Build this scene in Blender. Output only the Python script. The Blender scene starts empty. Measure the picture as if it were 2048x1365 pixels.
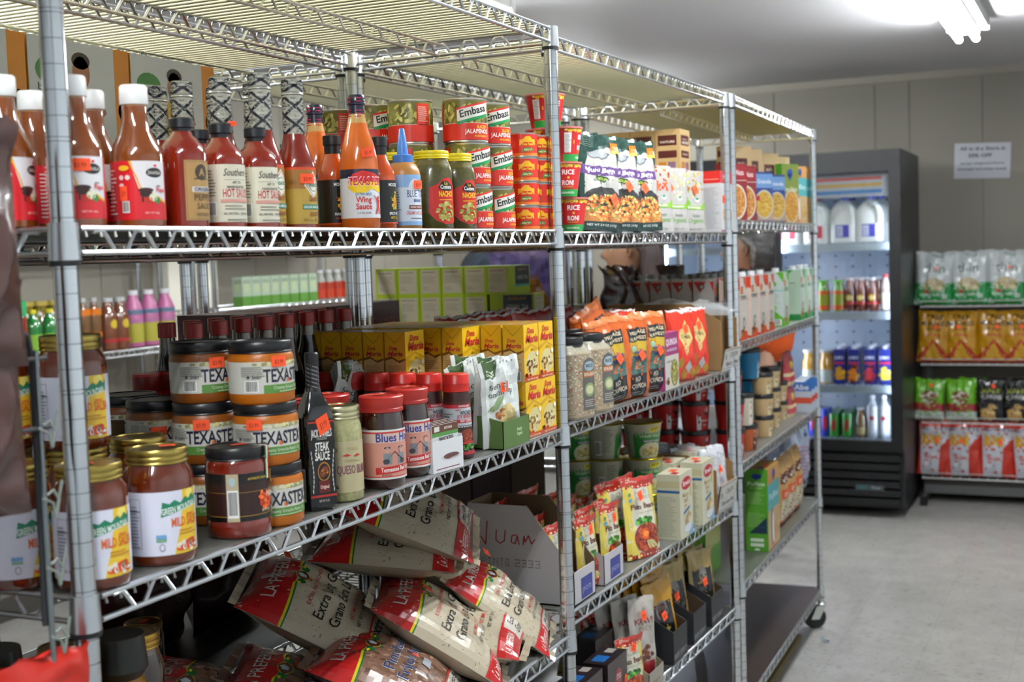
import bpy, math, random
from mathutils import Vector, Matrix, noise
from mathutils.geometry import tessellate_polygon
random.seed(7)
I = .0254
SC = bpy.context.scene
COL = SC.collection
# ------------------------------------------------------------------ camera
CAM = Vector((-38.772*I, -37.503*I, 59.396*I))
YAW, PIT, ROL, FPX = math.radians(24.926), math.radians(-3.903), math.radians(-1.927), 2554.63
FW = Vector((math.cos(PIT)*math.cos(YAW), math.cos(PIT)*math.sin(YAW), math.sin(PIT)))
RT = FW.cross(Vector((0, 0, 1))).normalized(); UP = RT.cross(FW)
RT, UP = math.cos(ROL)*RT+math.sin(ROL)*UP, -math.sin(ROL)*RT+math.cos(ROL)*UP
cd = bpy.data.cameras.new('camera'); cam = bpy.data.objects.new('camera', cd); COL.objects.link(cam)
M3 = Matrix((RT, UP, -FW)).transposed()
cam.matrix_world = Matrix.Translation(CAM) @ M3.to_4x4()
cd.sensor_width = 36; cd.lens = FPX/2048*36; cd.clip_start = .02; cd.clip_end = 60
cd.dof.use_dof = True; cd.dof.focus_distance = 2.05; cd.dof.aperture_fstop = 6.3
SC.camera = cam
# ------------------------------------------------------------------ world, exposure
w = bpy.data.worlds.new('room_air'); SC.world = w; w.use_nodes = True
w.node_tree.nodes['Background'].inputs[0].default_value = (.75, .8, .85, 1)
w.node_tree.nodes['Background'].inputs[1].default_value = .05
SC.view_settings.view_transform = 'Standard'; SC.view_settings.look = 'None'
SC.view_settings.gamma = 1; SC.view_settings.exposure = 0.42
SC.view_settings.use_curve_mapping = False
cy = SC.cycles
cy.use_denoising = True; cy.max_bounces = 7; cy.diffuse_bounces = 4; cy.glossy_bounces = 3
cy.transmission_bounces = 4; cy.transparent_max_bounces = 6; cy.caustics_reflective = False; cy.caustics_refractive = False
cy.sample_clamp_indirect = 4; cy.use_adaptive_sampling = True; cy.adaptive_threshold = .02
TUBE_E = 120.0          # fluorescent tube emission
TUBE_C = (.93, .98, 1.0)
# ceiling fixtures: (x of the fixture's middle, y)
FIX = [(4.56, -.40), (1.75, -.62), (-1.2, -.62), (2.95, 1.2), (.3, 1.35), (6.0, 1.9)]
# ------------------------------------------------------------------ helpers: pixels to places
def ray(u, v): return (u-1024)/FPX*RT-(v-682.5)/FPX*UP+FW
def hit(u, v, ax, val):
    d = ray(u, v); t = (val-CAM[ax])/d[ax]; return CAM+t*d
def xat(u, y, z):
    a, b = hit(u, 0, 1, y), hit(u, 1365, 1, y)
    t = (z-a.z)/(b.z-a.z); return a.x+t*(b.x-a.x)
def yat(u, x, z):
    a, b = hit(u, 0, 0, x), hit(u, 1365, 0, x)
    t = (z-a.z)/(b.z-a.z); return a.y+t*(b.y-a.y)
# ------------------------------------------------------------------ colours
_lc = {}
def rgb(h):
    if not isinstance(h, str): return h
    if h not in _lc:
        s = h if len(h) == 6 else ''.join(c*2 for c in h)
        _lc[h] = tuple((lambda c: c/12.92 if c <= .04045 else ((c+.055)/1.055)**2.4)(int(s[i:i+2], 16)/255) for i in (0, 2, 4))
    return _lc[h]
# ------------------------------------------------------------------ materials
MT = {}
def mat(name, rough=.4, metal=0, coat=0, bump=0, bscale=60, trans=0, spec=.5, alpha=1, aniso=0, vary=0, vscale=8, sub=0):
    m = bpy.data.materials.new(name); m.use_nodes = True; nt = m.node_tree; n = nt.nodes; p = n['Principled BSDF']
    a = n.new('ShaderNodeAttribute'); a.attribute_name = 'Col'
    out = a.outputs['Color']
    if vary:
        t = n.new('ShaderNodeTexNoise'); t.inputs['Scale'].default_value = vscale
        tc = n.new('ShaderNodeTexCoord'); nt.links.new(tc.outputs['Object'], t.inputs['Vector'])
        mr = n.new('ShaderNodeMapRange'); mr.inputs['To Min'].default_value = 1-vary; mr.inputs['To Max'].default_value = 1+vary
        nt.links.new(t.outputs['Fac'], mr.inputs['Value'])
        vm = n.new('ShaderNodeVectorMath'); vm.operation = 'SCALE'
        nt.links.new(out, vm.inputs[0]); nt.links.new(mr.outputs[0], vm.inputs['Scale']); out = vm.outputs[0]
    nt.links.new(out, p.inputs['Base Color'])
    p.inputs['Roughness'].default_value = rough; p.inputs['Metallic'].default_value = metal
    p.inputs['Coat Weight'].default_value = coat; p.inputs['Coat Roughness'].default_value = .04
    p.inputs['Specular IOR Level'].default_value = spec
    p.inputs['Transmission Weight'].default_value = trans; p.inputs['Alpha'].default_value = alpha
    if bump:
        t = n.new('ShaderNodeTexNoise'); t.inputs['Scale'].default_value = bscale; t.inputs['Detail'].default_value = 2
        tc = n.new('ShaderNodeTexCoord'); nt.links.new(tc.outputs['Object'], t.inputs['Vector'])
        b = n.new('ShaderNodeBump'); b.inputs['Strength'].default_value = bump; b.inputs['Distance'].default_value = .004
        nt.links.new(t.outputs['Fac'], b.inputs['Height']); nt.links.new(b.outputs[0], p.inputs['Normal'])
    MT[name] = m; return m
mat('chrome', .27, 1)
mat('zinc', .34, 1)
mat('post_chrome', .13, 1)
mat('sauce_glass', .10, 0, coat=1, vary=.12, vscale=25)
mat('print_gloss', .32, coat=.15)
mat('card', .55, vary=.03)
mat('film', .25, coat=.3, bump=.22, bscale=22)
mat('matte_film', .42, bump=.3, bscale=20)
mat('plastic', .35)
mat('paper', .8)
mat('tin', .3, 1)
mat('cardboard', .8, vary=.07, vscale=14)
mat('steel_dark', .4, .3)
mat('cloth', .95, bump=.3, bscale=120, vary=.1)
mat('skin', .5, vary=.05)
mat('hair', .6, bump=.6, bscale=90, vary=.25, vscale=60)
mat('clear_film', .12, trans=.0, alpha=.35, bump=.6, bscale=18)
mat('chunky', .25, coat=.6, vary=.5, vscale=180)
mat('wall_paint', .6, vary=.03, vscale=2)
mat('rubber', .6)
# ------------------------------------------------------------------ glyphs of the built-in font
GL = {}
def load_glyphs():
    chars = ''.join(chr(i) for i in range(33, 127))+'Ññé'
    objs = []
    for bold in (0, 1):
        for s in ['||']+['|%s|' % c for c in chars]+list(chars):
            c = bpy.data.curves.new('t', 'FONT'); c.body = s; c.size = 1; c.resolution_u = 2
            c.offset = .022 if bold else .004
            o = bpy.data.objects.new('t', c); COL.objects.link(o); objs.append((bold, s, o))
    bpy.context.view_layer.update(); dg = bpy.context.evaluated_depsgraph_get()
    W = {}
    for bold, s, o in objs:
        me = o.evaluated_get(dg).to_mesh(); me.calc_loop_triangles()
        xs = [v.co.x for v in me.vertices]
        if len(s) > 1: W[bold, s] = max(xs)-min(xs)
        else: W[bold, s] = [[tuple(me.vertices[i].co.xy) for i in t.vertices] for t in me.loop_triangles]
    for bold in (0, 1):
        GL[bold, ' '] = ([], .3)
        for c in chars: GL[bold, c] = (W[bold, c], W[bold, '|%s|' % c]-W[bold, '||'])
    for _, _, o in objs:
        c = o.data; bpy.data.objects.remove(o); bpy.data.curves.remove(c)
load_glyphs()
CAPH = .73
# ------------------------------------------------------------------ printed artwork: coloured shapes laid on a surface
class Art:
    def __init__(s): s.T = []; s.L = 0
    def up(s): s.L += 1; return s
    def tri(s, a, b, c, col): s.T.append(((a, b, c), rgb(col), s.L))
    def rect(s, x0, y0, x1, y1, col): return s.poly([(x0, y0), (x1, y0), (x1, y1), (x0, y1)], col)
    def poly(s, P, col):
        if len(P) < 3: return s
        for t in tessellate_polygon([[Vector((x, y, 0)) for x, y in P]]): s.tri(P[t[0]], P[t[1]], P[t[2]], col)
        return s
    def ell(s, x, y, rx, ry, col, n=16, a0=0, rot=0):
        P = []
        for k in range(n):
            t = a0+2*math.pi*k/n; px, py = rx*math.cos(t), ry*math.sin(t)
            P.append((x+px*math.cos(rot)-py*math.sin(rot), y+px*math.sin(rot)+py*math.cos(rot)))
        for k in range(1, n-1): s.tri(P[0], P[k], P[k+1], col)
        return s
    def text(s, st, x, y, h, col, w=None, bold=1, al='c', shear=0, rot=0, up=1):
        if up: s.L += 1
        adv = sum(GL[bold, c][1] for c in st if (bold, c) in GL); k = h/CAPH; kx = k if w is None else w/max(adv, .01)
        x0 = {'c': -adv/2, 'l': 0, 'r': -adv}[al]; ca, sa = math.cos(rot), math.sin(rot); r = rgb(col)
        for c in st:
            if (bold, c) not in GL: continue
            T, a = GL[bold, c]
            for t in T:
                q = []
                for px, py in t:
                    X, Y = (x0+px+shear*py)*kx, py*k
                    q.append((x+X*ca-Y*sa, y+X*sa+Y*ca))
                s.T.append((tuple(q), r, s.L))
            x0 += a
        return s
    def lines(s, x0, y0, x1, y1, n, col, th=.35, seed=1):
        R = random.Random(seed); s.L += 1; dy = (y1-y0)/n
        for i in range(n):
            e = x1-(x1-x0)*R.random()*.35
            s.rect(x0, y0+i*dy, e, y0+i*dy+dy*th, col)
        return s
    def blobs(s, x, y, rx, ry, n, cols, r, seed=1, n_ang=6):
        R = random.Random(seed); s.L += 1
        for i in range(n):
            a, q = R.random()*6.28, math.sqrt(R.random())
            s.ell(x+rx*q*math.cos(a), y+ry*q*math.sin(a), r*R.uniform(.6, 1.3), r*R.uniform(.4, .9), R.choice(cols), n_ang, R.random()*3)
            s.L += (1 if i == n//2 else 0)
        return s
    def frame(s, x0, y0, x1, y1, t, col):
        s.rect(x0, y0, x1, y0+t, col); s.rect(x0, y1-t, x1, y1, col); s.rect(x0, y0+t, x0+t, y1-t, col); s.rect(x1-t, y0+t, x1, y1-t, col); return s
    def barcode(s, x0, y0, x1, y1, seed=3):
        R = random.Random(seed); s.L += 1; s.rect(x0, y0, x1, y1, 'f2f0ea'); s.L += 1; x = x0+(x1-x0)*.08
        while x < x1-(x1-x0)*.1:
            t = (x1-x0)*R.choice((.02, .035, .05)); s.rect(x, y0+(y1-y0)*.1, x+t, y1-(y1-y0)*.06, '1a1a1c'); x += t+(x1-x0)*R.choice((.025, .04))
        return s
def clip(P, ax, val, side):
    o = []; n = len(P)
    for i in range(n):
        a, b = P[i], P[(i+1) % n]; da, db = (a[ax]-val)*side, (b[ax]-val)*side
        if da >= 0: o.append(a)
        if (da > 0 > db) or (da < 0 < db):
            t = da/(da-db); o.append((a[0]+t*(b[0]-a[0]), a[1]+t*(b[1]-a[1])))
    return o
def slices(P, ax, step, org=0):
    lo = min(p[ax] for p in P); hi = max(p[ax] for p in P)
    k0, k1 = math.floor((lo-org)/step+1e-6), math.ceil((hi-org)/step-1e-6)
    if k1-k0 <= 1: yield P; return
    for k in range(k0, k1):
        q = clip(clip(P, ax, org+k*step, 1), ax, org+(k+1)*step, -1)
        if len(q) > 2: yield q
# ------------------------------------------------------------------ mesh collector
class G:
    def __init__(s): s.v = []; s.f = []; s.c = []
    def face(s, pts, col):
        b = len(s.v); s.v += [tuple(p) for p in pts]; s.f.append(tuple(range(b, b+len(pts)))); s.c.append(rgb(col))
    def grid(s, fn, nu, nv, col, wrap=False):
        b = len(s.v)
        for j in range(nv+1):
            for i in range(nu+(0 if wrap else 1)): s.v.append(tuple(fn(i/nu, j/nv)))
        W = nu if wrap else nu+1
        for j in range(nv):
            for i in range(nu):
                i2 = (i+1) % W
                s.f.append((b+j*W+i, b+j*W+i2, b+(j+1)*W+i2, b+(j+1)*W+i))
                s.c.append(rgb(col((i+.5)/nu, (j+.5)/nv) if callable(col) else col))
        return s
    def box(s, x0, y0, z0, x1, y1, z1, col, M=None):
        P = [Vector(p) for p in ((x0, y0, z0), (x1, y0, z0), (x1, y1, z0), (x0, y1, z0), (x0, y0, z1), (x1, y0, z1), (x1, y1, z1), (x0, y1, z1))]
        if M: P = [M @ p for p in P]
        b = len(s.v); s.v += [tuple(p) for p in P]
        for q in ((0, 3, 2, 1), (4, 5, 6, 7), (0, 1, 5, 4), (1, 2, 6, 5), (2, 3, 7, 6), (3, 0, 4, 7)): s.f.append(tuple(b+i for i in q)); s.c.append(rgb(col))
        return s
    def lathe(s, prof, n=32, o=(0, 0, 0), sq=0, sx=1, sy=1):
        """prof: [(r, z, colour of the band above)], sq squares the section"""
        b = len(s.v); m = len(prof)
        for p in prof:
            for i in range(n):
                t = 2*math.pi*(i+.5)/n; c, d = math.cos(t), math.sin(t)
                k = 1 if not sq else (abs(c)**(2+sq)+abs(d)**(2+sq))**(-1/(2+sq))
                s.v.append((o[0]+p[0]*c*k*sx, o[1]+p[0]*d*k*sy, o[2]+p[1]))
        for j in range(m-1):
            for i in range(n):
                i2 = (i+1) % n; s.f.append((b+j*n+i, b+j*n+i2, b+(j+1)*n+i2, b+(j+1)*n+i)); s.c.append(rgb(prof[j][2]))
        s.f.append(tuple(b+i for i in reversed(range(n)))); s.c.append(rgb(prof[0][2]))
        s.f.append(tuple(b+(m-1)*n+i for i in range(n))); s.c.append(rgb(prof[-1][2] if len(prof[-1]) > 2 else prof[-2][2]))
        return s
    def tube(s, P, r, col, n=6, closed=False, cap=True):
        P = [Vector(p) for p in P]; m = len(P); b = len(s.v); up = None
        rr = r if isinstance(r, (list, tuple)) else [r]*m
        for k in range(m):
            d = (P[(k+1) % m if closed else min(k+1, m-1)]-P[(k-1) % m if closed else max(k-1, 0)]).normalized()
            if up is None or abs(up.dot(d)) > .99: up = Vector((0, 0, 1)) if abs(d.z) < .9 else Vector((1, 0, 0))
            e = d.cross(up).normalized(); up = e.cross(d).normalized()
            for i in range(n):
                t = 2*math.pi*i/n; s.v.append(tuple(P[k]+rr[k]*(e*math.cos(t)+up*math.sin(t))))
        for k in range(m if closed else m-1):
            for i in range(n):
                i2 = (i+1) % n; k2 = (k+1) % m
                s.f.append((b+k*n+i, b+k*n+i2, b+k2*n+i2, b+k2*n+i)); s.c.append(rgb(col))
        if cap and not closed:
            s.f.append(tuple(b+i for i in reversed(range(n)))); s.c.append(rgb(col))
            s.f.append(tuple(b+(m-1)*n+i for i in range(n))); s.c.append(rgb(col))
        return s
    def art(s, A, mp, dx=None, dy=None, off=.0003, lay=.00012):
        for P, col, L in A.T:
            o = off+lay*L; Q = [list(P)]
            if (P[1][0]-P[0][0])*(P[2][1]-P[0][1])-(P[1][1]-P[0][1])*(P[2][0]-P[0][0]) < 0: Q = [list(P)[::-1]]
            if dx: Q = [q for p in Q for q in slices(p, 0, dx)]
            if dy: Q = [q for p in Q for q in slices(p, 1, dy)]
            for q in Q: s.face([mp(x, y, o) for x, y in q], col)
        return s
    def mesh(s, name, m, smooth=35):
        me = bpy.data.meshes.new(name); me.from_pydata(s.v, [], s.f)
        ca = me.color_attributes.new('Col', 'FLOAT_COLOR', 'CORNER'); buf = []
        for f, c in zip(s.f, s.c): buf += (c[0], c[1], c[2], 1.0)*len(f)
        ca.data.foreach_set('color', buf)
        me.materials.append(MT[m] if isinstance(m, str) else m)
        if smooth:
            me.polygons.foreach_set('use_smooth', [True]*len(s.f))
            try: me.set_sharp_from_angle(angle=math.radians(smooth))
            except Exception: pass
        return me
def link(name, me, parent=None, loc=None, rot=None):
    o = bpy.data.objects.new(name, me); COL.objects.link(o)
    if parent: o.parent = parent
    if loc is not None: o.location = loc
    if rot is not None: o.rotation_euler = rot if isinstance(rot, (tuple, list)) else (0, 0, rot)
    return o
def tag(o, label=None, cat=None, group=None, kind=None):
    if label: o['label'] = label
    if cat: o['category'] = cat
    if group: o['group'] = group
    if kind: o['kind'] = kind
    return o
def obj(name, g, m, parent=None, loc=None, rot=None, smooth=35): return link(name, g.mesh(name, m, smooth), parent, loc, rot)
ORD = ['first', 'second', 'third', 'fourth', 'fifth', 'sixth', 'seventh', 'eighth', 'ninth', 'tenth', 'eleventh', 'twelfth', 'thirteenth', 'fourteenth', 'fifteenth', 'sixteenth']
def gridmap(S, W, H, nx, ny, y0=0.0, nrm=(0, -1, 0)):
    """artwork that follows the facets of a gridded surface"""
    N = [[Vector(S(i/nx*W, j/ny*H)) for i in range(nx+1)] for j in range(ny+1)]; nv = Vector(nrm)
    def f(x, y, o):
        a = min(max(x/W*nx, 0), nx-1e-6); b = min(max(y/H*ny, 0), ny-1e-6); i, j = int(a), int(b); a -= i; b -= j
        return N[j][i]*(1-a)*(1-b)+N[j][i+1]*a*(1-b)+N[j+1][i]*(1-a)*b+N[j+1][i+1]*a*b+nv*(o+.0005)
    return f
class Kind:
    """a kind of thing: list of (part name, mesh, sub-parts); placed by linking copies"""
    def __init__(s, name, cat, parts): s.name, s.cat, s.parts, s.zf = name, cat, parts, 1
    def tall(s, f):
        for p in s.parts:
            for me in [p[1]]+[q[1] for q in (p[2] if len(p) > 2 else ())]:
                for v in me.vertices: v.co.z *= f
        s.zf = f; return s
    def put(s, label, loc, rot=0, group=None, sticker=None, cat=None):
        if len(s.parts) == 1 and not sticker:
            r = link(s.name, s.parts[0][1], None, loc, rot)
        else:
            r = link(s.name, None, None, loc, rot); r.empty_display_size = .02
            for p in s.parts:
                o = link(p[0], p[1], r)
                for q in (p[2] if len(p) > 2 else ()): link(q[0], q[1], o)
            if sticker: link('price_sticker', sticker, r).scale.z = s.zf
        tag(r, label, cat or s.cat, group); return r
    def row(s, label, spots, group=None, rot=0, stickers=None, cat=None, jit=0.0):
        R = random.Random(len(label)*7+len(spots))
        for i, p in enumerate(spots):
            st = stickers.get(i) if isinstance(stickers, dict) else stickers
            s.put(label.replace('{o}', ORD[i] if i < 16 else 'further').replace('{a}', p[3] if len(p) > 3 else ''), p[:3], rot+R.uniform(-jit, jit), group, st, cat)
# surfaces for artwork
def m_cyl(R, z0=0):
    def f(x, y, o):
        z = y+z0; r = (R(z) if callable(R) else R)+o; t = -math.pi/2+x/(R(z0+.02) if callable(R) else R)
        return (r*math.cos(t), r*math.sin(t), z)
    return f
def m_front(w, d, z0=0): return lambda x, y, o: (x-w/2, -d/2-o, y+z0)
def m_side(w, d, z0=0): return lambda x, y, o: (-w/2-o, d/2-x, y+z0)
def m_top(w, d, h): return lambda x, y, o: (x-w/2, y-d/2, h+o)
def sticker_flat(x, y, z, w=.02, h=.013, face='front', rot=0, R=None):
    """small fluorescent orange price sticker"""
    a = Art(); a.rect(-w/2, -h/2, w/2, h/2, 'ff5a2c'); a.text('$3.99', 0, -h*.22, h*.4, '9a2a18', w*.6, 0)
    g = G(); cr, sr = math.cos(rot), math.sin(rot)
    def mp(px, py, o):
        qx, qy = px*cr-py*sr, px*sr+py*cr
        if R: 
            t = -math.pi/2+(x+qx)/R; r = R+.0022+o; return (r*math.cos(t), r*math.sin(t), z+qy)
        if face == 'front': return (x+qx, y-.001-o, z+qy)
        if face == 'side': return (y-.001-o, x-qx, z+qy)
        return (x+qx, y+qy, z+.001+o)
    g.art(a, mp, dx=.004 if R else None); return g.mesh('price_sticker', 'paper')
# ------------------------------------------------------------------ the room
XW, YW, ZC = 7.0, 3.35, 2.5
X0R, Y0R = -3.0, -2.4
def nodes_mat(name):
    m = bpy.data.materials.new(name); m.use_nodes = True; MT[name] = m
    return m, m.node_tree, m.node_tree.nodes, m.node_tree.nodes['Principled BSDF']
# vinyl composition tile: 12 inch tiles with flecks and short streaks, turned a quarter from tile to tile
m, nt, n, p = nodes_mat('vinyl_tile'); L = nt.links
tc = n.new('ShaderNodeTexCoord')
def math_n(op, a, b=None, c=None):
    q = n.new('ShaderNodeMath'); q.operation = op
    for i, s in enumerate((a, b, c)):
        if s is None: continue
        if isinstance(s, (int, float)): q.inputs[i].default_value = s
        else: L.new(s, q.inputs[i])
    return q.outputs[0]
sp = n.new('ShaderNodeSeparateXYZ'); L.new(tc.outputs['Object'], sp.inputs[0])
T = .3048
fx = math_n('DIVIDE', math_n('ADD', sp.outputs[0], 10*T+.1), T); fy = math_n('DIVIDE', math_n('ADD', sp.outputs[1], 10*T+.045), T)
ex = math_n('PINGPONG', fx, .5); ey = math_n('PINGPONG', fy, .5)
seam = math_n('LESS_THAN', math_n('MINIMUM', ex, ey), .0042)
par = math_n('MODULO', math_n('ADD', math_n('FLOOR', fx), math_n('FLOOR', fy)), 2)
def streak(sx, sy, scale, lo, hi):
    mp = n.new('ShaderNodeMapping'); mp.inputs['Scale'].default_value = (sx, sy, 1); L.new(tc.outputs['Object'], mp.inputs[0])
    t = n.new('ShaderNodeTexNoise'); t.inputs['Scale'].default_value = scale; t.inputs['Detail'].default_value = 1; L.new(mp.outputs[0], t.inputs['Vector'])
    r = n.new('ShaderNodeMapRange'); r.inputs['From Min'].default_value = lo; r.inputs['From Max'].default_value = hi; L.new(t.outputs['Fac'], r.inputs['Value']); return r.outputs[0]
s1 = streak(5, 1, 26, .61, .67); s2 = streak(1.4, 1.1, 62, .635, .69)
mixf = n.new('ShaderNodeMix'); mixf.data_type = 'FLOAT'; L.new(par, mixf.inputs[0]); L.new(s1, mixf.inputs[2]); L.new(s2, mixf.inputs[3])
fleck = math_n('MULTIPLY', mixf.outputs[0], .62)
lg = n.new('ShaderNodeTexNoise'); lg.inputs['Scale'].default_value = 9; L.new(tc.outputs['Object'], lg.inputs['Vector'])
cr = n.new('ShaderNodeValToRGB'); cr.color_ramp.elements[0].color = (.36, .345, .325, 1); cr.color_ramp.elements[1].color = (.43, .415, .39, 1)
cr.color_ramp.elements[0].position = .35; cr.color_ramp.elements[1].position = .65; L.new(lg.outputs['Fac'], cr.inputs[0])
mx = n.new('ShaderNodeMix'); mx.data_type = 'RGBA'; L.new(fleck, mx.inputs[0]); L.new(cr.outputs[0], mx.inputs[6]); mx.inputs[7].default_value = (.07, .067, .064, 1)
mx2 = n.new('ShaderNodeMix'); mx2.data_type = 'RGBA'; L.new(math_n('MULTIPLY', seam, .55), mx2.inputs[0]); L.new(mx.outputs[2], mx2.inputs[6]); mx2.inputs[7].default_value = (.2, .19, .18, 1)
L.new(mx2.outputs[2], p.inputs['Base Color']); p.inputs['Roughness'].default_value = .28; p.inputs['Specular IOR Level'].default_value = .45
def struct(name, g, m, smooth=0):
    o = obj(name, g, m, smooth=smooth); o['kind'] = 'structure'; return o
struct('floor', G().box(X0R, Y0R, -.1, XW+.1, YW+.1, 0, '999'), 'vinyl_tile')
struct('ceiling', G().box(X0R, Y0R, ZC, XW+.1, YW+.1, ZC+.1, 'c8c6c8'), 'wall_paint')
def panel_wall(name, along, fixed, a0, a1, side):
    """pale vertical panelling with shallow grooves"""
    g = G(); c = '817b70'; pos = a0; R = random.Random(5); wd = [.41, .20, .61, .30, .41, .30]; k = 0
    while pos < a1-.01:
        e = min(a1, pos+wd[k % 6]-.006); k += 1
        if along == 'y': g.box(fixed, pos, 0, fixed+.1, e, ZC, c); g.box(fixed+.004, e, 0, fixed+.1, min(a1, e+.006), ZC, '6e695f')
        else: g.box(pos, fixed, 0, e, fixed+.1, ZC, c); g.box(e, fixed+.004, 0, min(a1, e+.006), fixed+.1, ZC, '6e695f')
        pos = e+.006
    return struct(name, g, 'wall_paint')
panel_wall('wall_back', 'y', XW, Y0R-.14, YW, 1)
panel_wall('wall_left', 'x', YW, X0R, XW, 1)
struct('wall_right', G().box(X0R, Y0R-.1, 0, XW+.1, Y0R, ZC, 'ccd2d6'), 'wall_paint')
struct('wall_front', G().box(X0R-.1, Y0R-.1, 0, X0R, YW+.1, ZC, 'ccd2d6'), 'wall_paint')
g = G(); g.box(XW-.018, Y0R, ZC-.045, XW, YW, ZC, '8d877a'); struct('trim_back', g, 'wall_paint')
g = G(); g.box(X0R, YW-.018, ZC-.045, XW, YW, ZC, '8d877a'); struct('trim_left', g, 'wall_paint')
struct('baseboard_back', G().box(XW-.012, Y0R, 0, XW, YW, .1, '4a4642'), 'plastic')
struct('baseboard_left', G().box(X0R, YW-.012, 0, XW, YW, .1, '4a4642'), 'plastic')
# pale boxed-out column between the racks on the far wall
a, b = xat(336, YW-.10, 1.5), xat(433, YW-.10, 1.5)
g = G(); g.box(a, YW-.10, 0, b, YW, ZC, 'efeadb'); struct('trim_column', g, 'wall_paint')
# ------------------------------------------------------------------ ceiling lights
tube_m, nt, n, p = nodes_mat('fluorescent_tube')
p.inputs['Emission Color'].default_value = (*TUBE_C, 1); p.inputs['Emission Strength'].default_value = TUBE_E
p.inputs['Base Color'].default_value = (.9, .9, .9, 1)
hg = G().box(-.62, -.085, ZC-.05, .62, .085, ZC, 'dad9d6'); hg.box(-.62, -.05, ZC-.075, .62, .05, ZC-.05, 'e4e3e0')
hm = hg.mesh('housing', 'plastic', 0)
eg = [G().box(-.635, -.09, ZC-.10, -.60, .09, ZC-.0, 'd5d4d0').mesh('end_cap', 'plastic', 0), G().box(.60, -.09, ZC-.06, .635, .09, ZC-.0, 'd5d4d0').mesh('end_cap', 'plastic', 0)]
tm = [G().tube([(-.6, y, ZC-.098), (.6, y, ZC-.098)], .0145, 'fff', 10).mesh('tube', tube_m) for y in (-.036, .036)]
where = ['above the aisle in front of the wall sign', 'above the front of the near chrome shelves', 'above the aisle behind the camera', 'above the far side of the middle shelves', 'above the far side of the near shelves', 'above the glass-door cooler']
for (x, y), wh in zip(FIX, where):
    r = link('fluorescent_light', None, None, (x, y, 0)); tag(r, 'two-tube white fluorescent ceiling light '+wh, 'ceiling light', 'fluorescent ceiling lights')
    link('housing', hm, r); [link('end_cap', e, r) for e in eg]
    for t in tm: link('tube', t, r)
# ------------------------------------------------------------------ wire shelving
CH, CH2, ZN = 'd2d5d8', 'a9acae', 'b8bbb8'
def post_mesh(h, z0=.1):
    pr = []; R = .5*I; z = z0; k = 0; g = G()
    pr.append((R, z0, CH))
    zz = z0+.012
    while zz < h-.02:
        for dz in ((0, .0042) if k % 5 == 0 else (0,)):
            pr += [(R, zz+dz-.0006, CH2), (R*.93, zz+dz-.0004, CH2), (R*.93, zz+dz+.0004, CH), (R, zz+dz+.0006, CH)]
        zz += I; k += 1
    pr += [(R, h-.003, CH), (R*.8, h, CH)]
    return g.lathe(pr, 20).mesh('post', 'post_chrome')
def snake(g, f, L0, L1, r, col, per=2.553*I, dz=.95*I, n=5):
    """zigzag truss wire: f(s, z)"""
    P = []; s = L0; k = 0
    while s < L1:
        top = k % 2 == 0; z = -.1*I if top else -.1*I-dz*.9
        P += [f(s-.12*per, z), f(s+.12*per, z)]; s += per/2; k += 1
    g.tube(P, r, col, n)
def shelf_meshes(Lx, D, clean=True):
    """one wire deck: origin at the near front post's axis, top of deck at z=0"""
    c = .5*I+.004; out = []
    # deck wires, front to back
    g = G(); x = .9*I; 
    while x < Lx-.8*I:
        g.tube([(x, -.0085, -.009), (x, -.0075, -.0035), (x, D/2, -.0035), (x, D+.0075, -.0035), (x, D+.0085, -.009)], .0016, '8e908c', 5); x += .851*I
    out.append(('deck_wires', g, 'zinc'))
    # edge trusses
    def truss(name, f, L, r=.0033, e0=c, e1=c):
        t = G(); t.tube([f(e0, 0), f(L-e1, 0)], r, CH, 8); t.tube([f(e0, -.98*I), f(L-e1, -.98*I)], r, CH, 8)
        snake(t, lambda s, z: f(s, z), e0+1.0*I, L-e1-.6*I, .0029, CH); out.append((name, t, 'chrome'))
    truss('front_truss', lambda s, z: (s, -.006, z), Lx); truss('back_truss', lambda s, z: (s, D+.006, z), Lx)
    truss('side_truss', lambda s, z: (-.0, s, z), D); truss('side_truss', lambda s, z: (Lx, s, z), D)
    t = G()
    t.tube([(1.0*I, D/2, -.010), (Lx-1.0*I, D/2, -.010)], .0027, ZN, 6); t.tube([(2.2*I, D/2, -.010-.85*I), (Lx-2.2*I, D/2, -.010-.85*I)], .0027, ZN, 6)
    snake(t, lambda s, z: (s, D/2, z-.010), 1.6*I, Lx-1.5*I, .0022, ZN, dz=.85*I); out.append(('middle_truss', t, 'zinc'))
    R = .5*I
    for x in (0, Lx):
        for y in (0, D):
            out.append(('collar', G().lathe([(R+.0012, -1.28*I, CH), (R+.0036, -1.27*I, CH), (R+.0022, .22*I, CH), (R+.0009, .23*I, CH)], 20, (x, y, 0)), 'chrome'))
            out.append(('sleeve_clip', G().lathe([(R+.0006, -1.50*I, '111214'), (R+.0030, -1.50*I, '111214'), (R+.0036, -1.27*I, '111214')], 20, (x, y, 0)), 'rubber'))
    return [(nm, g.mesh(nm, m)) for nm, g, m in out]
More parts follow.
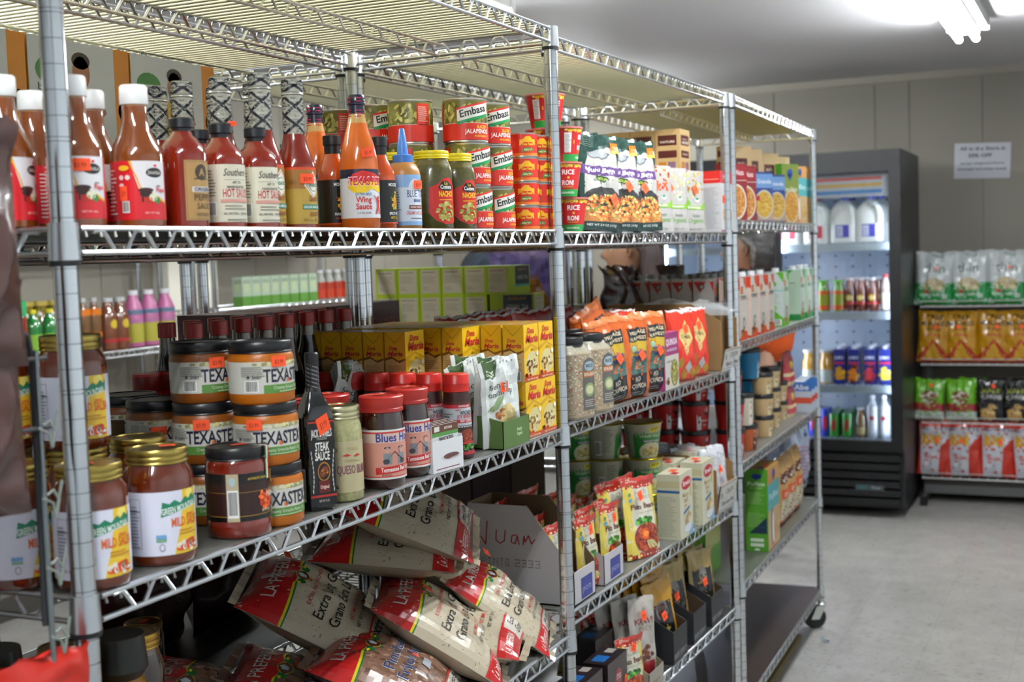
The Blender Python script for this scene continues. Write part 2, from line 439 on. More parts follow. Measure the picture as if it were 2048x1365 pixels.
def unit(label, p0, p1, D, decks, top, group='chrome wire shelving units', caster=False):
    (x0, y0), (x1, y1) = p0, p1; L = math.hypot(x1-x0, y1-y0)*I; rot = math.atan2(y1-y0, x1-x0)
    r = link('wire_shelving_unit', None, None, (x0*I, y0*I, 0), rot); tag(r, label, 'shelving unit', group)
    pm = post_mesh(top)
    for x in (0, L):
        for y in (0, D): link('post', pm, r, (x, y, 0))
    sm = shelf_meshes(L, D)
    for z in decks:
        s = link('shelf', sm[0][1], r, (0, 0, z*I))
        for nm, me in sm[1:]: link(nm, me, s)
    if not caster:
        fm = G().lathe([(.016, 0, '1a1a1c'), (.018, .004, '1a1a1c'), (.018, .02, '1a1a1c'), (.006, .024, CH), (.006, .11, CH)], 14).mesh('levelling_foot', 'rubber')
        for x in (0, L):
            for y in (0, D): link('levelling_foot', fm, r, (x, y, 0))
    if caster:
        g = G(); g.lathe([(.009, .098, ZN), (.009, .110, ZN)], 12); g.lathe([(.014, .088, CH), (.021, .092, CH), (.021, .100, CH), (.012, .106, CH)], 16)
        for s in (-.017, .017):
            g.face([(.012-.03, s, .09), (.012+.005, s, .09), (-.018+.01, s, .038), (-.040, s, .038)], 'cfd2cc'); g.face([(.012-.03, s*.85, .09), (-.040, s*.85, .038), (-.018+.01, s*.85, .038), (.012+.005, s*.85, .09)], 'cfd2cc')
        hm_ = g.mesh('fork', 'chrome')
        wg = G(); n_ = 24
        for (ra, rb, ya, yb, cc) in ((.044, .044, -.013, .013, '141414'),):
            pr = [(.012, ya), (.040, ya), (.0445, ya+.004), (.0445, yb-.004), (.040, yb), (.012, yb)]
            for k in range(len(pr)-1):
                for i in range(n_):
                    t0, t1 = 2*math.pi*i/n_, 2*math.pi*(i+1)/n_
                    wg.face([(-.024+pr[k][0]*math.cos(t0), pr[k][1], .0447+pr[k][0]*math.sin(t0)), (-.024+pr[k+1][0]*math.cos(t0), pr[k+1][1], .0447+pr[k+1][0]*math.sin(t0)), (-.024+pr[k+1][0]*math.cos(t1), pr[k+1][1], .0447+pr[k+1][0]*math.sin(t1)), (-.024+pr[k][0]*math.cos(t1), pr[k][1], .0447+pr[k][0]*math.sin(t1))], cc)
        wm = wg.mesh('wheel', 'rubber')
        for x in (0, L):
            for y in (0, D): 
                f_ = link('caster', hm_, r, (x, y, 0), -1.15); link('wheel', wm, f_)
    def W(x, y, z):   # unit frame (metres, along / in) to world
        return (x0*I+x*math.cos(rot)-y*math.sin(rot), y0*I+x*math.sin(rot)+y*math.cos(rot), z)
    return dict(L=L, rot=rot, W=W, D=D)
DD = 17.42*I
ZA = {5: 76.0, 4: 61.0, 3: 46.0, 2: 30.0, 1: 14}
ZB = {5: 75.9, 4: 60.9, 3: 45.9, 2: 30.9, 1: 19.2}
ZCc = {5: 76.3, 4: 62.3, 3: 48.3, 2: 34.3, 1: 20.3, 0: 6.3}
UA = unit('nearest five-shelf chrome wire unit, packed with sauces, jars and rice', (0, 0), (50.46, 0), DD, ZA.values(), 76.25*I)
UB = unit('middle five-shelf chrome wire unit holding soup cups, grains and jerky', (52.6, 1.0), (98.7, 0), DD, ZB.values(), 76.15*I)
UC = unit('end six-shelf chrome wire unit on casters with an empty bottom deck', (103.7, .66), (157, 2.39), DD, ZCc.values(), 76.55*I, caster=True)
UA2 = unit('chrome wire unit standing back to back behind the nearest one', (-1, 19.95), (53.2, 19.95), DD, [76, 61, 46, 30, 10], 76.25*I, 'chrome wire units of the back row')
UB2 = unit('chrome wire unit behind the middle one, holding green tea boxes', (55.6, 19.95), (101.5, 19.95), DD, [75.9, 61, 51.9, 30, 10], 76.15*I, 'chrome wire units of the back row')
UC2 = unit('chrome wire unit standing behind the end one on casters', (104.9, 21.6), (155, 23.0), DD, [61.5, 34, 10], 76.3*I, 'chrome wire units of the back row')
m, nt, n, p = nodes_mat('translucent_board')
a = n.new('ShaderNodeAttribute'); a.attribute_name = 'Col'; tr = n.new('ShaderNodeBsdfTranslucent'); mixs = n.new('ShaderNodeMixShader')
nt.links.new(a.outputs[0], tr.inputs[0]); nt.links.new(a.outputs[0], p.inputs['Base Color']); p.inputs['Roughness'].default_value = .9; p.inputs['Specular IOR Level'].default_value = .1
mixs.inputs[0].default_value = .85; nt.links.new(p.outputs[0], mixs.inputs[1]); nt.links.new(tr.outputs[0], mixs.inputs[2])
nt.links.new(mixs.outputs[0], n['Material Output'].inputs[0])
def liner(label, U, z, col, x0=.012, x1=None, m='card', th=.0012, group='flat liners lying on wire decks'):
    g = G(); L = U['L']-.012 if x1 is None else x1; c = .028
    P = [(x0+c, -.004), (L-c, -.004), (L, c), (L, U['D']-c), (L-c, U['D']+.004), (x0+c, U['D']+.004), (x0, U['D']-c), (x0, c)]
    g.face([(x, y, th) for x, y in P], col)
    if th: g.face([(x, y, 0) for x, y in P[::-1]], col)
    for i in range(8 if th else 0):
        a, b = P[i], P[(i+1) % 8]; g.face([(a[0], a[1], 0), (b[0], b[1], 0), (b[0], b[1], th), (a[0], a[1], th)], col)
    o = obj('shelf_liner', g, m, loc=U['W'](0, 0, z*I+.0015), rot=U['rot'], smooth=0); tag(o, label, 'shelf liner', group)
SLT = 'ebe0b8'
liner('beige board liner on the top deck of the nearest unit', UA, 76, SLT, m='translucent_board', th=0)
liner('beige board liner on the top deck of the middle unit', UB, 75.9, SLT, m='translucent_board', th=0)
liner('tan board liner on the top deck of the end unit', UC, 76.3, 'c8ae68', m='translucent_board', th=0)
liner('beige board liner on the top deck behind the nearest unit', UA2, 76, SLT, m='translucent_board', th=0)
liner('beige board liner on the top deck behind the middle unit', UB2, 75.9, SLT, m='translucent_board', th=0)
liner('added unseen dark grey liner beneath the hot sauce bottles', UA, 61, '4c4c4a')  # three unseen liners added to keep light off the goods on the decks below
liner('added unseen dark grey liner beneath the bean soup pouches', UB, 60.9, '4c4c4a')
liner('added unseen dark grey liner beneath the cereal boxes', UC, 62.3, '4c4c4a')
liner('grey liner under the salsa and sauce jars', UA, 46, '6b6b66', m='plastic')
liner('grey liner under the rice bags', UA, 30, '5c5c58', m='plastic')
liner('grey liner under the quinoa bags', UB, 45.9, '6b6b66', m='plastic')
liner('grey liner under the pinto bean pouches', UB, 30.9, '6b6b66', m='plastic')
liner('dark grey liner under the jerky boxes', UB, 19.2, '3c3c3a', m='plastic')
liner('grey-green liner under the broth cartons', UC, 48.3, '7e8278', m='plastic')
liner('grey liner under the paint-bucket shaped tubs', UC, 34.3, '6f6f6a', m='plastic')
liner('olive grey liner under the green cereal box', UC, 20.3, '5a5c52', m='plastic')
liner('added sheet darkening the knee-high deck of the back row', UA2, 30, '2c2a28')  # dark sheets added on both decks, their colour standing in for deep shade
liner('added sheet darkening the chest-high deck of the back row', UA2, 46, '2c2a28')
liner('dark brown liner on the empty bottom deck', UC, 6.3, '3a2e26', m='plastic')
# ------------------------------------------------------------------ things on the nearest unit
def inch(*a): return [x*I for x in a]
def X(u, y, z): return xat(u, y*I, z*I)
def at(u, y, z, dz=0): return (X(u, y, z), y*I, z*I+dz+.0019)
def prof_r(prof):
    def f(z):
        for a, b in zip(prof, prof[1:]):
            if a[1] <= z <= b[1] and b[1] > a[1]: return a[0]+(b[0]-a[0])*(z-a[1])/(b[1]-a[1])
        return prof[-1][0]
    return f
def bottle(name, cat, body, cap, art, R, z0, cm='plastic', bm='sauce_glass', lab='print_gloss', n=32, sq=0, sy=1, bodyname='bottle_body', capname='cap', extra=()):
    """body/cap profiles in inches; artwork wraps the body at radius R inches from height z0"""
    b = [(r*I, z*I, c) for r, z, c in body]; c = [(r*I, z*I, q) for r, z, q in cap]
    parts = [(bodyname, G().lathe(b, n, sq=sq, sy=sy).mesh(bodyname, bm, 50))]
    if cap: parts.append((capname, G().lathe(c, n).mesh(capname, cm, 40)))
    if art:
        lm = G(); mp = m_cyl(R if callable(R) else R*I, z0*I)
        if sq:
            def mp(x, y, o, R=R*I, z0=z0*I):
                t = -math.pi/2+x/R; cc, ss = math.cos(t), math.sin(t); k = (abs(cc)**(2+sq)+abs(ss)**(2+sq))**(-1/(2+sq)); return ((R*k+o)*cc, (R*k+o)*ss*sy, y+z0)
        lm.art(art, mp, dx=.0035); parts.append(('label', lm.mesh('label', lab, 60)))
    parts += list(extra)
    return Kind(name, cat, parts)
def lid_prof(r, z, h, c, rings=3):
    p = [(r*.97, z, c), (r, z+.03, c)]
    for k in range(rings):
        zz = z+.05+h*.7*k/rings; p += [(r, zz, c), (r*.975, zz+h*.1, c), (r, zz+h*.2, c)]
    p += [(r, z+h-.06, c), (r*.97, z+h, c), (r*.86, z+h+.0, c), (r*.84, z+h-.04, c), (.01, z+h-.04, c)]
    return p
def wrap(R, h, col, span=300):
    a = Art(); w = math.radians(span)*R*I/2; a.rect(-w, 0, w, h*I, col); a.L = 1; return a, w
# --- salsa picante bottle with a white cap
def k_salsa_bottle():
    R = 1.14; s = '7c3e12'
    body = [(1.0, 0, s), (R, .1, s), (R, 3.15, s), (1.05, 3.55, s), (.72, 4.2, s), (.56, 4.7, s), (.52, 5.35, 'b98b5a'), (.52, 5.6, 'b98b5a')]
    cap = [(.6, 5.42, 'eee'), (.62, 5.45, 'f4f4f2'), (.6, 6.2, 'f4f4f2'), (.54, 6.28, 'f8f8f6'), (.01, 6.28, 'f8f8f6')]
    a, w = wrap(R, 2.55, 'd5202a', 330); h = 2.55*I
    a.poly([(-.010, h), (.034, h), (.034, h*.30), (.0, h*.45), (-.006, h*.75)], 'e4e2e4'); a.up()
    a.poly([(-.012, h), (-.009, h), (-.004, h*.70), (.0, h*.50), (.034, h*.26), (.034, h*.30), (.001, h*.55), (-.003, h*.74)], 'e8a820'); a.up()
    a.ell(.017, h*.80, .0105, .0055, '1c1614', 20); a.text('ZAAXILA', .017, h*.775, .0034, 'd8d0c8', .017); a.ell(.018, h*.92, .002, .0015, 'e02020')
    a.ell(.006, h*.50, .0085, .0028, '3a1a14', 14); a.ell(.006, h*.44, .007, .004, '2c1410', 14); a.rect(.001, h*.3, .003, h*.42, '2c1410'); a.rect(.009, h*.3, .011, h*.42, '2c1410'); a.up()
    a.ell(.0085, h*.33, .0042, .004, 'b83018', 12); a.ell(.014, h*.38, .005, .0045, 'dfe0c0', 12); a.ell(.019, h*.33, .004, .004, '3c7a30', 10); a.up()
    a.text('salsa', .021, h*.56, .0025, '404040', .006); a.text('Pique', .024, h*.47, .0055, 'd81828', .013); a.text('NET WT 260g', .012, h*.1, .002, 'f0d8d0', .017, 0)
    a.ell(-.017, h*.88, .006, .003, 'f2c230'); a.up(); a.ell(-.020, h*.72, .0028, .0028, 'f0e0d8', 10); a.ell(-.013, h*.72, .0028, .0028, 'f0e0d8', 10); a.ell(-.020, h*.58, .0028, .0028, 'f0e0d8', 10)
    a.barcode(-.020, h*.12, -.012, h*.32); a.lines(-.045, h*.1, -.026, h*.9, 12, 'f4dcd4')
    return bottle('hot_sauce_bottle', 'sauce bottle', body, cap, a, R, .35)
def k_pepper():
    R = 1.08; s = '7c1c08'
    body = [(.98, 0, s), (R, .08, s), (R, 3.4, s), (1.0, 3.75, s), (.72, 4.1, s), (.5, 4.3, s), (.42, 4.5, s)]
    cap = [(.42, 4.3, '16181c'), (.44, 4.62, '16181c'), (.55, 4.66, '101216'), (.55, 5.05, '101216'), (.5, 5.1, '202226'), (.01, 5.1, '202226')]
    a = Art(); h = 2.75*I; a.rect(-.010, 0, .040, h, 'b08a52'); a.up(); a.frame(-.0085, .0015, .0385, h-.0015, .0004, '6a5030')
    a.ell(.012, h*.80, .0095, .0095, '3c3020', 18); a.text('A', .012, h*.74, .009, 'b08a52'); a.rect(.001, h*.68, .024, h*.70, '3c3020'); a.up()
    a.rect(-.002, h*.47, .034, h*.56, 'd8d0c8'); a.up(); a.text('ORIGINAL', .016, h*.485, .0045, '283060', .031)
    a.text('PEPPER', .016, h*.33, .008, '4a3420', .033, 0); a.text('SAUCE', .016, h*.19, .007, '4a3420', .026, 0); a.lines(.002, h*.08, .03, h*.14, 2, '6a5030')
    return bottle('pepper_sauce_bottle', 'sauce bottle', body, cap, a, R, .35)
def k_southern():
    R = 1.08; s = '84200a'
    body = [(.98, 0, s), (R, .08, s), (R, 3.3, s), (1.0, 3.65, s), (.72, 4.0, s), (.5, 4.2, s), (.42, 4.4, s)]
    cap = [(.42, 4.2, '16181c'), (.44, 4.56, '16181c'), (.56, 4.6, '101216'), (.56, 5.02, '101216'), (.5, 5.07, '202226'), (.01, 5.07, '202226')]
    a, w = wrap(R, 2.75, 'dcd6c0', 320); h = 2.75*I
    a.lines(-.030, h*.45, -.012, h*.93, 9, '6c665c', seed=4); a.barcode(-.028, h*.1, -.012, h*.35)
    a.text('Southern', .013, h*.80, .009, '2c2824', .032, 0, shear=.3); a.rect(-.002, h*.73, .030, h*.734, '6c665c'); a.text('ART CO.', .014, h*.665, .003, '504a44', .012)
    a.text('HANDCRAFTED', .013, h*.585, .003, '504a44', .024); a.text('HOT SAUCE', .014, h*.43, .0105, 'c02c38', .037, 0)
    a.rect(-.007, h*.34, .033, h*.395, 'd8988c'); a.lines(-.002, h*.22, .030, h*.32, 2, '8c867c'); a.text('ALL NATURAL   ORIGINAL', .013, h*.13, .0025, '504a44', .034); a.lines(.0, h*.03, .03, h*.08, 1, '8c867c')
    return bottle('craft_hot_sauce_bottle', 'sauce bottle', body, cap, a, R, .3)
def foil_art(R, h, span=360):
    a = Art(); W = 2*math.pi*R*I; a.rect(-W/2, 0, W/2, h*I, 'a8a698'); a.up(); n = 3; c = W/n; m = max(1, round(h*I/(c*1.0)))
    for i in range(-1, n+1):
        for j in range(-1, m+1):
            cx, cy = -W/2+(i+.5)*c, (j+.5)*h*I/m; q = h*I/m
            for (x0, y0, x1, y1) in ((cx-c/2, cy-q/2, cx+c/2, cy+q/2), (cx-c/2, cy+q/2, cx+c/2, cy-q/2)):
                d = Vector((x1-x0, y1-y0)).normalized(); nx, ny = -d.y*.0019, d.x*.0019
                P = [(x0+nx, y0+ny), (x0-nx, y0-ny), (x1-nx, y1-ny), (x1+nx, y1+ny)]
                P2 = clip(clip(clip(clip(P, 0, -W/2, 1), 0, W/2, -1), 1, 0, 1), 1, h*I, -1)
                if len(P2) > 2: a.poly(P2, '15161e')
    a.up(); RR = random.Random(4)
    for _ in range(int(170*h)):
        x, y = RR.uniform(-W/2+.002, W/2-.002), RR.uniform(.001, h*I-.001); a.ell(x, y, RR.uniform(.0008, .0022), .0004, RR.choice(['4a4a4c', '2c2c32', 'd8d6c8', '6c6a64']), 4, RR.random(), RR.choice((0, .8, -.8)))
    a.up()
    for i in range(n):
        for j in range(m):
            cx, cy = -W/2+(i+.5)*c+c/2, (j+.5)*h*I/m
            if cx > W/2-.002: cx -= W
            a.text('TABASCO', cx, cy-.001, .0032, '23242c', c*.55, up=0); a.ell(cx, cy+.0042, .003, .0008, '3a3a40', 8); a.ell(cx, cy-.0035, .003, .0006, '3a3a40', 8)
            a.text('TABASCO', -W/2+(i+.5)*c, (j+.93)*h*I/m-.003 if (j+.93)*h*I/m < h*I-.002 else h*I-.006, .0028, 'd0cec0', c*.5, up=0)
    return a
def k_tabasco():
    s = '7c1d08'; R = 1.05
    body = [(.95, 0, s), (R, .08, s), (R, 3.2, s), (.95, 3.7, s), (.72, 4.3, s), (.58, 4.9, s), (.52, 5.3, s)]
    nk = [(.56, 4.95, 'a8a698'), (.53, 6.9, 'a8a698'), (.53, 7.0, '3a3a3c'), (.585, 7.03, 'a8a698'), (.585, 7.12, '3a3a3c'), (.55, 7.15, 'a8a698'), (.55, 7.82, '22232a'), (.50, 7.86, '22232a'), (.01, 7.86, '22232a')]
    sl = G().lathe([(r*I, z*I, c) for r, z, c in nk], 28); fa = foil_art(.56, 1.92)
    sl.art(fa, m_cyl(lambda z: (.562-(z/I-4.95)*.0125)*I, 4.98*I), dx=.0035, dy=.006); sl.art(foil_art(.553, .62), m_cyl(.553*I, 7.18*I), dx=.0035)
    a, w = wrap(R, 2.95, 'b8973c', 320); h = 2.95*I; a.rect(-w, h*.955, w, h, 'd8481c'); a.rect(-w, h*.62, w, h*.955, '9c6c28'); a.up()
    a.poly([(.021, h*.93), (.037, h*.68), (.021, h*.43), (.005, h*.68)], 'e8e4d8'); a.up(); a.poly([(.021, h*.90), (.0345, h*.68), (.021, h*.46), (.0075, h*.68)], 'c8482c'); a.up(); a.poly([(.021, h*.885), (.0335, h*.68), (.021, h*.475), (.0085, h*.68)], 'e6e2d4')
    a.up(); a.ell(.021, h*.68, .0085, .0085, '7a9c80', 18); a.up(); a.ell(.021, h*.68, .0072, .0072, 'e6e2d4', 18); a.text('TABASCO', .0215, h*.655, .005, '1c6a44', .025)
    a.text('Garlic', .020, h*.40, .008, '8c4a10', .018); a.rect(.002, h*.26, .034, h*.34, '1c7c6c'); a.text('GRILLING MARINADE', .018, h*.275, .0035, 'e8f0e0', .03)
    a.text('sauce', .021, h*.14, .008, '8c4a10', .018); a.text('10 fl oz (295 ml)', .018, h*.04, .004, '6a4c1c', .032, 0); a.text('OAK', -.010, h*.7, .006, '6a4c1c', .01, 0)
    return bottle('foil_necked_sauce_bottle', 'sauce bottle', body, [], a, R, .25, extra=[('foil_sleeve', sl.mesh('foil_sleeve', 'film', 50))])
def k_moore(alt=0):
    s = 'c24a08'; R = .92
    body = [(.84, 0, s), (R, .08, s), (R, 3.0, s), (.85, 3.5, s), (.55, 4.1, s), (.42, 4.5, s)]
    cap = [(.44, 4.1, '14161a'), (.46, 4.9, '14161a'), (.52, 4.94, '101216'), (.52, 5.45, '101216'), (.46, 5.5, '1c1e22'), (.01, 5.5, '1c1e22')]
    a, w = wrap(R, 2.55, '14110e', 330); h = 2.55*I; a.text('MOORE\'S', .010, h*.86, .005, 'e8e8e8', .022)
    a.blobs(.012, h*.53, .009, .014, 34, ['e8a010', 'c86808', 'f0c030', '6a2808'] if not alt else ['c8b020', '8a8010', 'e0c848', '5a5408'], .0022, 5); a.ell(.012, h*.5, .005, .008, 'd88c18', 12)
    a.text('HABANERO' if not alt else 'SPICY WING', .011, h*.2, .0042, 'f0f0ec', .024); a.text('HOT SAUCE', .011, h*.11, .0036, 'e8401c' if not alt else 'e8c020', .02); a.rect(-w, 0, w, h*.03, 'd84a14')
    return bottle('black_labelled_sauce_bottle', 'sauce bottle', body, cap, a, R, .35)
def k_texas_pete():
    s = 'd4640a'; R = 1.1
    body = [(1.0, 0, s), (R, .1, s), (R, 3.5, s), (1.06, 4.1, s), (.92, 4.8, s), (.70, 5.5, s), (.56, 6.0, 'c8a060'), (.48, 6.4, 'c8a060'), (.45, 6.6, 'c8a060')]
    cap = [(.47, 6.28, '1c1830'), (.45, 7.0, '1c1830'), (.53, 7.05, '2a1c38'), (.53, 7.14, '1c1830'), (.48, 7.18, '1c1830'), (.50, 7.55, '1c1830'), (.46, 7.6, '1c1830'), (.01, 7.6, '1c1830')]
    cg = G().lathe([(r*I, z*I, c) for r, z, c in cap], 28)
    ca = Art(); R0 = random.Random(3)
    for z in (.05, .22, .38, .9, 1.08):
        for k in range(5): ca.rect(-.038+k*.0155+R0.random()*.003, z*I, -.028+k*.0155, z*I+.0014, 'c02850')
    cg.art(ca, m_cyl(.50*I, 6.3*I), dx=.003)
    a, w = wrap(R, 2.75, 'dcdce0', 330); h = 2.75*I; a.rect(-w, h*.82, w, h, '1c2038'); a.up()
    a.poly([(-.026, h*.72), (-.018, h*.90), (-.004, h*.97), (.012, h*.93), (.030, h*.84), (.036, h*.70)], 'd42420'); a.up()
    a.poly([(-.026, h*.62), (-.024, h*.75), (.036, h*.73), (.036, h*.55), (.022, h*.53), (.010, h*.60), (-.006, h*.48), (-.018, h*.53)], 'f0c818'); a.text('TEXAS PETE', .004, h*.66, .0135, 'f8e8e8', .058); a.text('TEXAS PETE', .004, h*.672, .0115, 'd0183c', .056)
    a.text('EXTRA MILD', -.003, h*.46, .004, '5888b8', .024, shear=.2); a.text('Wing', -.003, h*.32, .0085, 'd0201c', .022); a.text('Sauce', -.003, h*.18, .0085, 'd0201c', .023); a.text('12 FL OZ - 355 ML', -.003, h*.09, .002, '404050', .02)
    a.ell(.022, h*.41, .0022, .003, 'c83028'); a.poly([(.018, h*.37), (.026, h*.37), (.024, h*.25), (.028, h*.08), (.025, h*.08), (.022, h*.22), (.018, h*.08), (.015, h*.08), (.0195, h*.25)], 'd02c2c'); a.poly([(.012, h*.46), (.014, h*.46), (.020, h*.36), (.018, h*.34)], 'd02c2c')
    K = bottle('wing_sauce_bottle', 'sauce bottle', body, [], a, R, .62); K.parts.append(('cap', cg.mesh('cap', 'film', 50))); return K
def k_blue():
    s = 'b07c40'; R = 1.03
    body = [(.95, 0, 'b07c40'), (R, .08, s), (R, 3.3, s), (.98, 3.6, s), (.8, 3.95, s), (.6, 4.1, s)]
    cap = [(.62, 4.0, '3c78c8'), (.62, 4.5, '3c78c8'), (.56, 4.55, '4a86d4'), (.34, 4.6, '4a86d4'), (.30, 5.1, '4a86d4'), (.16, 6.1, '5a94e0'), (.13, 6.15, '5a94e0'), (.01, 6.15, '5a94e0')]
    a, w = wrap(R, 3.05, 'd4dce8', 340); h = 3.05*I; a.rect(-w, h*.75, w, h, '88b0dc'); a.rect(-w, 0, w, h*.08, '88b0dc'); a.up()
    a.ell(.012, h*.72, .012, h*.2, 'e4e8f0', 18); a.ell(.014, h*.84, .002, .004, '283c78'); a.text('BLUE TOP', .014, h*.56, .011, '28407c', .034, 0); a.text('BRAND', .016, h*.46, .0045, '28407c', .016)
    a.rect(.0, h*.32, .030, h*.40, '7a3c30'); a.text('HONEY CHIPOTLE', .014, h*.34, .003, 'f0e0d8', .024); a.text('CREAMY HOT SAUCE', .014, h*.21, .0055, 'c83c40', .038, 0); a.lines(.002, h*.13, .03, h*.17, 1, '404040'); a.lines(-.026, h*.3, -.012, h*.7, 8, '788098')
    return bottle('squeeze_sauce_bottle', 'sauce bottle', body, cap, a, R, .25, bm='plastic', capname='nozzle_cap')
def k_nacho():
    R = 1.3; s = '4a4614'
    body = [(1.2, 0, s), (R, .12, s), (R, 3.7, s), (1.2, 4.1, '5c5420'), (1.06, 4.4, '5c5420'), (1.04, 4.6, '5c5420')]
    cap = lid_prof(1.12, 4.5, .52, 'e4cc10', 2)
    a = Art(); h = 2.9*I; a.poly([(-.018, h*.25), (-.016, h*.80), (.0, h*.88), (.008, h), (.024, h), (.034, h*.85), (.048, h*.85), (.048, h*.1), (.03, h*.02), (.010, h*.0), (-.006, h*.08)], 'c81c14'); a.up()
    a.ell(.012, h*.86, .010, .006, '141210'); a.ell(.015, h*.80, .016, .006, '141210'); a.text('La', .013, h*.86, .005, 'e8c020', .007); a.text('Costena', .014, h*.77, .0065, 'f4f0e8', .024); a.text('NACHOS', .014, h*.60, .009, 'f0cc20', .030)
    a.lines(.0, h*.52, .03, h*.56, 1, 'f0cc20'); a.blobs(.013, h*.27, .017, .015, 60, ['a8a048', '8c8830', 'c8c070', '6c7020', 'b8a850'], .0032, 8)
    return bottle('nacho_pepper_jar', 'jar', body, cap, a, R, .35, bm='chunky', capname='lid', bodyname='jar_body')
def pepper_pic(a, x0, y0, x1, y1, n=70, seed=2, s=.0075):
    R = random.Random(seed); a.rect(x0, y0, x1, y1, '6c6828')
    for i in range(n):
        if i % 24 == 0: a.up()
        x, y = R.uniform(x0+s, x1-s), R.uniform(y0+s*.8, y1-s*.8); a.ell(x, y, s*R.uniform(.5, 1), s*R.uniform(.25, .45), R.choice(['a09c48', 'b8b060', '8c8838', 'd0c880', '50501a', 'a8a450']), 7, R.random()*3, R.uniform(.3, 2.4))
def k_can():
    R, H = 1.52, 2.93; W = math.pi*R*I; h = (H-.3)*I; a = Art()
    pepper_pic(a, -W, h*.38, W, h, 150); a.up(); a.ell(.0-.058, h*.55, .009, .007, 'e07820', 12); a.up(); a.rect(-W, 0, W, h*.42, 'd02c18'); a.rect(-W, h*.415, W, h*.43, 'e8d8c8'); a.rect(-W*.62, h*.42, -W*.42, h*.95, 'd02c18')
    a.up(); x = .004; a.poly([(x-.024, h*.40), (x+.036, h*.62), (x+.036, h*1.0), (x-.024, h*.80)], 'd8281c'); a.up(); a.poly([(x-.023, h*.40), (x+.035, h*.62), (x+.035, h*.95), (x-.023, h*.75)], 'e8e6dc'); a.up()
    a.poly([(x-.023, h*.38), (x+.035, h*.60), (x+.035, h*.68), (x-.023, h*.46)], '1c8c4c'); a.text('Embasa', x+.006, h*.645, .0125, '141414', .050, shear=.1, rot=.24)
    a.text('SLICED', x+.020, h*.29, .005, 'e8cc28', .020); a.text('JALAPENOS', x+.012, h*.16, .0075, 'f4f0e8', .044); a.text('IN ESCABECHE', x+.018, h*.07, .003, 'e8cc28', .025); a.text('NET WT 12 OZ (340g)', x+.055, h*.2, .003, '3a1410', .03, 0); a.lines(-W*.60, h*.5, -W*.44, h*.9, 8, 'f0c8b8')
    z = H*I; tin = 'c8c4bc'
    return Kind('jalapeno_can', 'can', [('can_body', G().lathe([(R*I*.97, 0, tin), (R*I*1.0, .0012, tin), (R*I*1.0, .003, tin), (R*I*.975, .0042, tin), (R*I*.975, z-.0042, tin), (R*I, z-.003, tin), (R*I, z-.0008, tin), (R*I*.97, z, tin), (R*I*.93, z-.003, tin), (.001, z-.003, tin)], 40).mesh('can_body', 'tin', 40)),
        ('label', G().art(a, m_cyl(R*I*.98, .15*I), dx=.0045).mesh('label', 'print_gloss', 60))])
def k_small_can():
    R, H = 1.13, 1.78; W = math.pi*R*I; h = (H-.22)*I; a = Art(); a.rect(-W, 0, W, h, 'cc2414'); a.up(); a.rect(-W, 0, W, h*.12, 'e87818')
    for x in (-.030, .012, .054):
        if x+.02 > W: continue
        a.poly([(x-.016, h*.45), (x-.016, h*.75), (x-.010, h*.75), (x-.004, h*.9), (x+.004, h*.9), (x+.010, h*.75), (x+.016, h*.75), (x+.016, h*.45), (x+.009, h*.62), (x-.009, h*.62)], 'ecb414')
        a.up(); a.ell(x, h*.52, .011, .004, 'd02c18', 12); a.text('Casa Fiesta', x, h*.48, .0048, 'f0d030', .022); a.ell(x, h*.28, .011, .004, '4c8c2c', 12); a.text('GREEN CHILES', x, h*.24, .003, 'f0e8d0', .016); a.blobs(x, h*.2, .012, .002, 8, ['48882c', 'd83c1c', 'e8c020'], .0018, 3)
    z = H*I; tin = 'b8b4ac'
    return Kind('green_chile_can', 'can', [('can_body', G().lathe([(R*I*.97, 0, tin), (R*I, .001, tin), (R*I, .003, tin), (R*I*.98, .004, tin), (R*I*.98, z-.004, tin), (R*I, z-.003, tin), (R*I, z-.0008, tin), (R*I*.96, z, tin), (R*I*.92, z-.0025, tin), (.001, z-.0025, tin)], 32).mesh('can_body', 'tin', 40)),
        ('label', G().art(a, m_cyl(R*I*.985, .11*I), dx=.004).mesh('label', 'print_gloss', 60))])
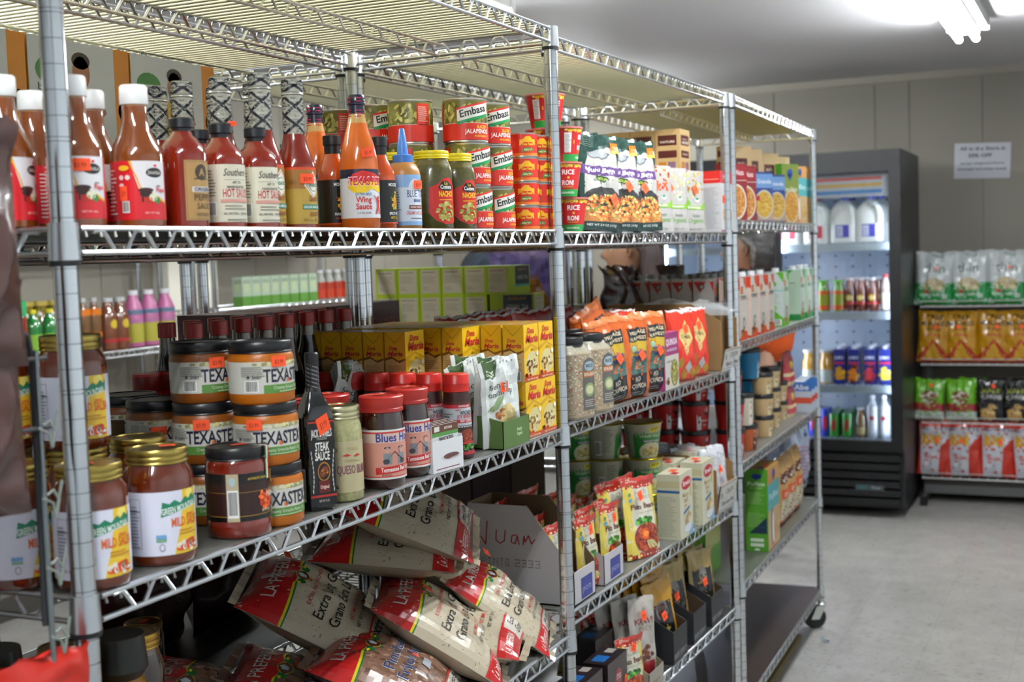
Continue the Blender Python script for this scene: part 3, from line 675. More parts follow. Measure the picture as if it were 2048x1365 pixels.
def k_rice_cup():
    r0, r1, H = 1.18, 1.62, 2.85
    Rf = lambda z: (r0+(r1-r0)*min(1, z/(H*I)))*I
    W = .105; h = H*I; a = Art(); a.rect(-W*.45, 0, W*.45, h*.93, 'b41a1c'); a.up(); a.rect(-W*.45, .0, W*.45, h*.2, '1c8c3c'); a.up(); a.blobs(.0, h*.88, W*.4, .004, 60, ['e8b830', 'd09820', 'f0d060'], .004, 2)
    a.poly([(-.016, h*.25), (-.018, h*.80), (0, h*.88), (.018, h*.80), (.016, h*.25)], 'c8181c'); a.text('RICE', .0, h*.62, .010, 'f8f4f0', .026); a.ell(0, h*.53, .0025, .0025, 'f0c030', 8); a.text('RONI', .0, h*.32, .010, 'f8f4f0', .026); a.rect(-.012, h*.255, .012, h*.275, 'd8a020'); a.text('CHEDDAR BROCCOLI', 0, h*.08, .004, 'e8f0e0', .032)
    a.rect(-.044, h*.25, -.030, h*.8, 'eeeae6'); a.lines(-.043, h*.27, -.031, h*.78, 14, '54504c'); a.text('3', -.024, h*.5, .007, 'e8b830')
    return Kind('rice_cup', 'cup', [('cup_body', G().lathe([(r0*I*.95, 0, 'b41a1c'), (r0*I, .002, 'b41a1c'), (r1*I, h-.004, 'c07858'), (r1*I*1.06, h-.003, 'c86868'), (r1*I*1.06, h, 'd08078'), (.001, h, 'd08078')], 32).mesh('cup_body', 'print_gloss', 40)),
        ('label', G().art(a, (lambda x, y, o: ((Rf(y+.002)+o)*math.sin(x/(r1*I*.85)), -(Rf(y+.002)+o)*math.cos(x/(r1*I*.85)), y+.002)), dx=.004, dy=.02).mesh('label', 'print_gloss', 60))])
salsa_b, pepper_b, south_b, tab_b, moore_b, moore2_b, pete_b, blue_b = k_salsa_bottle(), k_pepper(), k_southern(), k_tabasco(), k_moore(), k_moore(1), k_texas_pete(), k_blue()
nacho_j, can_k, scan_k, ricecup_k = k_nacho(), k_can(), k_small_can(), k_rice_cup()
ST = lambda R, z, x=0, rot=0: sticker_flat(x, 0, z*I, R=R*I, rot=rot)
Z = ZA[4]
salsa_b.put('white-capped salsa bottle in front of the nearest post, just inside the shelf', at(158, 1.3, Z), -.8, group='white-capped salsa bottles', sticker=ST(1.14, 2.55, .004))
salsa_b.put('white-capped salsa bottle with half-empty neck, first at the shelf end', at(18, 3.4, Z), -.2, 'white-capped salsa bottles')
salsa_b.put('white-capped salsa bottle turned so its red back label shows', at(78, 6.0, Z), .9, 'white-capped salsa bottles')
salsa_b.put('white-capped salsa bottle behind the front row, next to the post', at(195, 3.85, Z), -.35, 'white-capped salsa bottles')
salsa_b.put('white-capped salsa bottle, whole front label visible, beside the kraft-labelled bottle', at(281, 1.3, Z), -.78, 'white-capped salsa bottles', sticker=sticker_flat(-.0175, 0, 1.5*I, .008, .016, R=1.14*I))
salsa_b.put('white-capped salsa bottle hidden deepest behind the post', at(150, 6.5, Z), .4, 'white-capped salsa bottles')
pepper_b.put('black-capped pepper sauce bottle with a kraft-brown label', at(373, 1.25, Z), -.5, 'black-capped sauce bottles')
south_b.put('black-capped hot sauce bottle behind the cream-labelled pair', at(406, 3.9, Z), -.3, 'black-capped sauce bottles')
south_b.row('{o} cream-labelled hot sauce bottle from the kraft-labelled one', [at(450, 1.25, Z), at(519, 1.25, Z)], 'cream-labelled hot sauce bottles', -.78, stickers={0: sticker_flat(.014, -.006, 5.05*I, .010, .006)})
for c, (cx, nm) in enumerate(((15.3, 'nearer'), (18.2, 'farther'))):
    tab_b.row('{o} bottle from the shelf edge in the %s column of foil-necked sauces' % nm, [(cx*I, (1.25+2.45*k)*I, Z*I+.002) for k in range(4)], 'foil-necked sauce bottles', -.78, stickers={0: ST(1.05, 2.6, .010)} if c else None)
tab_b.row('{o} lone foil-necked sauce bottle behind the kraft-labelled bottle', [at(327, 8.3, Z), at(318, 11.0, Z)], 'foil-necked sauce bottles')
moore_b.put('black-labelled habanero sauce bottle between foil-necked bottle and wing sauce', at(671, 3.0, Z), -.95)
moore2_b.put('black-labelled spicy wing sauce bottle behind the orange wing sauce', at(764, 1.5, Z), -.45)
pete_b.put('tall orange wing sauce bottle with red and yellow label and navy cap', at(723, 1.0, Z), -.72, 'orange wing sauce bottles', sticker=ST(1.06, 4.3, .006, .15))
pete_b.put('orange wing sauce bottle behind, only its navy cap and neck showing', at(640, 5.4, Z), -.5, 'orange wing sauce bottles')
blue_b.put('tan squeeze bottle with sky-blue pointed nozzle and pale blue label', at(811, 1.25, Z), -.78, 'blue-nozzled squeeze bottles', sticker=ST(1.03, 2.7, .018))
nacho_j.row('{o} yellow-lidded nacho jalapeno jar from the blue-nozzled bottle', [at(868, 1.5, Z), at(915, 1.5, Z)], 'yellow-lidded nacho pepper jars', -.75)
nacho_j.put('yellow-lidded pepper jar hidden behind the orange wing sauce', at(782, 4.3, Z), 0, 'yellow-lidded nacho pepper jars')
HC = 2.93*I
for k in range(3):
    nm = ('lowest', 'middle', 'topmost')[k]
    can_k.put('%s jalapeno can of the front stack beside the yellow-lidded jars' % nm, at(942-k*2, 1.7, Z, HC*k), (-.6, -.6, -.95)[k], 'jalapeno cans')
    can_k.put('%s jalapeno can of the second front stack, beside small chile cans' % nm, at(988-k*2, 1.7, Z, HC*k), (-.55, -.6, -.85)[k], 'jalapeno cans')
    can_k.put('%s jalapeno can of the stack right behind the front stacks' % nm, (37.6*I, 5.0*I, Z*I+.002+HC*k), (.1, .3, 1.2)[k], 'jalapeno cans')
    can_k.put('%s jalapeno can of the stack behind the blue-nozzled bottle' % nm, (38.2*I, 8.3*I, Z*I+.002+HC*k), -.5, 'jalapeno cans')
    can_k.put('%s jalapeno can of the deepest stack, near the double posts' % nm, (39.2*I, 11.6*I, Z*I+.002+HC*k), .3*k+.3, 'jalapeno cans')
for k in range(4):
    nm = ('lowest', 'second-lowest', 'second-highest', 'topmost')[k]; hh = 1.78*I*k
    scan_k.put('%s small red chile can in the stack beside the big cans' % nm, at(1050, 1.4, Z, hh), .1*k, 'small red chile cans')
    scan_k.put('%s small red chile can in the stack beside the post' % nm, at(1078, 1.4, Z, hh), -.4*k, 'small red chile cans')
    scan_k.put('%s small red chile can in the stack hidden behind the post' % nm, (44.2*I, 4.0*I, Z*I+.002+hh), .5*k, 'small red chile cans')
hh = 2.85*I
for k in range(4):
    nm = ('lowest', 'second', 'third', 'topmost')[k]
    ricecup_k.put('%s red and green rice cup of the stack between the posts' % nm, (X(1098, 4.7, Z), 4.7*I, Z*I+.002+hh*k), (-.5, -.2, -.6, -.62)[k], 'red and green rice cups')
Z = ZB[4]
for k in range(3):
    nm = ('lowest', 'middle', 'topmost')[k]
    ricecup_k.put('%s red and green rice cup of the front stack right after the post' % nm, at((1131, 1121, 1124)[k]+6, 2.8, Z, hh*k), (-.85, -.8, .2)[k], 'red and green rice cups')
    ricecup_k.put('%s red and green rice cup of the stack behind, beside green bean pouches' % nm, at(1118, 6.6, Z, hh*k), (0, .1, -.3)[k], 'red and green rice cups')
# ------------------------------------------------------------------ jars and sauces on the second visible deck
Z = ZA[3]
def at(u, y, z, dz=0): return (X(u, y, z), y*I, z*I+dz+.0032)
def k_mild():
    R = 1.55; s = '5e2208'
    body = [(1.42, 0, s), (1.52, .08, s), (R, .3, s), (R, 3.35, s), (1.5, 3.75, s), (1.3, 4.05, '5c2410'), (1.27, 4.2, '5c2410')]
    a, w = wrap(R, 2.6, 'dcdcea', 330); h = 2.6*I
    a.poly([(.022, h), (.046, h), (.046, 0), (.010, 0), (.012, h*.15), (.018, h*.4), (.022, h*.8)], 'e8c030'); a.up(); a.ell(.034, h*.93, .007, .0045, 'f4e070', 14); a.up()
    a.poly([(-.004, h*.60), (.030, h*.72), (.046, h*.74), (.046, h*.92), (.042, h*.86), (.037, h*.92), (.031, h*.84), (.026, h*.89), (.019, h*.80), (.012, h*.86), (.006, h*.80), (-.002, h*.84), (-.003, h*.72)], '177a58')
    a.text('GREEN MOUNTAIN', .020, h*.675, .0068, 'e8f0e8', .046, rot=.12); a.text('GRINGO', .033, h*.58, .003, 'd84820', .012); a.text('MILD SALSA', .027, h*.44, .0095, 'd8601c', .040)
    a.lines(.016, h*.30, .044, h*.40, 2, 'c88c20', .5); a.blobs(.028, h*.12, .013, .005, 20, ['c83018', '1c6c40', 'e8e0d0', 'e85c20', '2c7c48'], .0042, 4, 9); a.ell(.030, h*.14, .006, .005, 'd8401c', 12)
    a.rect(-.010, h*.27, .001, h*.33, '6ca0c8'); a.rect(-.010, h*.22, .001, h*.26, '7cb088'); a.ell(-.004, h*.13, .003, .004, '888890', 12); a.up(); a.ell(-.004, h*.13, .0022, .003, 'dcdcea', 12)
    a.frame(-.040, h*.12, -.026, h*.9, .0004, '484858'); a.lines(-.039, h*.14, -.028, h*.82, 13, '585868', .25); a.rect(-.040, h*.70, -.026, h*.715, '30304a')
    gold = 'b09a52'
    cap = lid_prof(1.36, 4.1, .62, gold, 2)
    return bottle('salsa_jar', 'jar', body, cap, a, R, .45, cm='tin', n=36, capname='lid', bodyname='jar_body')
def k_dip(brown=0):
    R = 1.62; s = 'b8640c' if not brown else '8a4a14'
    body = [(1.45, 0, s), (R, .15, s), (R+.02, .6, s), (R+.02, 2.2, s), (R-.05, 2.4, s), (1.5, 2.5, s)]
    cap = lid_prof(1.6, 2.42, .58, '101014', 1)
    a, w = wrap(R, 1.5, 'cfccc0', 330); h = 1.5*I; a.rect(-.014, 0, w, h*.27, '5a8a3c'); a.rect(-.014, h*.86, w, h, 'b8b490'); a.up()
    a.blobs(.020, h*.93, .045, .0012, 30, ['d8d4b8', '98946c', 'e0d890'], .003, 6)
    a.text('TEXASTEX', .022, h*.36, h*.42, '221c38', .072); a.ell(.0205, h*.38, .0028, .0028, 'e06c1c', 5); a.text('Creamy Sriracha Ranch Dip', .026, h*.12, .0042, 'd8e0c8', .055, 0); a.lines(.006, h*.03, .05, h*.09, 1, 'b8c8a0', .5)
    a.barcode(-.038, h*.05, -.020, h*.42); a.lines(-.042, h*.55, -.004, h*.88, 6, '84827a', .35, 5); a.text('Mr. Sanders', -.026, h*.47, .005, '2c2c3c', .018, 0, shear=.4)
    return bottle('dip_jar', 'jar', body, cap, a, R+.02, .55, n=36, capname='lid', bodyname='jar_body', bm='plastic')
def k_habanero():
    R = 1.55; s = '701c0a'
    body = [(1.4, 0, s), (R, .12, s), (R+.03, .7, s), (R, .75, s), (R, 3.2, s), (1.52, 3.35, s), (1.44, 3.5, s)]
    cap = lid_prof(1.5, 3.42, .58, '121214', 1)
    a, w = wrap(R, 2.1, '2c100a', 330); h = 2.1*I; a.rect(-w, 0, w, h*.10, '0c0a0a'); a.rect(-w, h*.80, w, h, '100c0a'); a.rect(-w, h*.6, w, h*.61, 'a07828'); a.up(); a.rect(-w, h*.1, w, h*.115, 'a07828')
    a.rect(-.033, 0, -.018, h, 'b8a888'); a.barcode(-.032, h*.08, -.019, h*.66); a.ell(-.0255, h*.84, .004, .005, 'a8c0c0', 12)
    a.blobs(.020, h*.42, .010, .012, 26, ['e05018', 'c83c10', 'f07028', 'a82c0c'], .0042, 7, 7); a.text('Habanero', .036, h*.45, .008, 'f0e4d0', .032, 0); a.text('SALSA', .036, h*.32, .004, 'c86030', .014)
    a.text('NET WT 16 OZ', .018, h*.16, .0028, 'e8d8b8', .014); a.lines(.030, h*.1, .045, h*.25, 3, 'c8b8a0'); a.ell(.038, h*.86, .008, .008, 'b89838', 18); a.up(); a.ell(.038, h*.86, .006, .006, '48502c', 16); a.text('AUTHENTIC SALSA', .006, h*.86, .0028, 'c8a838', .026)
    sg = G(); A2 = Art(); A2.rect(-.004, -.03, -.0013, .03, '2c8c4c'); A2.rect(-.0013, -.03, .0013, .03, 'eeeae0'); A2.rect(.0013, -.03, .004, .03, 'c83028')
    def mp(x, y, o):
        t = -math.pi/2+.62+x/(R*I); zz = 3.4*I
        if y < 0: return ((R*I+.001+o)*math.cos(t), (R*I+.001+o)*math.sin(t), zz+y+.008)
        return ((max(.002, R*I+.002-max(0, y-.014)))*math.cos(t), (max(.002, R*I+.002-max(0, y-.014)))*math.sin(t), zz+.0155 if y > .014 else zz+.001+y)
    sg.art(A2, mp, dx=.002, dy=.0035)
    K = bottle('habanero_salsa_jar', 'jar', body, cap, a, R, .8, n=36, capname='lid', bodyname='jar_body'); K.parts.append(('seal_strip', sg.mesh('seal_strip', 'print_gloss'))); return K
def k_steak():
    s = '101012'
    g = G().lathe([(1.02*I, 0, s), (1.1*I, .006, s), (1.1*I, 4.6*I, s), (1.02*I, 5.0*I, s), (.75*I, 5.5*I, s), (.48*I, 5.95*I, s), (.44*I, 6.2*I, s)], 40, sq=5)
    nk = [(.50, 5.95, '14141a'), (.47, 7.2, '14141a'), (.50, 7.22, '08080a'), (.50, 7.85, '0c0c10'), (.44, 7.92, '0c0c10'), (.01, 7.92, '0c0c10')]
    ng = G().lathe([(r*I, z*I, c) for r, z, c in nk], 24); na = Art()
    for i in range(6): na.text('Old No. 7 BRAND  STEAK', -.002, .004+i*.0052, .0016, 'b8b8bc', .036, 0, rot=-.25, up=0)
    ng.art(na, m_cyl(.485*I, 6.02*I), dx=.003)
    a = Art(); h = 4.35*I; a.rect(-1.0*I, 0, 1.0*I, h, '0e0d10'); a.up(); a.rect(-1.0*I, h*.10, 1.0*I, h*.125, 'b02820'); a.poly([(-1.0*I, h*.96), (1.0*I, h*.96), (1.0*I, h*.98), (-1.0*I, h*.98)], 'b02820')
    a.text('JACK DANIELS', 0, h*.80, .010, 'e8e4dc', .040); a.text('TENNESSEE', 0, h*.765, .003, 'b8b4ac', .02, 0); a.text('STEAK', 0, h*.64, .011, 'f0ece4', .027); a.text('SAUCE', 0, h*.53, .011, 'f0ece4', .029)
    a.ell(.002, h*.395, .0125, .0125, 'a87028', 24); a.up(); a.ell(.002, h*.395, .0105, .0105, '1c0c08', 22); a.up(); a.ell(.002, h*.395, .009, .006, '7c3c14', 14, rot=.6); a.blobs(.002, h*.395, .007, .005, 10, ['a85a20', 'c88038', '5c2808'], .0025, 4)
    a.rect(-.009, h*.15, .013, h*.29, '5c1410'); a.text('Original', .002, h*.2, .0045, 'e8c8b8', .017); a.text('NET WT 16 OZ', .0, h*.045, .003, 'b8b4ac', .02)
    for sx in (-1, 1):
        for k in range(9): a.ell(sx*(.0205-.002*math.sin(k*.5)), h*(.18+k*.055), .0011, .003, 'c8c4bc', 8)
    g2 = G().art(a, lambda x, y, o: (x, -1.1*I*.985-o-.0008, y+.25*I)); b = Art(); b.rect(.01, 0, .045, .05, '0e0d10'); b.barcode(.03, .004, .043, .046); b.lines(.012, .005, .028, .075, 14, '8c8890')
    g2.art(b, lambda x, y, o: (-1.1*I*.985-o-.0008, .0275-x, y+.3*I))
    return Kind('steak_sauce_bottle', 'sauce bottle', [('bottle_body', g.mesh('bottle_body', 'sauce_glass', 40)), ('neck_sleeve', ng.mesh('neck_sleeve', 'plastic')), ('label', g2.mesh('label', 'print_gloss'))])
def k_queso():
    R = 1.2; s = 'a8a470'
    body = [(1.08, 0, s), (R, .12, s), (R, 3.5, s), (1.16, 3.8, s), (1.06, 4.05, s), (1.04, 4.2, s)]
    cap = lid_prof(1.12, 4.12, .66, 'cfc89c', 2)
    a, w = wrap(R, 2.55, 'c0b48c', 300); h = 2.55*I; a.lines(-.03, 0, .04, h, 22, 'b0a47c', .12, 3)
    a.text('QUESO BLANCO', .020, h*.36, .0115, '5c2c3c', .062, 0); a.text('QUESO BLANCO', .0193, h*.367, .0112, '8c5468', .061, 0)
    a.poly([(-.004, h*.72), (.004, h*.76), (.010, h*.72), (.004, h*.70)], 'b83020'); a.poly([(.012, h*.70), (.020, h*.75), (.026, h*.71), (.018, h*.69)], 'b83020'); a.text('TEXAS', .012, h*.82, .004, 'a89868', .018); a.lines(.0, h*.60, .026, h*.66, 2, '988a60')
    a.text('TX', -.012, h*.8, .005, '4c4434', .007); a.text('&', -.012, h*.08, .005, '4c4434', .007)
    return bottle('queso_jar', 'jar', body, cap, a, R, .5, bm='chunky', cm='tin', capname='lid', bodyname='jar_body')
def k_bbq():
    R = 1.32; s = '2c0c06'
    body = [(1.1, 0, s), (1.2, .1, s), (R, .9, s), (R, 3.0, s), (1.25, 3.7, s), (1.16, 4.1, s), (1.14, 4.3, s)]
    cap = [(1.2, 4.0, 'a82c26'), (1.27, 4.05, 'a82c26'), (1.27, 4.2, 'a82c26'), (1.22, 4.24, 'a82c26'), (1.27, 4.5, 'b43028'), (1.32, 4.8, 'c83830'), (1.27, 4.86, 'c83830'), (1.0, 4.9, 'a82820'), (.98, 4.84, 'a82820'), (.01, 4.84, 'a82820')]
    a, w = wrap(R, 2.6, 'd09080', 300); h = 2.6*I; a.rect(-w, h*.93, w, h*.96, 'c82c28'); a.rect(-w, 0, w, h*.04, 'dcd8d4'); a.rect(-w, .96*h, w, h, 'e0dcd8'); a.rect(-w, h*.04, w, h*.06, 'c82c28'); a.up(); a.rect(-w, h*.74, w, h*.92, 'd8bcb0')
    a.text('Blues Hog', .006, h*.76, .0115, '28388c', .062); a.poly([(-.026, h*.10), (.046, h*.16), (.046, h*.30), (-.026, h*.24)], 'c02824'); a.text('Tennessee Red Sauce', .010, h*.165, .006, 'f4ece8', .056, rot=.05)
    for dx, f in ((-.008, 1), (.014, -1)):
        x = dx; a.poly([(x-.006, h*.30), (x+.006, h*.30), (x+.007, h*.52), (x-.006, h*.52)], '84888c'); a.ell(x, h*.585, .0032, .0045, 'c8a090', 12); a.ell(x, h*.635, .005, .0016, '24242a', 10); a.up(); a.ell(x-.002*f, h*.36, .005, .0035, '3c3c44', 12); a.poly([(x-.002*f, h*.36), (x-.002*f+.001, h*.39), (x+.012*f, h*.56), (x+.0105*f, h*.56)], '24242a')
    a.text('NET WT 20 OZ', -.010, h*.07, .002, '303038', .014)
    return bottle('barbecue_sauce_jar', 'jar', body, cap, a, R, .55, capname='lid', bodyname='jar_body')
def k_burger():
    s = '3a1812'; R = 1.0
    body = [(.98, 0, s), (1.05, .08, s), (1.02, 1.6, s), (.92, 2.6, s), (.86, 3.6, s), (.84, 4.3, s), (.8, 4.5, s)]
    cap = [(.84, 4.42, 'c02018'), (.90, 4.46, 'c8241c'), (.88, 4.95, 'c8241c'), (.885, 4.97, '9c1810'), (.87, 5.0, 'c8241c'), (.86, 5.55, 'd02c20'), (.80, 5.62, 'd02c20'), (.01, 5.62, 'd02c20')]
    a, w = wrap(R, 3.5, 'b8bcc0', 320); h = 3.5*I; a.rect(-w, h*.88, w, h*.95, 'b02430'); a.rect(-w, h*.95, w, h, '4a1c18'); a.rect(-w, h*.60, w, h*.665, 'b02430'); a.up()
    a.text('ORIGINAL BEEF', .006, h*.90, .0032, 'e8d0d0', .024); a.text('MAKE A', -.006, h*.83, .003, 'b02430', .01); a.text('WICKED', .010, h*.76, .0062, '1c1c20', .026); a.text('JOY BURGER', .008, h*.69, .0058, 'b02430', .032); a.text('BEEF TOPPING', .010, h*.618, .004, 'e8d0d0', .026)
    a.lines(-.006, h*.54, .026, h*.58, 1, '484848'); a.ell(.010, h*.36, .015, .011, '7c2c14', 20); a.blobs(.010, h*.36, .013, .009, 30, ['94401c', '5c1c0c', 'b86038'], .002, 2); a.rect(-.008, h*.20, .027, h*.25, 'b82820'); a.blobs(.010, h*.15, .016, .004, 20, ['4c8c34', '2c6c20', '78b04c'], .003, 3); a.rect(-w, 0, w, h*.06, 'b02430')
    a.lines(-.034, h*.1, -.016, h*.82, 14, '606468', .3)
    return bottle('burger_topping_bottle', 'sauce bottle', body, cap, a, lambda z: (1.05-.045*z/I)*I, .3, capname='flip_cap', bm='plastic')
def k_soy():
    body = [(1.0, 0, '0c0606'), (1.05, .1, '0c0606'), (1.05, 5.4, '0c0606'), (.95, 6.2, '0c0606'), (.6, 7.5, '0c0606'), (.5, 8.1, '5c4c34'), (.47, 8.9, '7c6c4c')]
    cap = [(.5, 8.75, 'a01c14'), (.56, 8.78, 'a01c14'), (.56, 9.65, 'b02018'), (.5, 9.7, 'b02018'), (.01, 9.7, 'b02018')]
    a, w = wrap(1.05, 2.6, 'b8a878', 200); a.text('SOY SAUCE', 0, .03, .008, 'a02018', .03)
    return bottle('soy_sauce_bottle', 'sauce bottle', body, cap, a, 1.05, 1.6)
def boxk(name, cat, w, d, h, col, front=None, side=None, top=None, right=None, m='print_gloss', part='carton'):
    w, d, h = w*I, d*I, h*I; g = G().box(-w/2, -d/2, 0, w/2, d/2, h, col)
    if front: g.art(front, m_front(w, d))
    if side: g.art(side, m_side(w, d))
    if top: g.art(top, m_top(w, d, h))
    if right: g.art(right, lambda x, y, o: (w/2+o, x-d/2, y))
    return Kind(name, cat, [(part, g.mesh(name, m, 0))])
def k_maria():
    w, d, h = 2.65*I, 1.6*I, 4.1*I; f = Art(); f.rect(0, 0, w, h, 'e2b41c'); f.up(); f.ell(w*.55, h*.30, w*.42, h*.22, 'cfc088', 22); f.up(); f.poly([(0, h*.58), (w*.5, h*.66), (w, h*.55), (w, h*.52), (w*.5, h*.62), (0, h*.50)], 'c89818'); f.up(); f.blobs(w*.52, h*.27, w*.34, h*.12, 36, ['8c6c34', 'e0d4ac', '5c3818', 'd0b468', 'a83c1c'], .0042, 4); f.rect(0, 0, w, h*.08, 'b8481c'); f.up(); f.blobs(w*.25, h*.11, w*.2, h*.03, 10, ['c03018', '8c2410'], .004, 2)
    f.text('Dona', w*.45, h*.84, .011, 'c01c30', w*.46, shear=.25); f.text('Maria', w*.52, h*.68, .015, 'c01c30', w*.82, shear=.25); f.text('Mole', w*.62, h*.53, .005, 'a07c18', w*.3, 0); f.ell(w*.88, h*.47, w*.08, h*.045, 'eee4d0', 14); f.text('NET WT 9.2 OZ', w*.5, h*.02, .003, 'f0e0c8', w*.7)
    s = Art(); s.rect(0, 0, d, h, 'd8b070'); s.up(); s.poly([(0, h), (d, h), (d, h*.52), (d*.7, h*.48), (d*.35, h*.55), (0, h*.52)], 'e2ac18'); s.up(); s.poly([(0, h*.52), (d*.35, h*.555), (d*.7, h*.48), (d, h*.53), (d, h*.56), (d*.65, h*.52), (d*.3, h*.60), (0, h*.56)], '7c4c14'); s.up(); s.poly([(0, h), (d*.5, h*.80), (d, h), (d*.97, h), (d*.5, h*.825), (d*.03, h)], 'b88810')
    s.text('Dona', d*.4, h*.70, .007, 'c01c30', d*.4, shear=.25); s.text('Maria', d*.5, h*.60, .0085, 'c01c30', d*.75, shear=.25); s.lines(d*.12, h*.30, d*.9, h*.46, 5, 'a07c48', .3); s.barcode(d*.2, h*.02, d*.85, h*.19)
    t = Art(); t.rect(0, 0, w, d, 'd8b050'); t.up(); t.rect(w*.1, d*.1, w*.9, d*.4, 'b8a068'); t.rect(w*.25, d*.5, w*.75, d*.8, 'e05a28')
    return boxk('mole_carton', 'carton', 2.65, 1.6, 4.1, 'e2b41c', f, s, t)
def k_tea(turned=0):
    d, w, h = 2.7, 5.2, 3.08; W, D_, H = w*I, d*I, h*I; e = Art(); e.rect(0, 0, D_, H, '9ab01c'); e.up()
    e.rect(D_*.10, H*.08, D_*.90, H*.92, 'b8ae98'); e.lines(D_*.16, H*.45, D_*.82, H*.74, 8, '7a725f', .22, 3); e.rect(D_*.16, H*.82, D_*.78, H*.845, '6a624f'); e.lines(D_*.16, H*.2, D_*.5, H*.36, 3, '7a725f', .22)
    f = Art(); f.rect(0, 0, W, H, '94a81c'); f.up(); f.rect(W*.30, H*.25, W*.96, H*.97, '10181c'); f.up(); f.rect(W*.30, H*.25, W*.96, H*.33, '2c8c8c'); f.text('GREEN TEA', W*.63, H*.50, .011, 'a8a8a0', W*.5, 0); f.text('BIGELOW', W*.63, H*.80, .007, '9c6c30', W*.4)
    if turned: return boxk('tea_box', 'box', d, w, h, '8ea018', e, f)
    return boxk('tea_box', 'box', w, d, h, '8ea018', f, e)
mild_j, dip_j, dip2_j, hab_j, steak_b, queso_j, bbq_j, burger_b, soy_b, maria_k, tea_k, tea2_k = k_mild().tall(1.09), k_dip().tall(1.05), k_dip(1).tall(1.05), k_habanero().tall(1.1), k_steak().tall(1.06), k_queso().tall(1.1), k_bbq().tall(1.1), k_burger().tall(.99), k_soy(), k_maria(), k_tea(), k_tea(1)
HM = 4.72*1.09*I
gm = 'gold-lidded mild salsa jars'
mild_j.put('gold-lidded salsa jar right of the nearest post, at the shelf edge', at(190, 1.15, Z), -.78, gm, sticker_flat(-.004, -.006, 4.69*I, .018, .012, 'top'))
mild_j.put('gold-lidded salsa jar, second from the nearest post, full label showing', at(325, 1.2, Z), -.74, gm, sticker_flat(.012, .002, 4.69*I, .018, .012, 'top'))
mild_j.put('gold-lidded salsa jar behind the hanging wire rack', at(42, 4.4, Z), -.7, gm)
for nm, dz in (('lower', 0), ('upper', HM)):
    mild_j.put('%s gold-lidded jar of the stack directly behind the nearest post' % nm, (5.3*I, 5.1*I, Z*I+.0032+dz), -.9, gm)
    mild_j.put('%s gold-lidded jar of the stack deeper behind the nearest post' % nm, (4.1*I, 8.5*I, Z*I+.0032+dz), -.75, gm)
mild_j.put('gold-lidded salsa jar whose lid peeks above the two front jars', at(288, 4.6, Z), -.4, gm)
hab_j.row('{o} black-lidded habanero salsa jar counted from the shelf edge', [at(481, 1.05, Z), at(446, 4.35, Z)], 'black-lidded habanero salsa jars', -.45, {0: sticker_flat(.004, .001, 3.96*I, .02, .010, 'top')})
HD = 2.96*1.05*I; gd = 'black-lidded creamy dip jars'
for k in range(3):
    nm = ('bottom', 'middle', 'top')[k]
    dip_j.put('%s orange dip jar of the front stack, beside the steak sauce' % nm, at((545, 541, 537)[k], 1.1, Z, HD*k), (-1.0, -1.0, -.55)[k], gd, ST(1.66, 2.05, .006 if k == 2 else -.012) if k else None)
    dip2_j.put('%s brownish dip jar of the second stack from the shelf edge' % nm, (X(420, 4.6, Z), 4.6*I, Z*I+.0032+HD*k), (-1.15, -1.15, -.6)[k], gd, ST(1.66, 2.0, .006) if k else None)
    if k < 2:
        dip2_j.put('%s brownish dip jar of the third stack from the shelf edge' % nm, (X(326, 8.1, Z), 8.1*I, Z*I+.0032+HD*k), -.8, gd, ST(1.66, 1.5, -.002))
        dip2_j.put('%s brownish dip jar of the deepest dark stack' % nm, (X(268, 11.6, Z), 11.6*I, Z*I+.0032+HD*k), -.8, gd)
steak_b.put('black square steak sauce bottle beside the dip jars', at(636, .8, Z), -.55, None, sticker_flat(.004, -1.12*I, 4.35*I, .024, .022, rot=.35)).scale = (.75, .75, 1)
queso_j.put('cream-lidded jar of white queso with a kraft paper label', at(686, .9, Z), -.85, None, sticker_flat(-.004, -.002, 4.76*I, .02, .008, 'top'))
bbq_j.put('red-lidded barbecue sauce jar beside the queso jar', at(769, .6, Z), -.6, 'red-lidded barbecue sauce jars', sticker_flat(-.006, .0, 4.87*I, .022, .010, 'top'))
bbq_j.put('red-lidded barbecue sauce jar behind the white seasoning packet box', at(820, 1.1, Z), -.6, 'red-lidded barbecue sauce jars', sticker_flat(.004, .0, 4.87*I, .022, .010, 'top'))
bbq_j.row('{o} hidden red-lidded barbecue jar, only its lid showing behind the queso', [(21.9*I, 4.1*I, Z*I+.0032), (24.8*I, 4.2*I, Z*I+.0032), (22.7*I, 7.0*I, Z*I+.0032)], 'red-lidded barbecue sauce jars', -.4, sticker_flat(-.006, .0, 4.87*I, .022, .010, 'top'))
burger_b.row('{o} red-capped burger topping bottle back from the shelf edge', [(35.4*I, (1.15+2.0*k)*I, Z*I+.0032) for k in range(6)], 'red-capped burger topping bottles', -.75)
soy_b.row('{o} red-capped soy sauce bottle from the left in the front soy row', [(24.2*I+k*2.45*I, 13.3*I, Z*I+.0032) for k in range(8)], 'red-capped soy sauce bottles')
soy_b.row('{o} red-capped soy sauce bottle from the left in the rear soy row', [(24.6*I+k*2.45*I, 15.75*I, Z*I+.0032) for k in range(8)], 'red-capped soy sauce bottles')
burger_b.row('{o} red-capped bottle standing behind the dip jars', [(17.0*I+k*2.35*I, 10.4*I, Z*I+.0032+.5*I) for k in range(0)], 'red-capped bottles behind the dip jars')
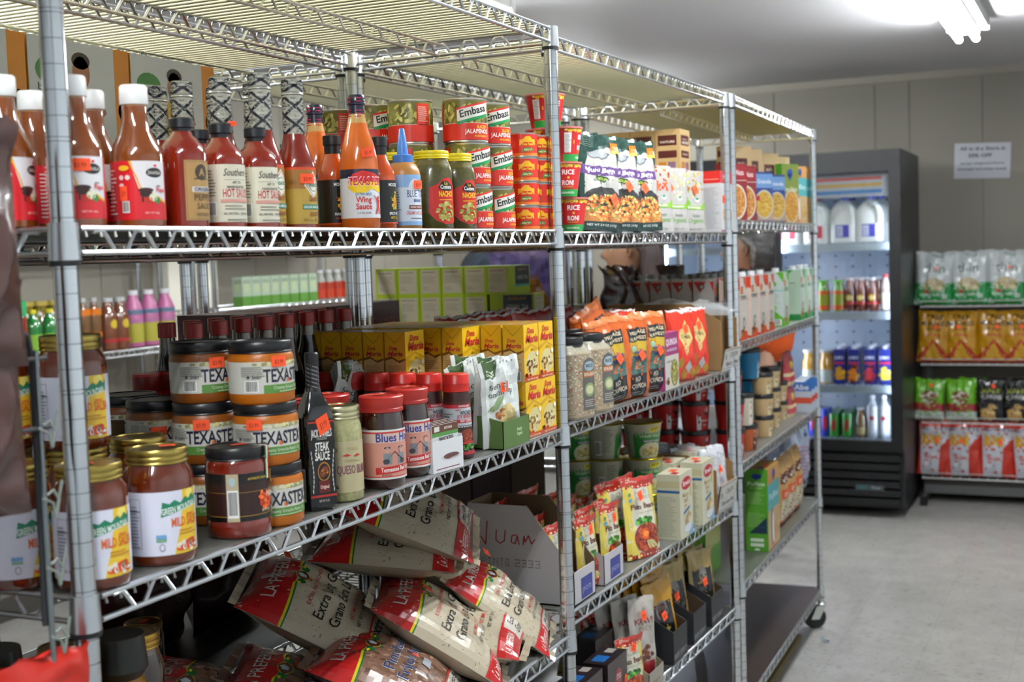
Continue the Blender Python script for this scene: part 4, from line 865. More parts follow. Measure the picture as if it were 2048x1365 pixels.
# mole cartons, packed in columns
HMa = 4.1*I; n_ = 0
for c in range(3):
    for r_ in range(8):
        for k in range(2):
            if r_ < (2, 1, 0)[c]-0 and not (r_ == 0 and c > 0 and False): 
                if not (c == 1 and r_ == 0): continue
            x = (42.3+2.72*c)*I; y = (.75+1.72*r_)*I
            if c == 0 and r_ < 2: continue
            if c == 0 and k == 0 and r_ < 2: continue
            maria_k.put('yellow mole carton, %s layer, %s from the shelf edge, %s column' % (('lower', 'upper')[k], ORD[r_], ('near', 'middle', 'far')[c]), (x+(.15*I if k == 0 and r_ == 0 else 0), y, Z*I+.0032+HMa*k), random.uniform(-.02, .02), 'yellow mole cartons')
for r_ in range(5):
    maria_k.put('yellow mole carton of the lower pile, %s behind the soup pouches' % ORD[r_], (38.2*I, (6.5+1.72*r_)*I, Z*I+.0032), 0, 'yellow mole cartons')
    maria_k.put('yellow mole carton on the lower pile, %s behind the soup pouches' % ORD[r_], (38.2*I, (6.5+1.72*r_)*I, Z*I+.0032+HMa), 0, 'yellow mole cartons')
# white packet box with burger seasoning packets
def k_wicked():
    w, d, h = 3.3*I, 1.7*I, 2.1*I; g = G(); t = .0012
    g.box(-w/2, -d/2, 0, w/2, -d/2+t, h*.92, 'd4d4d6').box(-w/2, d/2-t, 0, w/2, d/2, h, 'd4d4d6').box(-w/2, -d/2+t, 0, -w/2+t, d/2-t, h, 'd0d0d2').box(w/2-t, -d/2+t, 0, w/2, d/2-t, h, 'd0d0d2').box(-w/2+t, -d/2+t, 0, w/2-t, d/2-t, t, 'ccc')
    a = Art(); a.rect(0, 0, w, h*.92, 'd8d8da'); a.up(); a.ell(w*.6, h*.40, w*.33, h*.11, 'c8c8cc', 14); a.ell(w*.6, h*.42, w*.26, h*.09, '7c3820', 16); a.lines(w*.1, h*.08, w*.9, h*.14, 1, '803040', .4); g.art(a, m_front(w, d))
    p = G().box(-.036, -.0015, 0, .036, .0015, .070, 'd0d0d0'); b = Art(); b.rect(0, 0, .072, .070, 'd4d4d4'); b.up(); b.rect(0, .058, .072, .070, '5c3018'); b.rect(0, .052, .072, .058, '4c8c3c'); b.up(); b.rect(.006, .060, .020, .068, 'd8d8d0'); b.text('KITCHEN', .044, .062, .004, 'e8e0d8', .022); b.text('WICKED', .038, .044, .007, '1c1c20', .040); b.text('JOY BURGER', .038, .034, .0055, '3c7c34', .046); g2 = p.art(b, lambda x, y, o: (x-.036, -.0015-o, y))
    return Kind('packet_display_box', 'box', [('display_box', g.mesh('display_box', 'card', 0))]), Kind('seasoning_packet', 'packet', [('packet', g2.mesh('seasoning_packet', 'print_gloss', 0))])
wk, pk = k_wicked(); bx, by = X(878, .2, Z), .3*I
wk.put('small open white display box of burger seasoning packets', (bx, by, Z*I+.0032), -.12)
pk.row('{o} brown-topped seasoning packet from the front of the white box', [(bx+.001, by-.014+.006*k, Z*I+.006+.001*k) for k in range(4)], 'burger seasoning packets', -.12, {0: sticker_flat(.002, -.002, .036, .010, .020)})
# pouches -----------------------------------------------------------------------------------------------------
def pouch(name, w, h, t, col, art=None, m='film', stand=1, seed=1, back=None, nx=14, ny=20, wr=.0022, crimp='dddddd', crimp_h=0, side_in=.05, cat='pouch', part=None, dxs=None, amp=1, bend=0, ear=0):
    """filled bag: front towards -y, bottom on z=0"""
    w, h, t = w*I, h*I, t*I
    def th(u, v):
        e = max(0, 1-abs(u)**3.2)**.55; f = (max(0, 1-v)**.62 if stand else max(0, math.sin(math.pi*min(1, max(0, v))))**.5)
        if stand: f *= min(1, .78+v*2)
        return t/2*e*f
    def wrk(u, v, s): return (noise.noise(Vector((u*3.1+seed, v*4.3, s*5.0)))*1.6+noise.noise(Vector((u*9+seed, v*8, s*3.0)))*.8)*wr*amp
    def S(x, y, sgn, o):
        u, v = 2*x/w-1, y/h; q = th(u, v); pin = 1-side_in*(math.sin(math.pi*min(1, max(v, 0)))**.7)
        ed = max(0, 1-abs(u)**6)*min(1, 8*(v+.02))
        yy = sgn*(q+(wrk(u, v, sgn)*ed if abs(u) < 1 else 0))+wrk(u*.3, v, 7)*1.5*(v**2)+bend*t*(v*v)
        return (u*w/2*pin, yy+(sgn*(o+.0004)), y+wrk(u, .3, 3)*.8*v+ear*abs(u)**4*v**6*.01)
    g = G(); F = lambda sg: (lambda i, j: S(i*w, j*h, sg, 0))
    g.grid(F(-1), nx, ny, col); g.grid(lambda i, j: S((1-i)*w, j*h, 1, 0), nx, ny, back or col)
    g.face([S(i/nx*w, 0, -1, 0) for i in range(nx, -1, -1)]+[S(i/nx*w, 0, 1, 0) for i in range(nx+1)], col)
    for i in (0, nx): g.grid(lambda a, b, i=i: tuple(Vector(S(i/nx*w, b*h, -1, 0)).lerp(Vector(S(i/nx*w, b*h, 1, 0)), a if i else 1-a)), 1, ny, col)
    if art: g.art(art, gridmap(lambda x, y: S(x, y, -1, 0), w, h, nx, ny), dx=w/nx, dy=h/ny)
    return Kind(name, cat, [(part or name, g.mesh(name, m, 180))])
def k_onion():
    w, h = 4.2*I, 5.9*I; a = Art(); a.rect(0, 0, w, h, 'd8dcd8'); a.up(); a.rect(w*.08, h*.80, w*.40, h, '3c5428'); a.text('Simply', w*.24, h*.87, .004, 'e8ecd8', w*.2); a.text('Organic', w*.24, h*.83, .004, 'e8ecd8', w*.22)
    a.text('french', w*.42, h*.66, .011, '505850', w*.5, 0); a.text('onion dip', w*.48, h*.575, .011, '505850', w*.64, 0); a.ell(w*.6, h*.30, w*.2, h*.16, 'cdb87c', 16); a.blobs(w*.45, h*.36, w*.12, h*.05, 16, ['b86828', 'e0b060', '7c3c14'], .004, 3)
    for k in range(6): a.poly([(w*(.1+k*.05), h*.42), (w*(.14+k*.05), h*.42), (w*(.42+k*.03), h*.56), (w*(.40+k*.03), h*.56)], ['7c9c5c', 'a8bc84'][k % 2])
    for k in range(4): a.ell(w*(.55+k*.1), h*.95, .0018, .0018, '8a908a', 8)
    return pouch('soup_mix_pouch', 4.2, 5.9, .5, 'd0d4d0', a, seed=4, wr=.0035, nx=12, ny=18)
onion_k = k_onion()
def tray(name, w, d, h, hb, col, inner, front=None, side=None, lip=None, t=.0016, wing=None, cat='display box', m='card', label=None, loc=None, rot=0, group=None, sideh=None):
    """open display tray: low front, sides rising to the back"""
    w, d, h, hb = w*I, d*I, h*I, hb*I; g = G(); sh = (sideh if sideh is not None else .35)
    P = [(-d/2, h), (-d/2+d*sh, hb), (d/2, hb)]
    g.box(-w/2, -d/2, 0, w/2, d/2, t, inner); g.box(-w/2, -d/2, 0, w/2, -d/2+t, h, col); g.box(-w/2, d/2-t, 0, w/2, d/2, hb, inner)
    for s in (-1, 1):
        xo, xi = s*w/2, s*(w/2-t); Q = [(-d/2, 0)]+P+[(d/2, 0)]
        fo = [(xo, y, z) for y, z in Q]; fi = [(xi, y, z) for y, z in Q]
        g.face(fo[::-s], col); g.face(fi[::s], inner)
        for k in range(len(Q)-1): g.face([fo[k], fo[k+1], fi[k+1], fi[k]], inner)
    if front: g.art(front, m_front(w, d))
    if side: g.art(side, m_side(w, d))
    return Kind(name, cat, [(name, g.mesh(name, m, 0))])
fa = Art(); W_ = 4.3*I; fa.rect(0, 0, W_, 1.7*I, '4f6a34'); fa.up(); fa.text('Simply', W_*.6, .026, .006, 'c8d8a8', .02); fa.text('Organic', W_*.6, .018, .006, 'c8d8a8', .024)
gt = tray('green_display_tray', 4.3, 4.6, 1.9, 2.3, '4f6a34', '7c6a48', fa); gx = X(984, 1.4, Z)
gt.put('olive green display tray with low front holding white soup mix pouches', (gx, 1.75*I, Z*I+.0032), 0)
for i, (dx, y, z, r) in enumerate([(-.012, .35, .05, -.28), (-.010, 1.2, .05, -.2), (-.02, 2.1, .052, -.1), (-.02, 3.0, .05, .1)]):
    o = onion_k.put('%s white soup mix pouch from the front of the green tray' % ORD[i], (gx+dx, y*I, Z*I+(.010)), 0, 'white soup mix pouches', sticker_flat(.006, -.006, .10, .020, .018) if i == 0 else None)
    o.rotation_euler = (.06-.02*i, (-.16, .05, -.3, .2)[i]*.7, -.25)
tray_b = tray('green_display_tray', 5.2, 4.4, 2.0, 4.4, '59683c', '7c6a48')
gb = X(820, 11, Z)
tray_b.put('olive display tray half hidden behind the red-capped bottles', (gx-6.2*I, 9.5*I, Z*I+.0032), .3)
for i in range(4):
    o = onion_k.put('%s grey-white pouch in the half hidden olive tray' % ORD[i], (gx-6.2*I+(-.035+.023*i), (9.2+.35*i)*I, Z*I+.012), 0, 'pouches in the hidden tray')
    o.rotation_euler = (.1, .25-.13*i, .1)
# brown cardboard and small dark cartons behind the jars
def carton(label, w, d, h, col, x, y, z, rot=0, m='cardboard', art=None, side=None, group=None, name='cardboard_box', tilt=None, cat='box', top=None):
    K = boxk(name, cat, w, d, h, col, art, side, top, m=m); o = K.put(label, (x, y, z), rot, group)
    if tilt: o.rotation_euler = tilt
    return o
a = Art(); a.lines(.02, .03, .10, .10, 9, '5c4c2c', .2); a.rect(.06, .012, .11, .022, '4c5c2c')
carton('flat brown cardboard box behind the stacked salsa jars', 4.6, 2.2, 5.0, '54401f', X(272, 11.2, Z), 11.4*I, Z*I+.0032, -.45, side=a, art=a)
carton('brown sauce carton printed with yellow loops, behind the dip jars', 3.4, 3, 4.4, '5a3a1c', X(322, 13.6, Z), 14.4*I, Z*I+.0032, -.3)
def k_redcap():
    body = [(.95, 0, '120808'), (1.0, .1, '120808'), (1.0, 4.6, '120808'), (.8, 5.2, '120808')]
    cap = [(.82, 5.1, 'b01c1c'), (.86, 5.15, 'b01c1c'), (.84, 5.6, 'b81c1c'), (.855, 5.62, '7c1010'), (.92, 6.6, 'b81c1c'), (.90, 6.75, 'c02020'), (.01, 6.75, 'c02020')]
    return bottle('red_topped_bottle', 'sauce bottle', body, cap, None, 1, 1)
redcap_b = k_redcap()
redcap_b.row('{o} dark bottle with a broad red cap from the brown box', [at(305, 15.4, Z, .4*I*0), at(343, 15.2, Z), at(390, 14.2, Z), at(432, 11.0, Z), at(474, 11.2, Z)], 'dark bottles with broad red caps')
# ------------------------------------------------------------------ bags of rice and beans on the lowest deck of the nearest unit
Z = ZA[2]
def rice_art(w, h, beans=0):
    a = Art(); base = 'b8ab94' if not beans else '7c5a48'; a.rect(0, 0, w, h, base)
    R = random.Random(3); a.up()
    for i in range(520 if not beans else 420):
        x, y = R.uniform(.004, w-.004), R.uniform(.004, h-.004)
        if not beans: a.ell(x, y, .0028, .0009, R.choice(['b8ac98', '94866e', 'c8bca8', '8a7c66']), 5, 0, R.random()*3)
        else: a.ell(x, y, .007, .0045, R.choice(['8c6856', '6a4838', 'a07c68', '5a3c30']), 7, 0, R.random()*3)
    a.up()
    # printed band: red header, green and yellow piping, badge
    a.poly([(0, h*.70), (w*.3, h*.74), (w*.7, h*.74), (w, h*.70), (w, h), (0, h)], 'b41c1c'); a.up()
    a.poly([(0, h*.695), (w*.36, h*.735), (w*.5, h*.64), (w*.64, h*.735), (w, h*.695), (w, h*.712), (w*.66, h*.752), (w*.5, h*.67), (w*.34, h*.752), (0, h*.712)], 'd8c020'); a.up()
    a.poly([(0, h*.685), (w*.36, h*.725), (w*.5, h*.625), (w*.64, h*.725), (w, h*.685), (w, h*.695), (w*.65, h*.737), (w*.5, h*.645), (w*.35, h*.737), (0, h*.695)], '1c6c34'); a.up()
    a.ell(w*.5, h*.705, w*.10, h*.055, 'd8c020', 20); a.up(); a.ell(w*.5, h*.705, w*.092, h*.05, '5c1c14', 20); a.ell(w*.38, h*.70, w*.03, h*.03, '1c6c34', 8); a.ell(w*.62, h*.70, w*.03, h*.03, '1c6c34', 8); a.up(); a.poly([(w*.47, h*.68), (w*.53, h*.68), (w*.55, h*.72), (w*.50, h*.745), (w*.45, h*.72)], 'c8dce4'); a.ell(w*.36, h*.715, w*.014, h*.012, 'e8d020', 6); a.ell(w*.64, h*.715, w*.014, h*.012, 'e8d020', 6)
    a.text('LA PREFERIDA', w*.5, h*.82, h*.085, 'e0d8d0', w*.74, 0)
    if not beans:
        a.text('EXTRA FANCY ENRICHED RICE', w*.5, h*.585, h*.03, 'b82c24', w*.62, 0); a.text('Extra Long Grain', w*.5, h*.475, h*.075, '1c1816', w*.76, 0); a.text('Grano Extra Largo', w*.5, h*.36, h*.075, '1c1816', w*.78, 0); a.text('NO MSG ENRICHED', w*.5, h*.28, h*.03, 'b82c24', w*.45, 0); a.text('NET WT 5 POUNDS (2.27kg)', w*.5, h*.22, h*.028, '282420', w*.5, 0)
    else:
        a.text('Pinto Beans', w*.5, h*.50, h*.085, 'd8dce4', w*.62, 0); a.text('Pinto Beans', w*.503, h*.503, h*.08, '28406c', w*.62, 0); a.text('Frijoles Pintos', w*.5, h*.39, h*.085, 'd8dce4', w*.72, 0); a.text('Frijoles Pintos', w*.503, h*.393, h*.08, '28406c', w*.72, 0); a.rect(w*.4, h*.28, w*.6, h*.34, 'a8b0bc')
    a.rect(0, h*.0, w, h*.145, 'd0c8bc'); a.up(); a.rect(0, h*.135, w, h*.15, 'b82424'); a.rect(0, 0, w, h*.012, 'b82424'); a.poly([(0, .012*h), (w*.36, .012*h), (w*.33, h*.135), (0, h*.135)], 'b41c1c'); a.text('LA PREFERIDA', w*.17, h*.05, h*.05, 'e8e0d8', w*.28, 0, shear=.2); a.text('Extra Long Grain Rice' if not beans else 'Pinto Beans', w*.68, h*.08, h*.042, '201c1a', w*.5, 0); a.text('Grano Extra Largo' if not beans else 'Frijoles Pintos', w*.68, h*.025, h*.04, '201c1a', w*.5, 0)
    return a
def big_bag(name, w, h, t, beans, seed):
    """sack lying on its back: print faces up; x across, y along, origin at the centre of the underside"""
    W, H, T = w*I, h*I, t*I; nx, ny = 26, 22
    def S(x, y, top, o):
        u, v = 2*x/W-1, 2*y/H-1
        e = max(0, 1-abs(u)**2.4)**.72*max(0, 1-abs(v)**2.6)**.66
        wr = (noise.noise(Vector((u*2.3+seed, v*2.0, .3)))*.010+noise.noise(Vector((u*6+seed, v*5, 1.7)))*.0035)*e
        z = T*.5+(T*.5*e+wr+o+.0004 if top else -T*.5*e)
        pin = 1-.06*(1-abs(v))*0
        return (u*W/2*(1-.05*(1-v*v)), v*H/2*(1-.06*(1-u*u)), z)
    c = 'b2a48c' if not beans else '6a4c3e'
    g = G(); g.grid(lambda i, j: S(i*W, j*H, 1, 0), nx, ny, c); g.grid(lambda i, j: S((1-i)*W, j*H, 0, 0), nx, ny, c)
    g.art(rice_art(W, H, beans), gridmap(lambda x, y: S(x, y, 1, 0), W, H, nx, ny, 0, (0, 0, 1)), dx=W/nx, dy=H/ny)
    # crimped ends
    for s in (-1, 1):
        for k in range(14):
            a, b = -W/2+W*k/14, -W/2+W*(k+1)/14; za, zb = T*.5+.004*math.sin(k*2.1), T*.5+.004*math.sin(k*2.1+2.1)
            g.face([(a*.93, s*H/2*.985, T*.5), (b*.93, s*H/2*.985, T*.5), (b*.95, s*(H/2+.012), zb), (a*.95, s*(H/2+.012), za)], c)
    return Kind(name, 'bag', [(name, g.mesh(name, 'film', 180))])
rice1, rice2, bean1 = big_bag('rice_bag', 11, 10.5, 3.7, 0, 1), big_bag('rice_bag', 11, 10.5, 3.7, 0, 9), big_bag('bean_bag', 12, 10, 3.5, 1, 4)
rice_s = big_bag('rice_bag', 8.8, 9.4, 2.8, 0, 5)
def lay(K, label, x, y, z, rx, ry, rz, group, st=None):
    o = K.put(label, (x*I, y*I, z*I), 0, group, st); o.rotation_euler = (math.radians(rx), math.radians(ry), math.radians(rz)); o.location.x += .04; return o
stt = lambda x, y, z=.078: sticker_flat(x, y, z, .024, .014, 'top', .4)
gr, gb_ = 'clear five-pound rice bags', 'clear pinto bean bags'
lay(rice1, 'rice bag lying lowest at the front, only its printed strip showing', 40.6, 5.6, 30.3, 6, 0, 18, gr)
lay(rice_s, 'plump rice bag leaning on the post above the shelf edge', 45.2, 4.9, 32.0, 38, -4, 22, gr, stt(.07, .07))
lay(rice1, 'rice bag with the brightest red header, middle of the front', 37.0, 6.0, 31.8, 34, 0, 27, gr, stt(.02, .05, .09))
lay(rice2, 'rice bag under the top two, near the white handwritten box', 44.6, 10.6, 34.4, 30, 4, 26, gr)
lay(rice1, 'rice bag just beneath the highest rice bag', 40.6, 10.8, 36.3, 6, -4, 22, gr)
lay(rice2, 'highest rice bag crowning the heap', 41.2, 10.2, 38.8, 24, -8, 26, gr)
lay(rice1, 'dim rice bag leaning at the left of the heap', 31.2, 12.0, 34.0, 30, -6, 26, gr, stt(.09, .09))
lay(rice2, 'dim rice bag between the leaning one and the bean bags', 34.0, 9.6, 31.6, 30, 0, 26, gr, stt(-.08, .05))
lay(bean1, 'pinto bean bag nearest the shelf edge', 29.0, 4.9, 30.8, 24, 4, 24, gb_, stt(.03, -.02, .085))
lay(bean1, 'pinto bean bag behind the nearest bean bag', 23.5, 8.0, 30.6, 26, 0, 26, gb_, stt(.03, .03, .085))
lay(bean1, 'pinto bean bag beside the dark gold-lidded jars', 18.8, 11.4, 31.0, 22, -3, 26, gb_, stt(-.05, .04, .085))
# dark jars below the salsa
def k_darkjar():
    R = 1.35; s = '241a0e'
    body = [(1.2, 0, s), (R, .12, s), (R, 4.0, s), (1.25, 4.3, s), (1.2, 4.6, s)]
    a = Art(); a.rect(-.01, .03, .012, .055, '8c8c86')
    return bottle('pickle_jar', 'jar', body, lid_prof(1.28, 4.5, .5, 'a88c48', 1), a, R, 0, cm='tin', capname='lid', bodyname='jar_body')
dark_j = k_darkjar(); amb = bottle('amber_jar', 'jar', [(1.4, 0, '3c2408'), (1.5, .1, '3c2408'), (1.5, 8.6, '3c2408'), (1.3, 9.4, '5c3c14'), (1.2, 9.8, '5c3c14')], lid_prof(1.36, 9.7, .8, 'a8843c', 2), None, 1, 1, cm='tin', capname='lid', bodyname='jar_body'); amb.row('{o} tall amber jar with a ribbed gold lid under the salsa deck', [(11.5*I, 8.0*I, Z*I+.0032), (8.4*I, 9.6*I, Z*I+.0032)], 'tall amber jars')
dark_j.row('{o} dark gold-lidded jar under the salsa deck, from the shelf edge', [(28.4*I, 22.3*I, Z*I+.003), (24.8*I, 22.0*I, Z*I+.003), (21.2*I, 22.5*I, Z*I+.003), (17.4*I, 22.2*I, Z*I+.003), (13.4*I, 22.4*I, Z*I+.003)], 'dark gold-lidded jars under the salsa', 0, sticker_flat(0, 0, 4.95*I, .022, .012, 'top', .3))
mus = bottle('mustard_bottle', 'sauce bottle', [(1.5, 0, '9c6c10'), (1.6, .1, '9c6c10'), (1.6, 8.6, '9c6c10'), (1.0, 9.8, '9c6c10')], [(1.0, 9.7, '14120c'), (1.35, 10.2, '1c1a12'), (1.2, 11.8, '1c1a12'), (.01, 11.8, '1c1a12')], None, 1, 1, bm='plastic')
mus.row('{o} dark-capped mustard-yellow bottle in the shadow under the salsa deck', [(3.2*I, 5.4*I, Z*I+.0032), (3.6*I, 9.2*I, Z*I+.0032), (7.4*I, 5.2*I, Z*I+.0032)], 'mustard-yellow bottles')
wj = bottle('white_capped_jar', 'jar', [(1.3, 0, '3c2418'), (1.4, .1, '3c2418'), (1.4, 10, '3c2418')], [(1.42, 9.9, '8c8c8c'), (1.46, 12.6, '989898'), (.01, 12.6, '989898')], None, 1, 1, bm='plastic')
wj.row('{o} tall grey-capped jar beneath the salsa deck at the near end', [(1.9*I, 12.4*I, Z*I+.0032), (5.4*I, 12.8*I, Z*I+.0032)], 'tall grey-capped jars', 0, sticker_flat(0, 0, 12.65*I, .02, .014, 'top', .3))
# white box with handwriting, and tray of pouches behind it
def k_juan():
    w, d, h = 4.7*I, 9.4*I, 8.0*I; g = G(); t = .003; c = 'b4b0b2'; ci = '6c5840'
    # panel facing the camera side (-x) with a sloped top
    Q = [(-d/2, 0), (d/2, 0), (d/2, h), (-d*.08, h), (-d/2, h*.36)]
    for xo, cc, f in ((-w/2, c, 1), (-w/2+t, ci, -1), (w/2-t, ci, 1), (w/2, c, -1)): g.face([(xo, y, z) for y, z in (Q[::-1] if f > 0 else Q)], cc)
    for X0 in (-w/2, w/2-t):
        for k in range(5):
            a, b = Q[k], Q[(k+1) % 5]; g.face([(X0, *a), (X0, *b), (X0+t, *b), (X0+t, *a)], ci)
    g.box(-w/2, -d/2, 0, w/2, -d/2+t, h*.34, c).box(-w/2, d/2-t, 0, w/2, d/2, h, ci).box(-w/2, -d/2, 0, w/2, d/2, t, ci)
    a = Art(); r = '9c1c20'; th = .0022
    def st(P, q=th):
        for p0, p1 in zip(P, P[1:]):
            dx, dy = p1[0]-p0[0], p1[1]-p0[1]; l = math.hypot(dx, dy) or 1; nx, ny = -dy/l*q/2, dx/l*q/2; ex, ey = dx/l*q/3, dy/l*q/3
            a.poly([(p0[0]-ex+nx, p0[1]-ey+ny), (p0[0]-ex-nx, p0[1]-ey-ny), (p1[0]+ex-nx, p1[1]+ey-ny), (p1[0]+ex+nx, p1[1]+ey+ny)], r); a.L += 0
    b = h*.60; s = .03
    st([(.022, b+.012), (.030, b-.004), (.034, b+.045)]); st([(.050, b+.028), (.049, b+.006), (.056, b), (.064, b+.006), (.066, b+.028)])
    st([(.086, b+.020), (.078, b+.018), (.076, b+.004), (.083, b+.001), (.087, b+.018), (.090, b)]); st([(.097, b), (.099, b+.018), (.101, b+.006), (.107, b+.020), (.112, b+.003), (.118, b+.012)])
    def dots(st_, x, y, pw):
        F = {'P': ['1110', '1001', '1110', '1000', '1000'], 'I': ['111', '010', '010', '010', '111'], 'N': ['1001', '1101', '1011', '1001', '1001'], 'T': ['111', '010', '010', '010', '010'], 'O': ['111', '101', '101', '101', '111'], '2': ['1111', '0001', '1111', '1000', '1111'], '3': ['1111', '0001', '0111', '0001', '1111'], ' ': ['00']*5}
        for ch in st_:
            M = F[ch]
            for j, row in enumerate(M):
                for i, q in enumerate(row):
                    if q == '1': a.ell(x+i*pw, y-j*pw*1.5, pw*.42, pw*.5, '16161a', 6)
            x += (len(M[0])+1.2)*pw
    dots('PINTO 2333', .022, h*.44, .0023)
    f = Art(); f.rect(w*.32, .006, w*.85, .050, '343c80'); f.text('JYOTI', w*.58, .020, .010, 'a8a8c0', w*.40, 0); g.art(f, m_front(w, d))
    g.art(a, lambda x, y, o: (-w/2-o, d/2-x*1.28-.004, y)); return Kind('bean_display_box', 'box', [('bean_display_box', g.mesh('bean_display_box', 'card', 0))])
jk = k_juan()
# ------------------------------------------------------------------ pinto bean pouches
def k_pinto(s=1.0):
    w, h = 5.4*s*I, 7.4*s*I; a = Art(); a.rect(0, 0, w, h, 'c8c4b0'); a.up(); a.poly([(0, 0), (w*.32, 0), (w*.16, h*.5), (w*.3, h*.9), (0, h*.9)], 'cdb84c'); a.poly([(w*.9, h*.2), (w, h*.2), (w, h*.86), (w*.8, h*.86)], 'd0bc58'); a.rect(0, h*.86, w, h, 'b0281c'); a.rect(0, 0, w, h*.07, '9c2c1c'); a.up()
    R = random.Random(2)
    for yy in (h*.885, h*.03):
        for k in range(11): a.ell(w*(.05+k*.09), yy, .0028, .0022, ['e8d8b0', 'd06828', 'f0e8d8'][k % 3], 6)
    a.text('PURE ORGANIC', w*.3, h*.935, .004, 'f0d8c8', w*.36, 0); a.text('JYOTI', w*.52, h*.775, .010, '8c9090', w*.42, 0); a.text('ORGANICS', w*.56, h*.72, .007, '8c9090', w*.5, 0); a.ell(w*.16, h*.79, .005, .005, '4c7c5c', 12); a.ell(w*.16, h*.72, .005, .005, '5c9cc0', 12)
    a.text('Pinto Beans', w*.54, h*.60, .0125, '5c1c14', w*.78); a.text('in a mild masala sauce', w*.58, h*.545, .0035, '8c8468', w*.6, 0)
    a.blobs(w*.52, h*.44, w*.24, h*.05, 34, ['3c8c28', '2c6c1c', '64ac3c', '1c5014'], .008, 3); a.ell(w*.56, h*.24, w*.40, h*.19, '8c2c14', 24); a.blobs(w*.56, h*.24, w*.36, h*.17, 150, ['a83c1c', '7c2410', 'c05a2c', '5c1808', 'b84828'], .0042, 5); a.ell(w*.48, h*.29, w*.13, h*.07, 'e05c14', 14); a.up(); a.ell(w*.48, h*.29, w*.08, h*.04, 'f08830', 12)
    for k in range(6): a.poly([(w*(.50+.03*k), h*.20), (w*(.52+.03*k), h*.20), (w*(.58+.055*k), h*.10), (w*(.56+.055*k), h*.095)], ['d8d8a0', 'a8bc6c'][k % 2])
    return pouch('pinto_bean_pouch', 5.4*s, 7.4*s, 1.0, 'c0bca8', a, seed=6, wr=.003, stand=1)
pinto_k = k_pinto(); pinto_s = k_pinto(.80)
def at(u, y, z, dz=0): return (X(u, y, z), y*I, z*I+dz+.0032)
Z = ZB[2]; gp = 'pinto bean pouches'
ta = Art(); wT = 4.6*I; ta.rect(wT*.32, .006, wT*.85, .050, '343c80'); ta.text('JYOTI', wT*.58, .020, .010, 'a8a8c0', wT*.40, 0); ta.ell(wT*.4, .014, .002, .002, 'c83c2c', 6)
wt = tray('white_display_tray', 4.7, 9, 2.6, 3.4, 'b4b0b4', '8c7454', ta, sideh=.2)
jk.put('tall white display box with red handwriting, full of bean pouches beside the post', (X(1178, .6, Z), 5.6*I, Z*I+.0032), 0, 'white bean pouch boxes')
wt.put('white display tray of bean pouches, farther from the post', (X(1227, .9, Z)+.006, 5.4*I, Z*I+.0032), 0, 'white bean pouch boxes')
def lean(K, label, u, y, z, dz, lx, ly, rz, group, st=None, x=None):
    o = K.put(label, ((X(u, y, z) if x is None else x), y*I, z*I+dz+.0032), 0, group, st); o.rotation_euler = (lx, ly, rz); return o
stp = lambda x, y, z, r=0: sticker_flat(x, y, z, .018, .022, 'front', r)
lean(pinto_s, 'pinto bean pouch standing foremost in the tray beside the post', 1178, 1.9, Z, .006, -.06, .02, -.04, gp, stp(-.015, -.02, .125, .2))
lean(pinto_s, 'pinto bean pouch standing foremost in the farther white tray', 1224, 2.0, Z, .006, -.06, .04, -.06, gp, stp(-.015, -.02, .12, .2))
lean(pinto_k, 'large pinto bean pouch standing nearest the bare shelf spot', 1288, 1.2, Z, .0, -.12, .04, -.25, gp, stp(-.02, -.02, .145, .4))
lean(pinto_k, 'pinto bean pouch partly hidden behind the large front pouch', 1258, 2.5, Z, .0, -.14, -.12, -.35, gp)
for c, uu in enumerate((1150, 1185, 1228)):
    for k in range(4 if c < 2 else 3):
        lean(pinto_s, 'pinto bean pouch, %s back in the %s line of pouches' % (ORD[k+1], ORD[c]), 0, 3.3+1.75*k+(.6 if c == 2 else 0), Z, (.008 if c < 2 else 0)+.012*k*(c < 2), -.04, .03*((k*7+c*3) % 3-1), .0, gp, None, (X(1178, .6, Z), X(1227, .9, Z)+.006, X(1262, 1.5, Z))[c])
# noodle cups
def k_noodle():
    r0, r1, H = 1.45, 1.95, 3.7; Rf = lambda z: (r0+(r1-r0)*min(1, z/(H*I)))*I; h = H*I; W = .13
    a = Art(); a.rect(-W, 0, W, h*.94, 'a8a48c'); a.up(); a.rect(-.042, .0, .046, h*.94, '2c8434'); a.up(); a.ell(.006, h*.16, .034, h*.28, 'cfc8a0', 20); a.up(); a.blobs(.008, h*.17, .026, h*.12, 60, ['e0d088', 'c8b060', 'b8843c', 'd8c878', '6c8c3c'], .0045, 3)
    a.poly([(-.002, h*.70), (.028, h*.74), (.028, h*.88), (-.002, h*.84)], 'd8c020'); a.text('INSTANT', .013, h*.77, .007, '2c5c20', .024, rot=.1); a.text('Instant Noodle', .006, h*.57, .008, 'd8dcc0', .062, 0, shear=.2); a.rect(-.022, h*.42, .04, h*.50, '1c4c3c'); a.text('VEGETABLE', .008, h*.435, .0055, 'd8dcd0', .05)
    a.lines(-.075, h*.2, -.05, h*.85, 12, '5c5a4c', .3); a.barcode(-.095, h*.1, -.080, h*.5)
    return Kind('noodle_cup', 'cup', [('cup_body', G().lathe([(r0*I*.95, 0, 'a8a48c'), (r0*I, .003, 'a8a48c'), (r1*I, h-.006, 'c8c4b0'), (r1*I*1.05, h-.004, 'd8d4c0')], 36).mesh('cup_body', 'card', 40)), ('lid', G().lathe([(r1*I*1.05, h-.004, 'c8b430'), (r1*I*1.09, h-.002, 'd8c030'), (r1*I*1.05, h, 'c8b430'), (.001, h+.0005, 'b89c38')], 36).mesh('lid', 'tin', 40)),
        ('label', G().art(a, (lambda x, y, o: ((Rf(y+.003)+o)*math.sin(x/(r1*I*.85)), -(Rf(y+.003)+o)*math.cos(x/(r1*I*.85)), y+.003)), dx=.005, dy=.03).mesh('label', 'print_gloss', 60))])
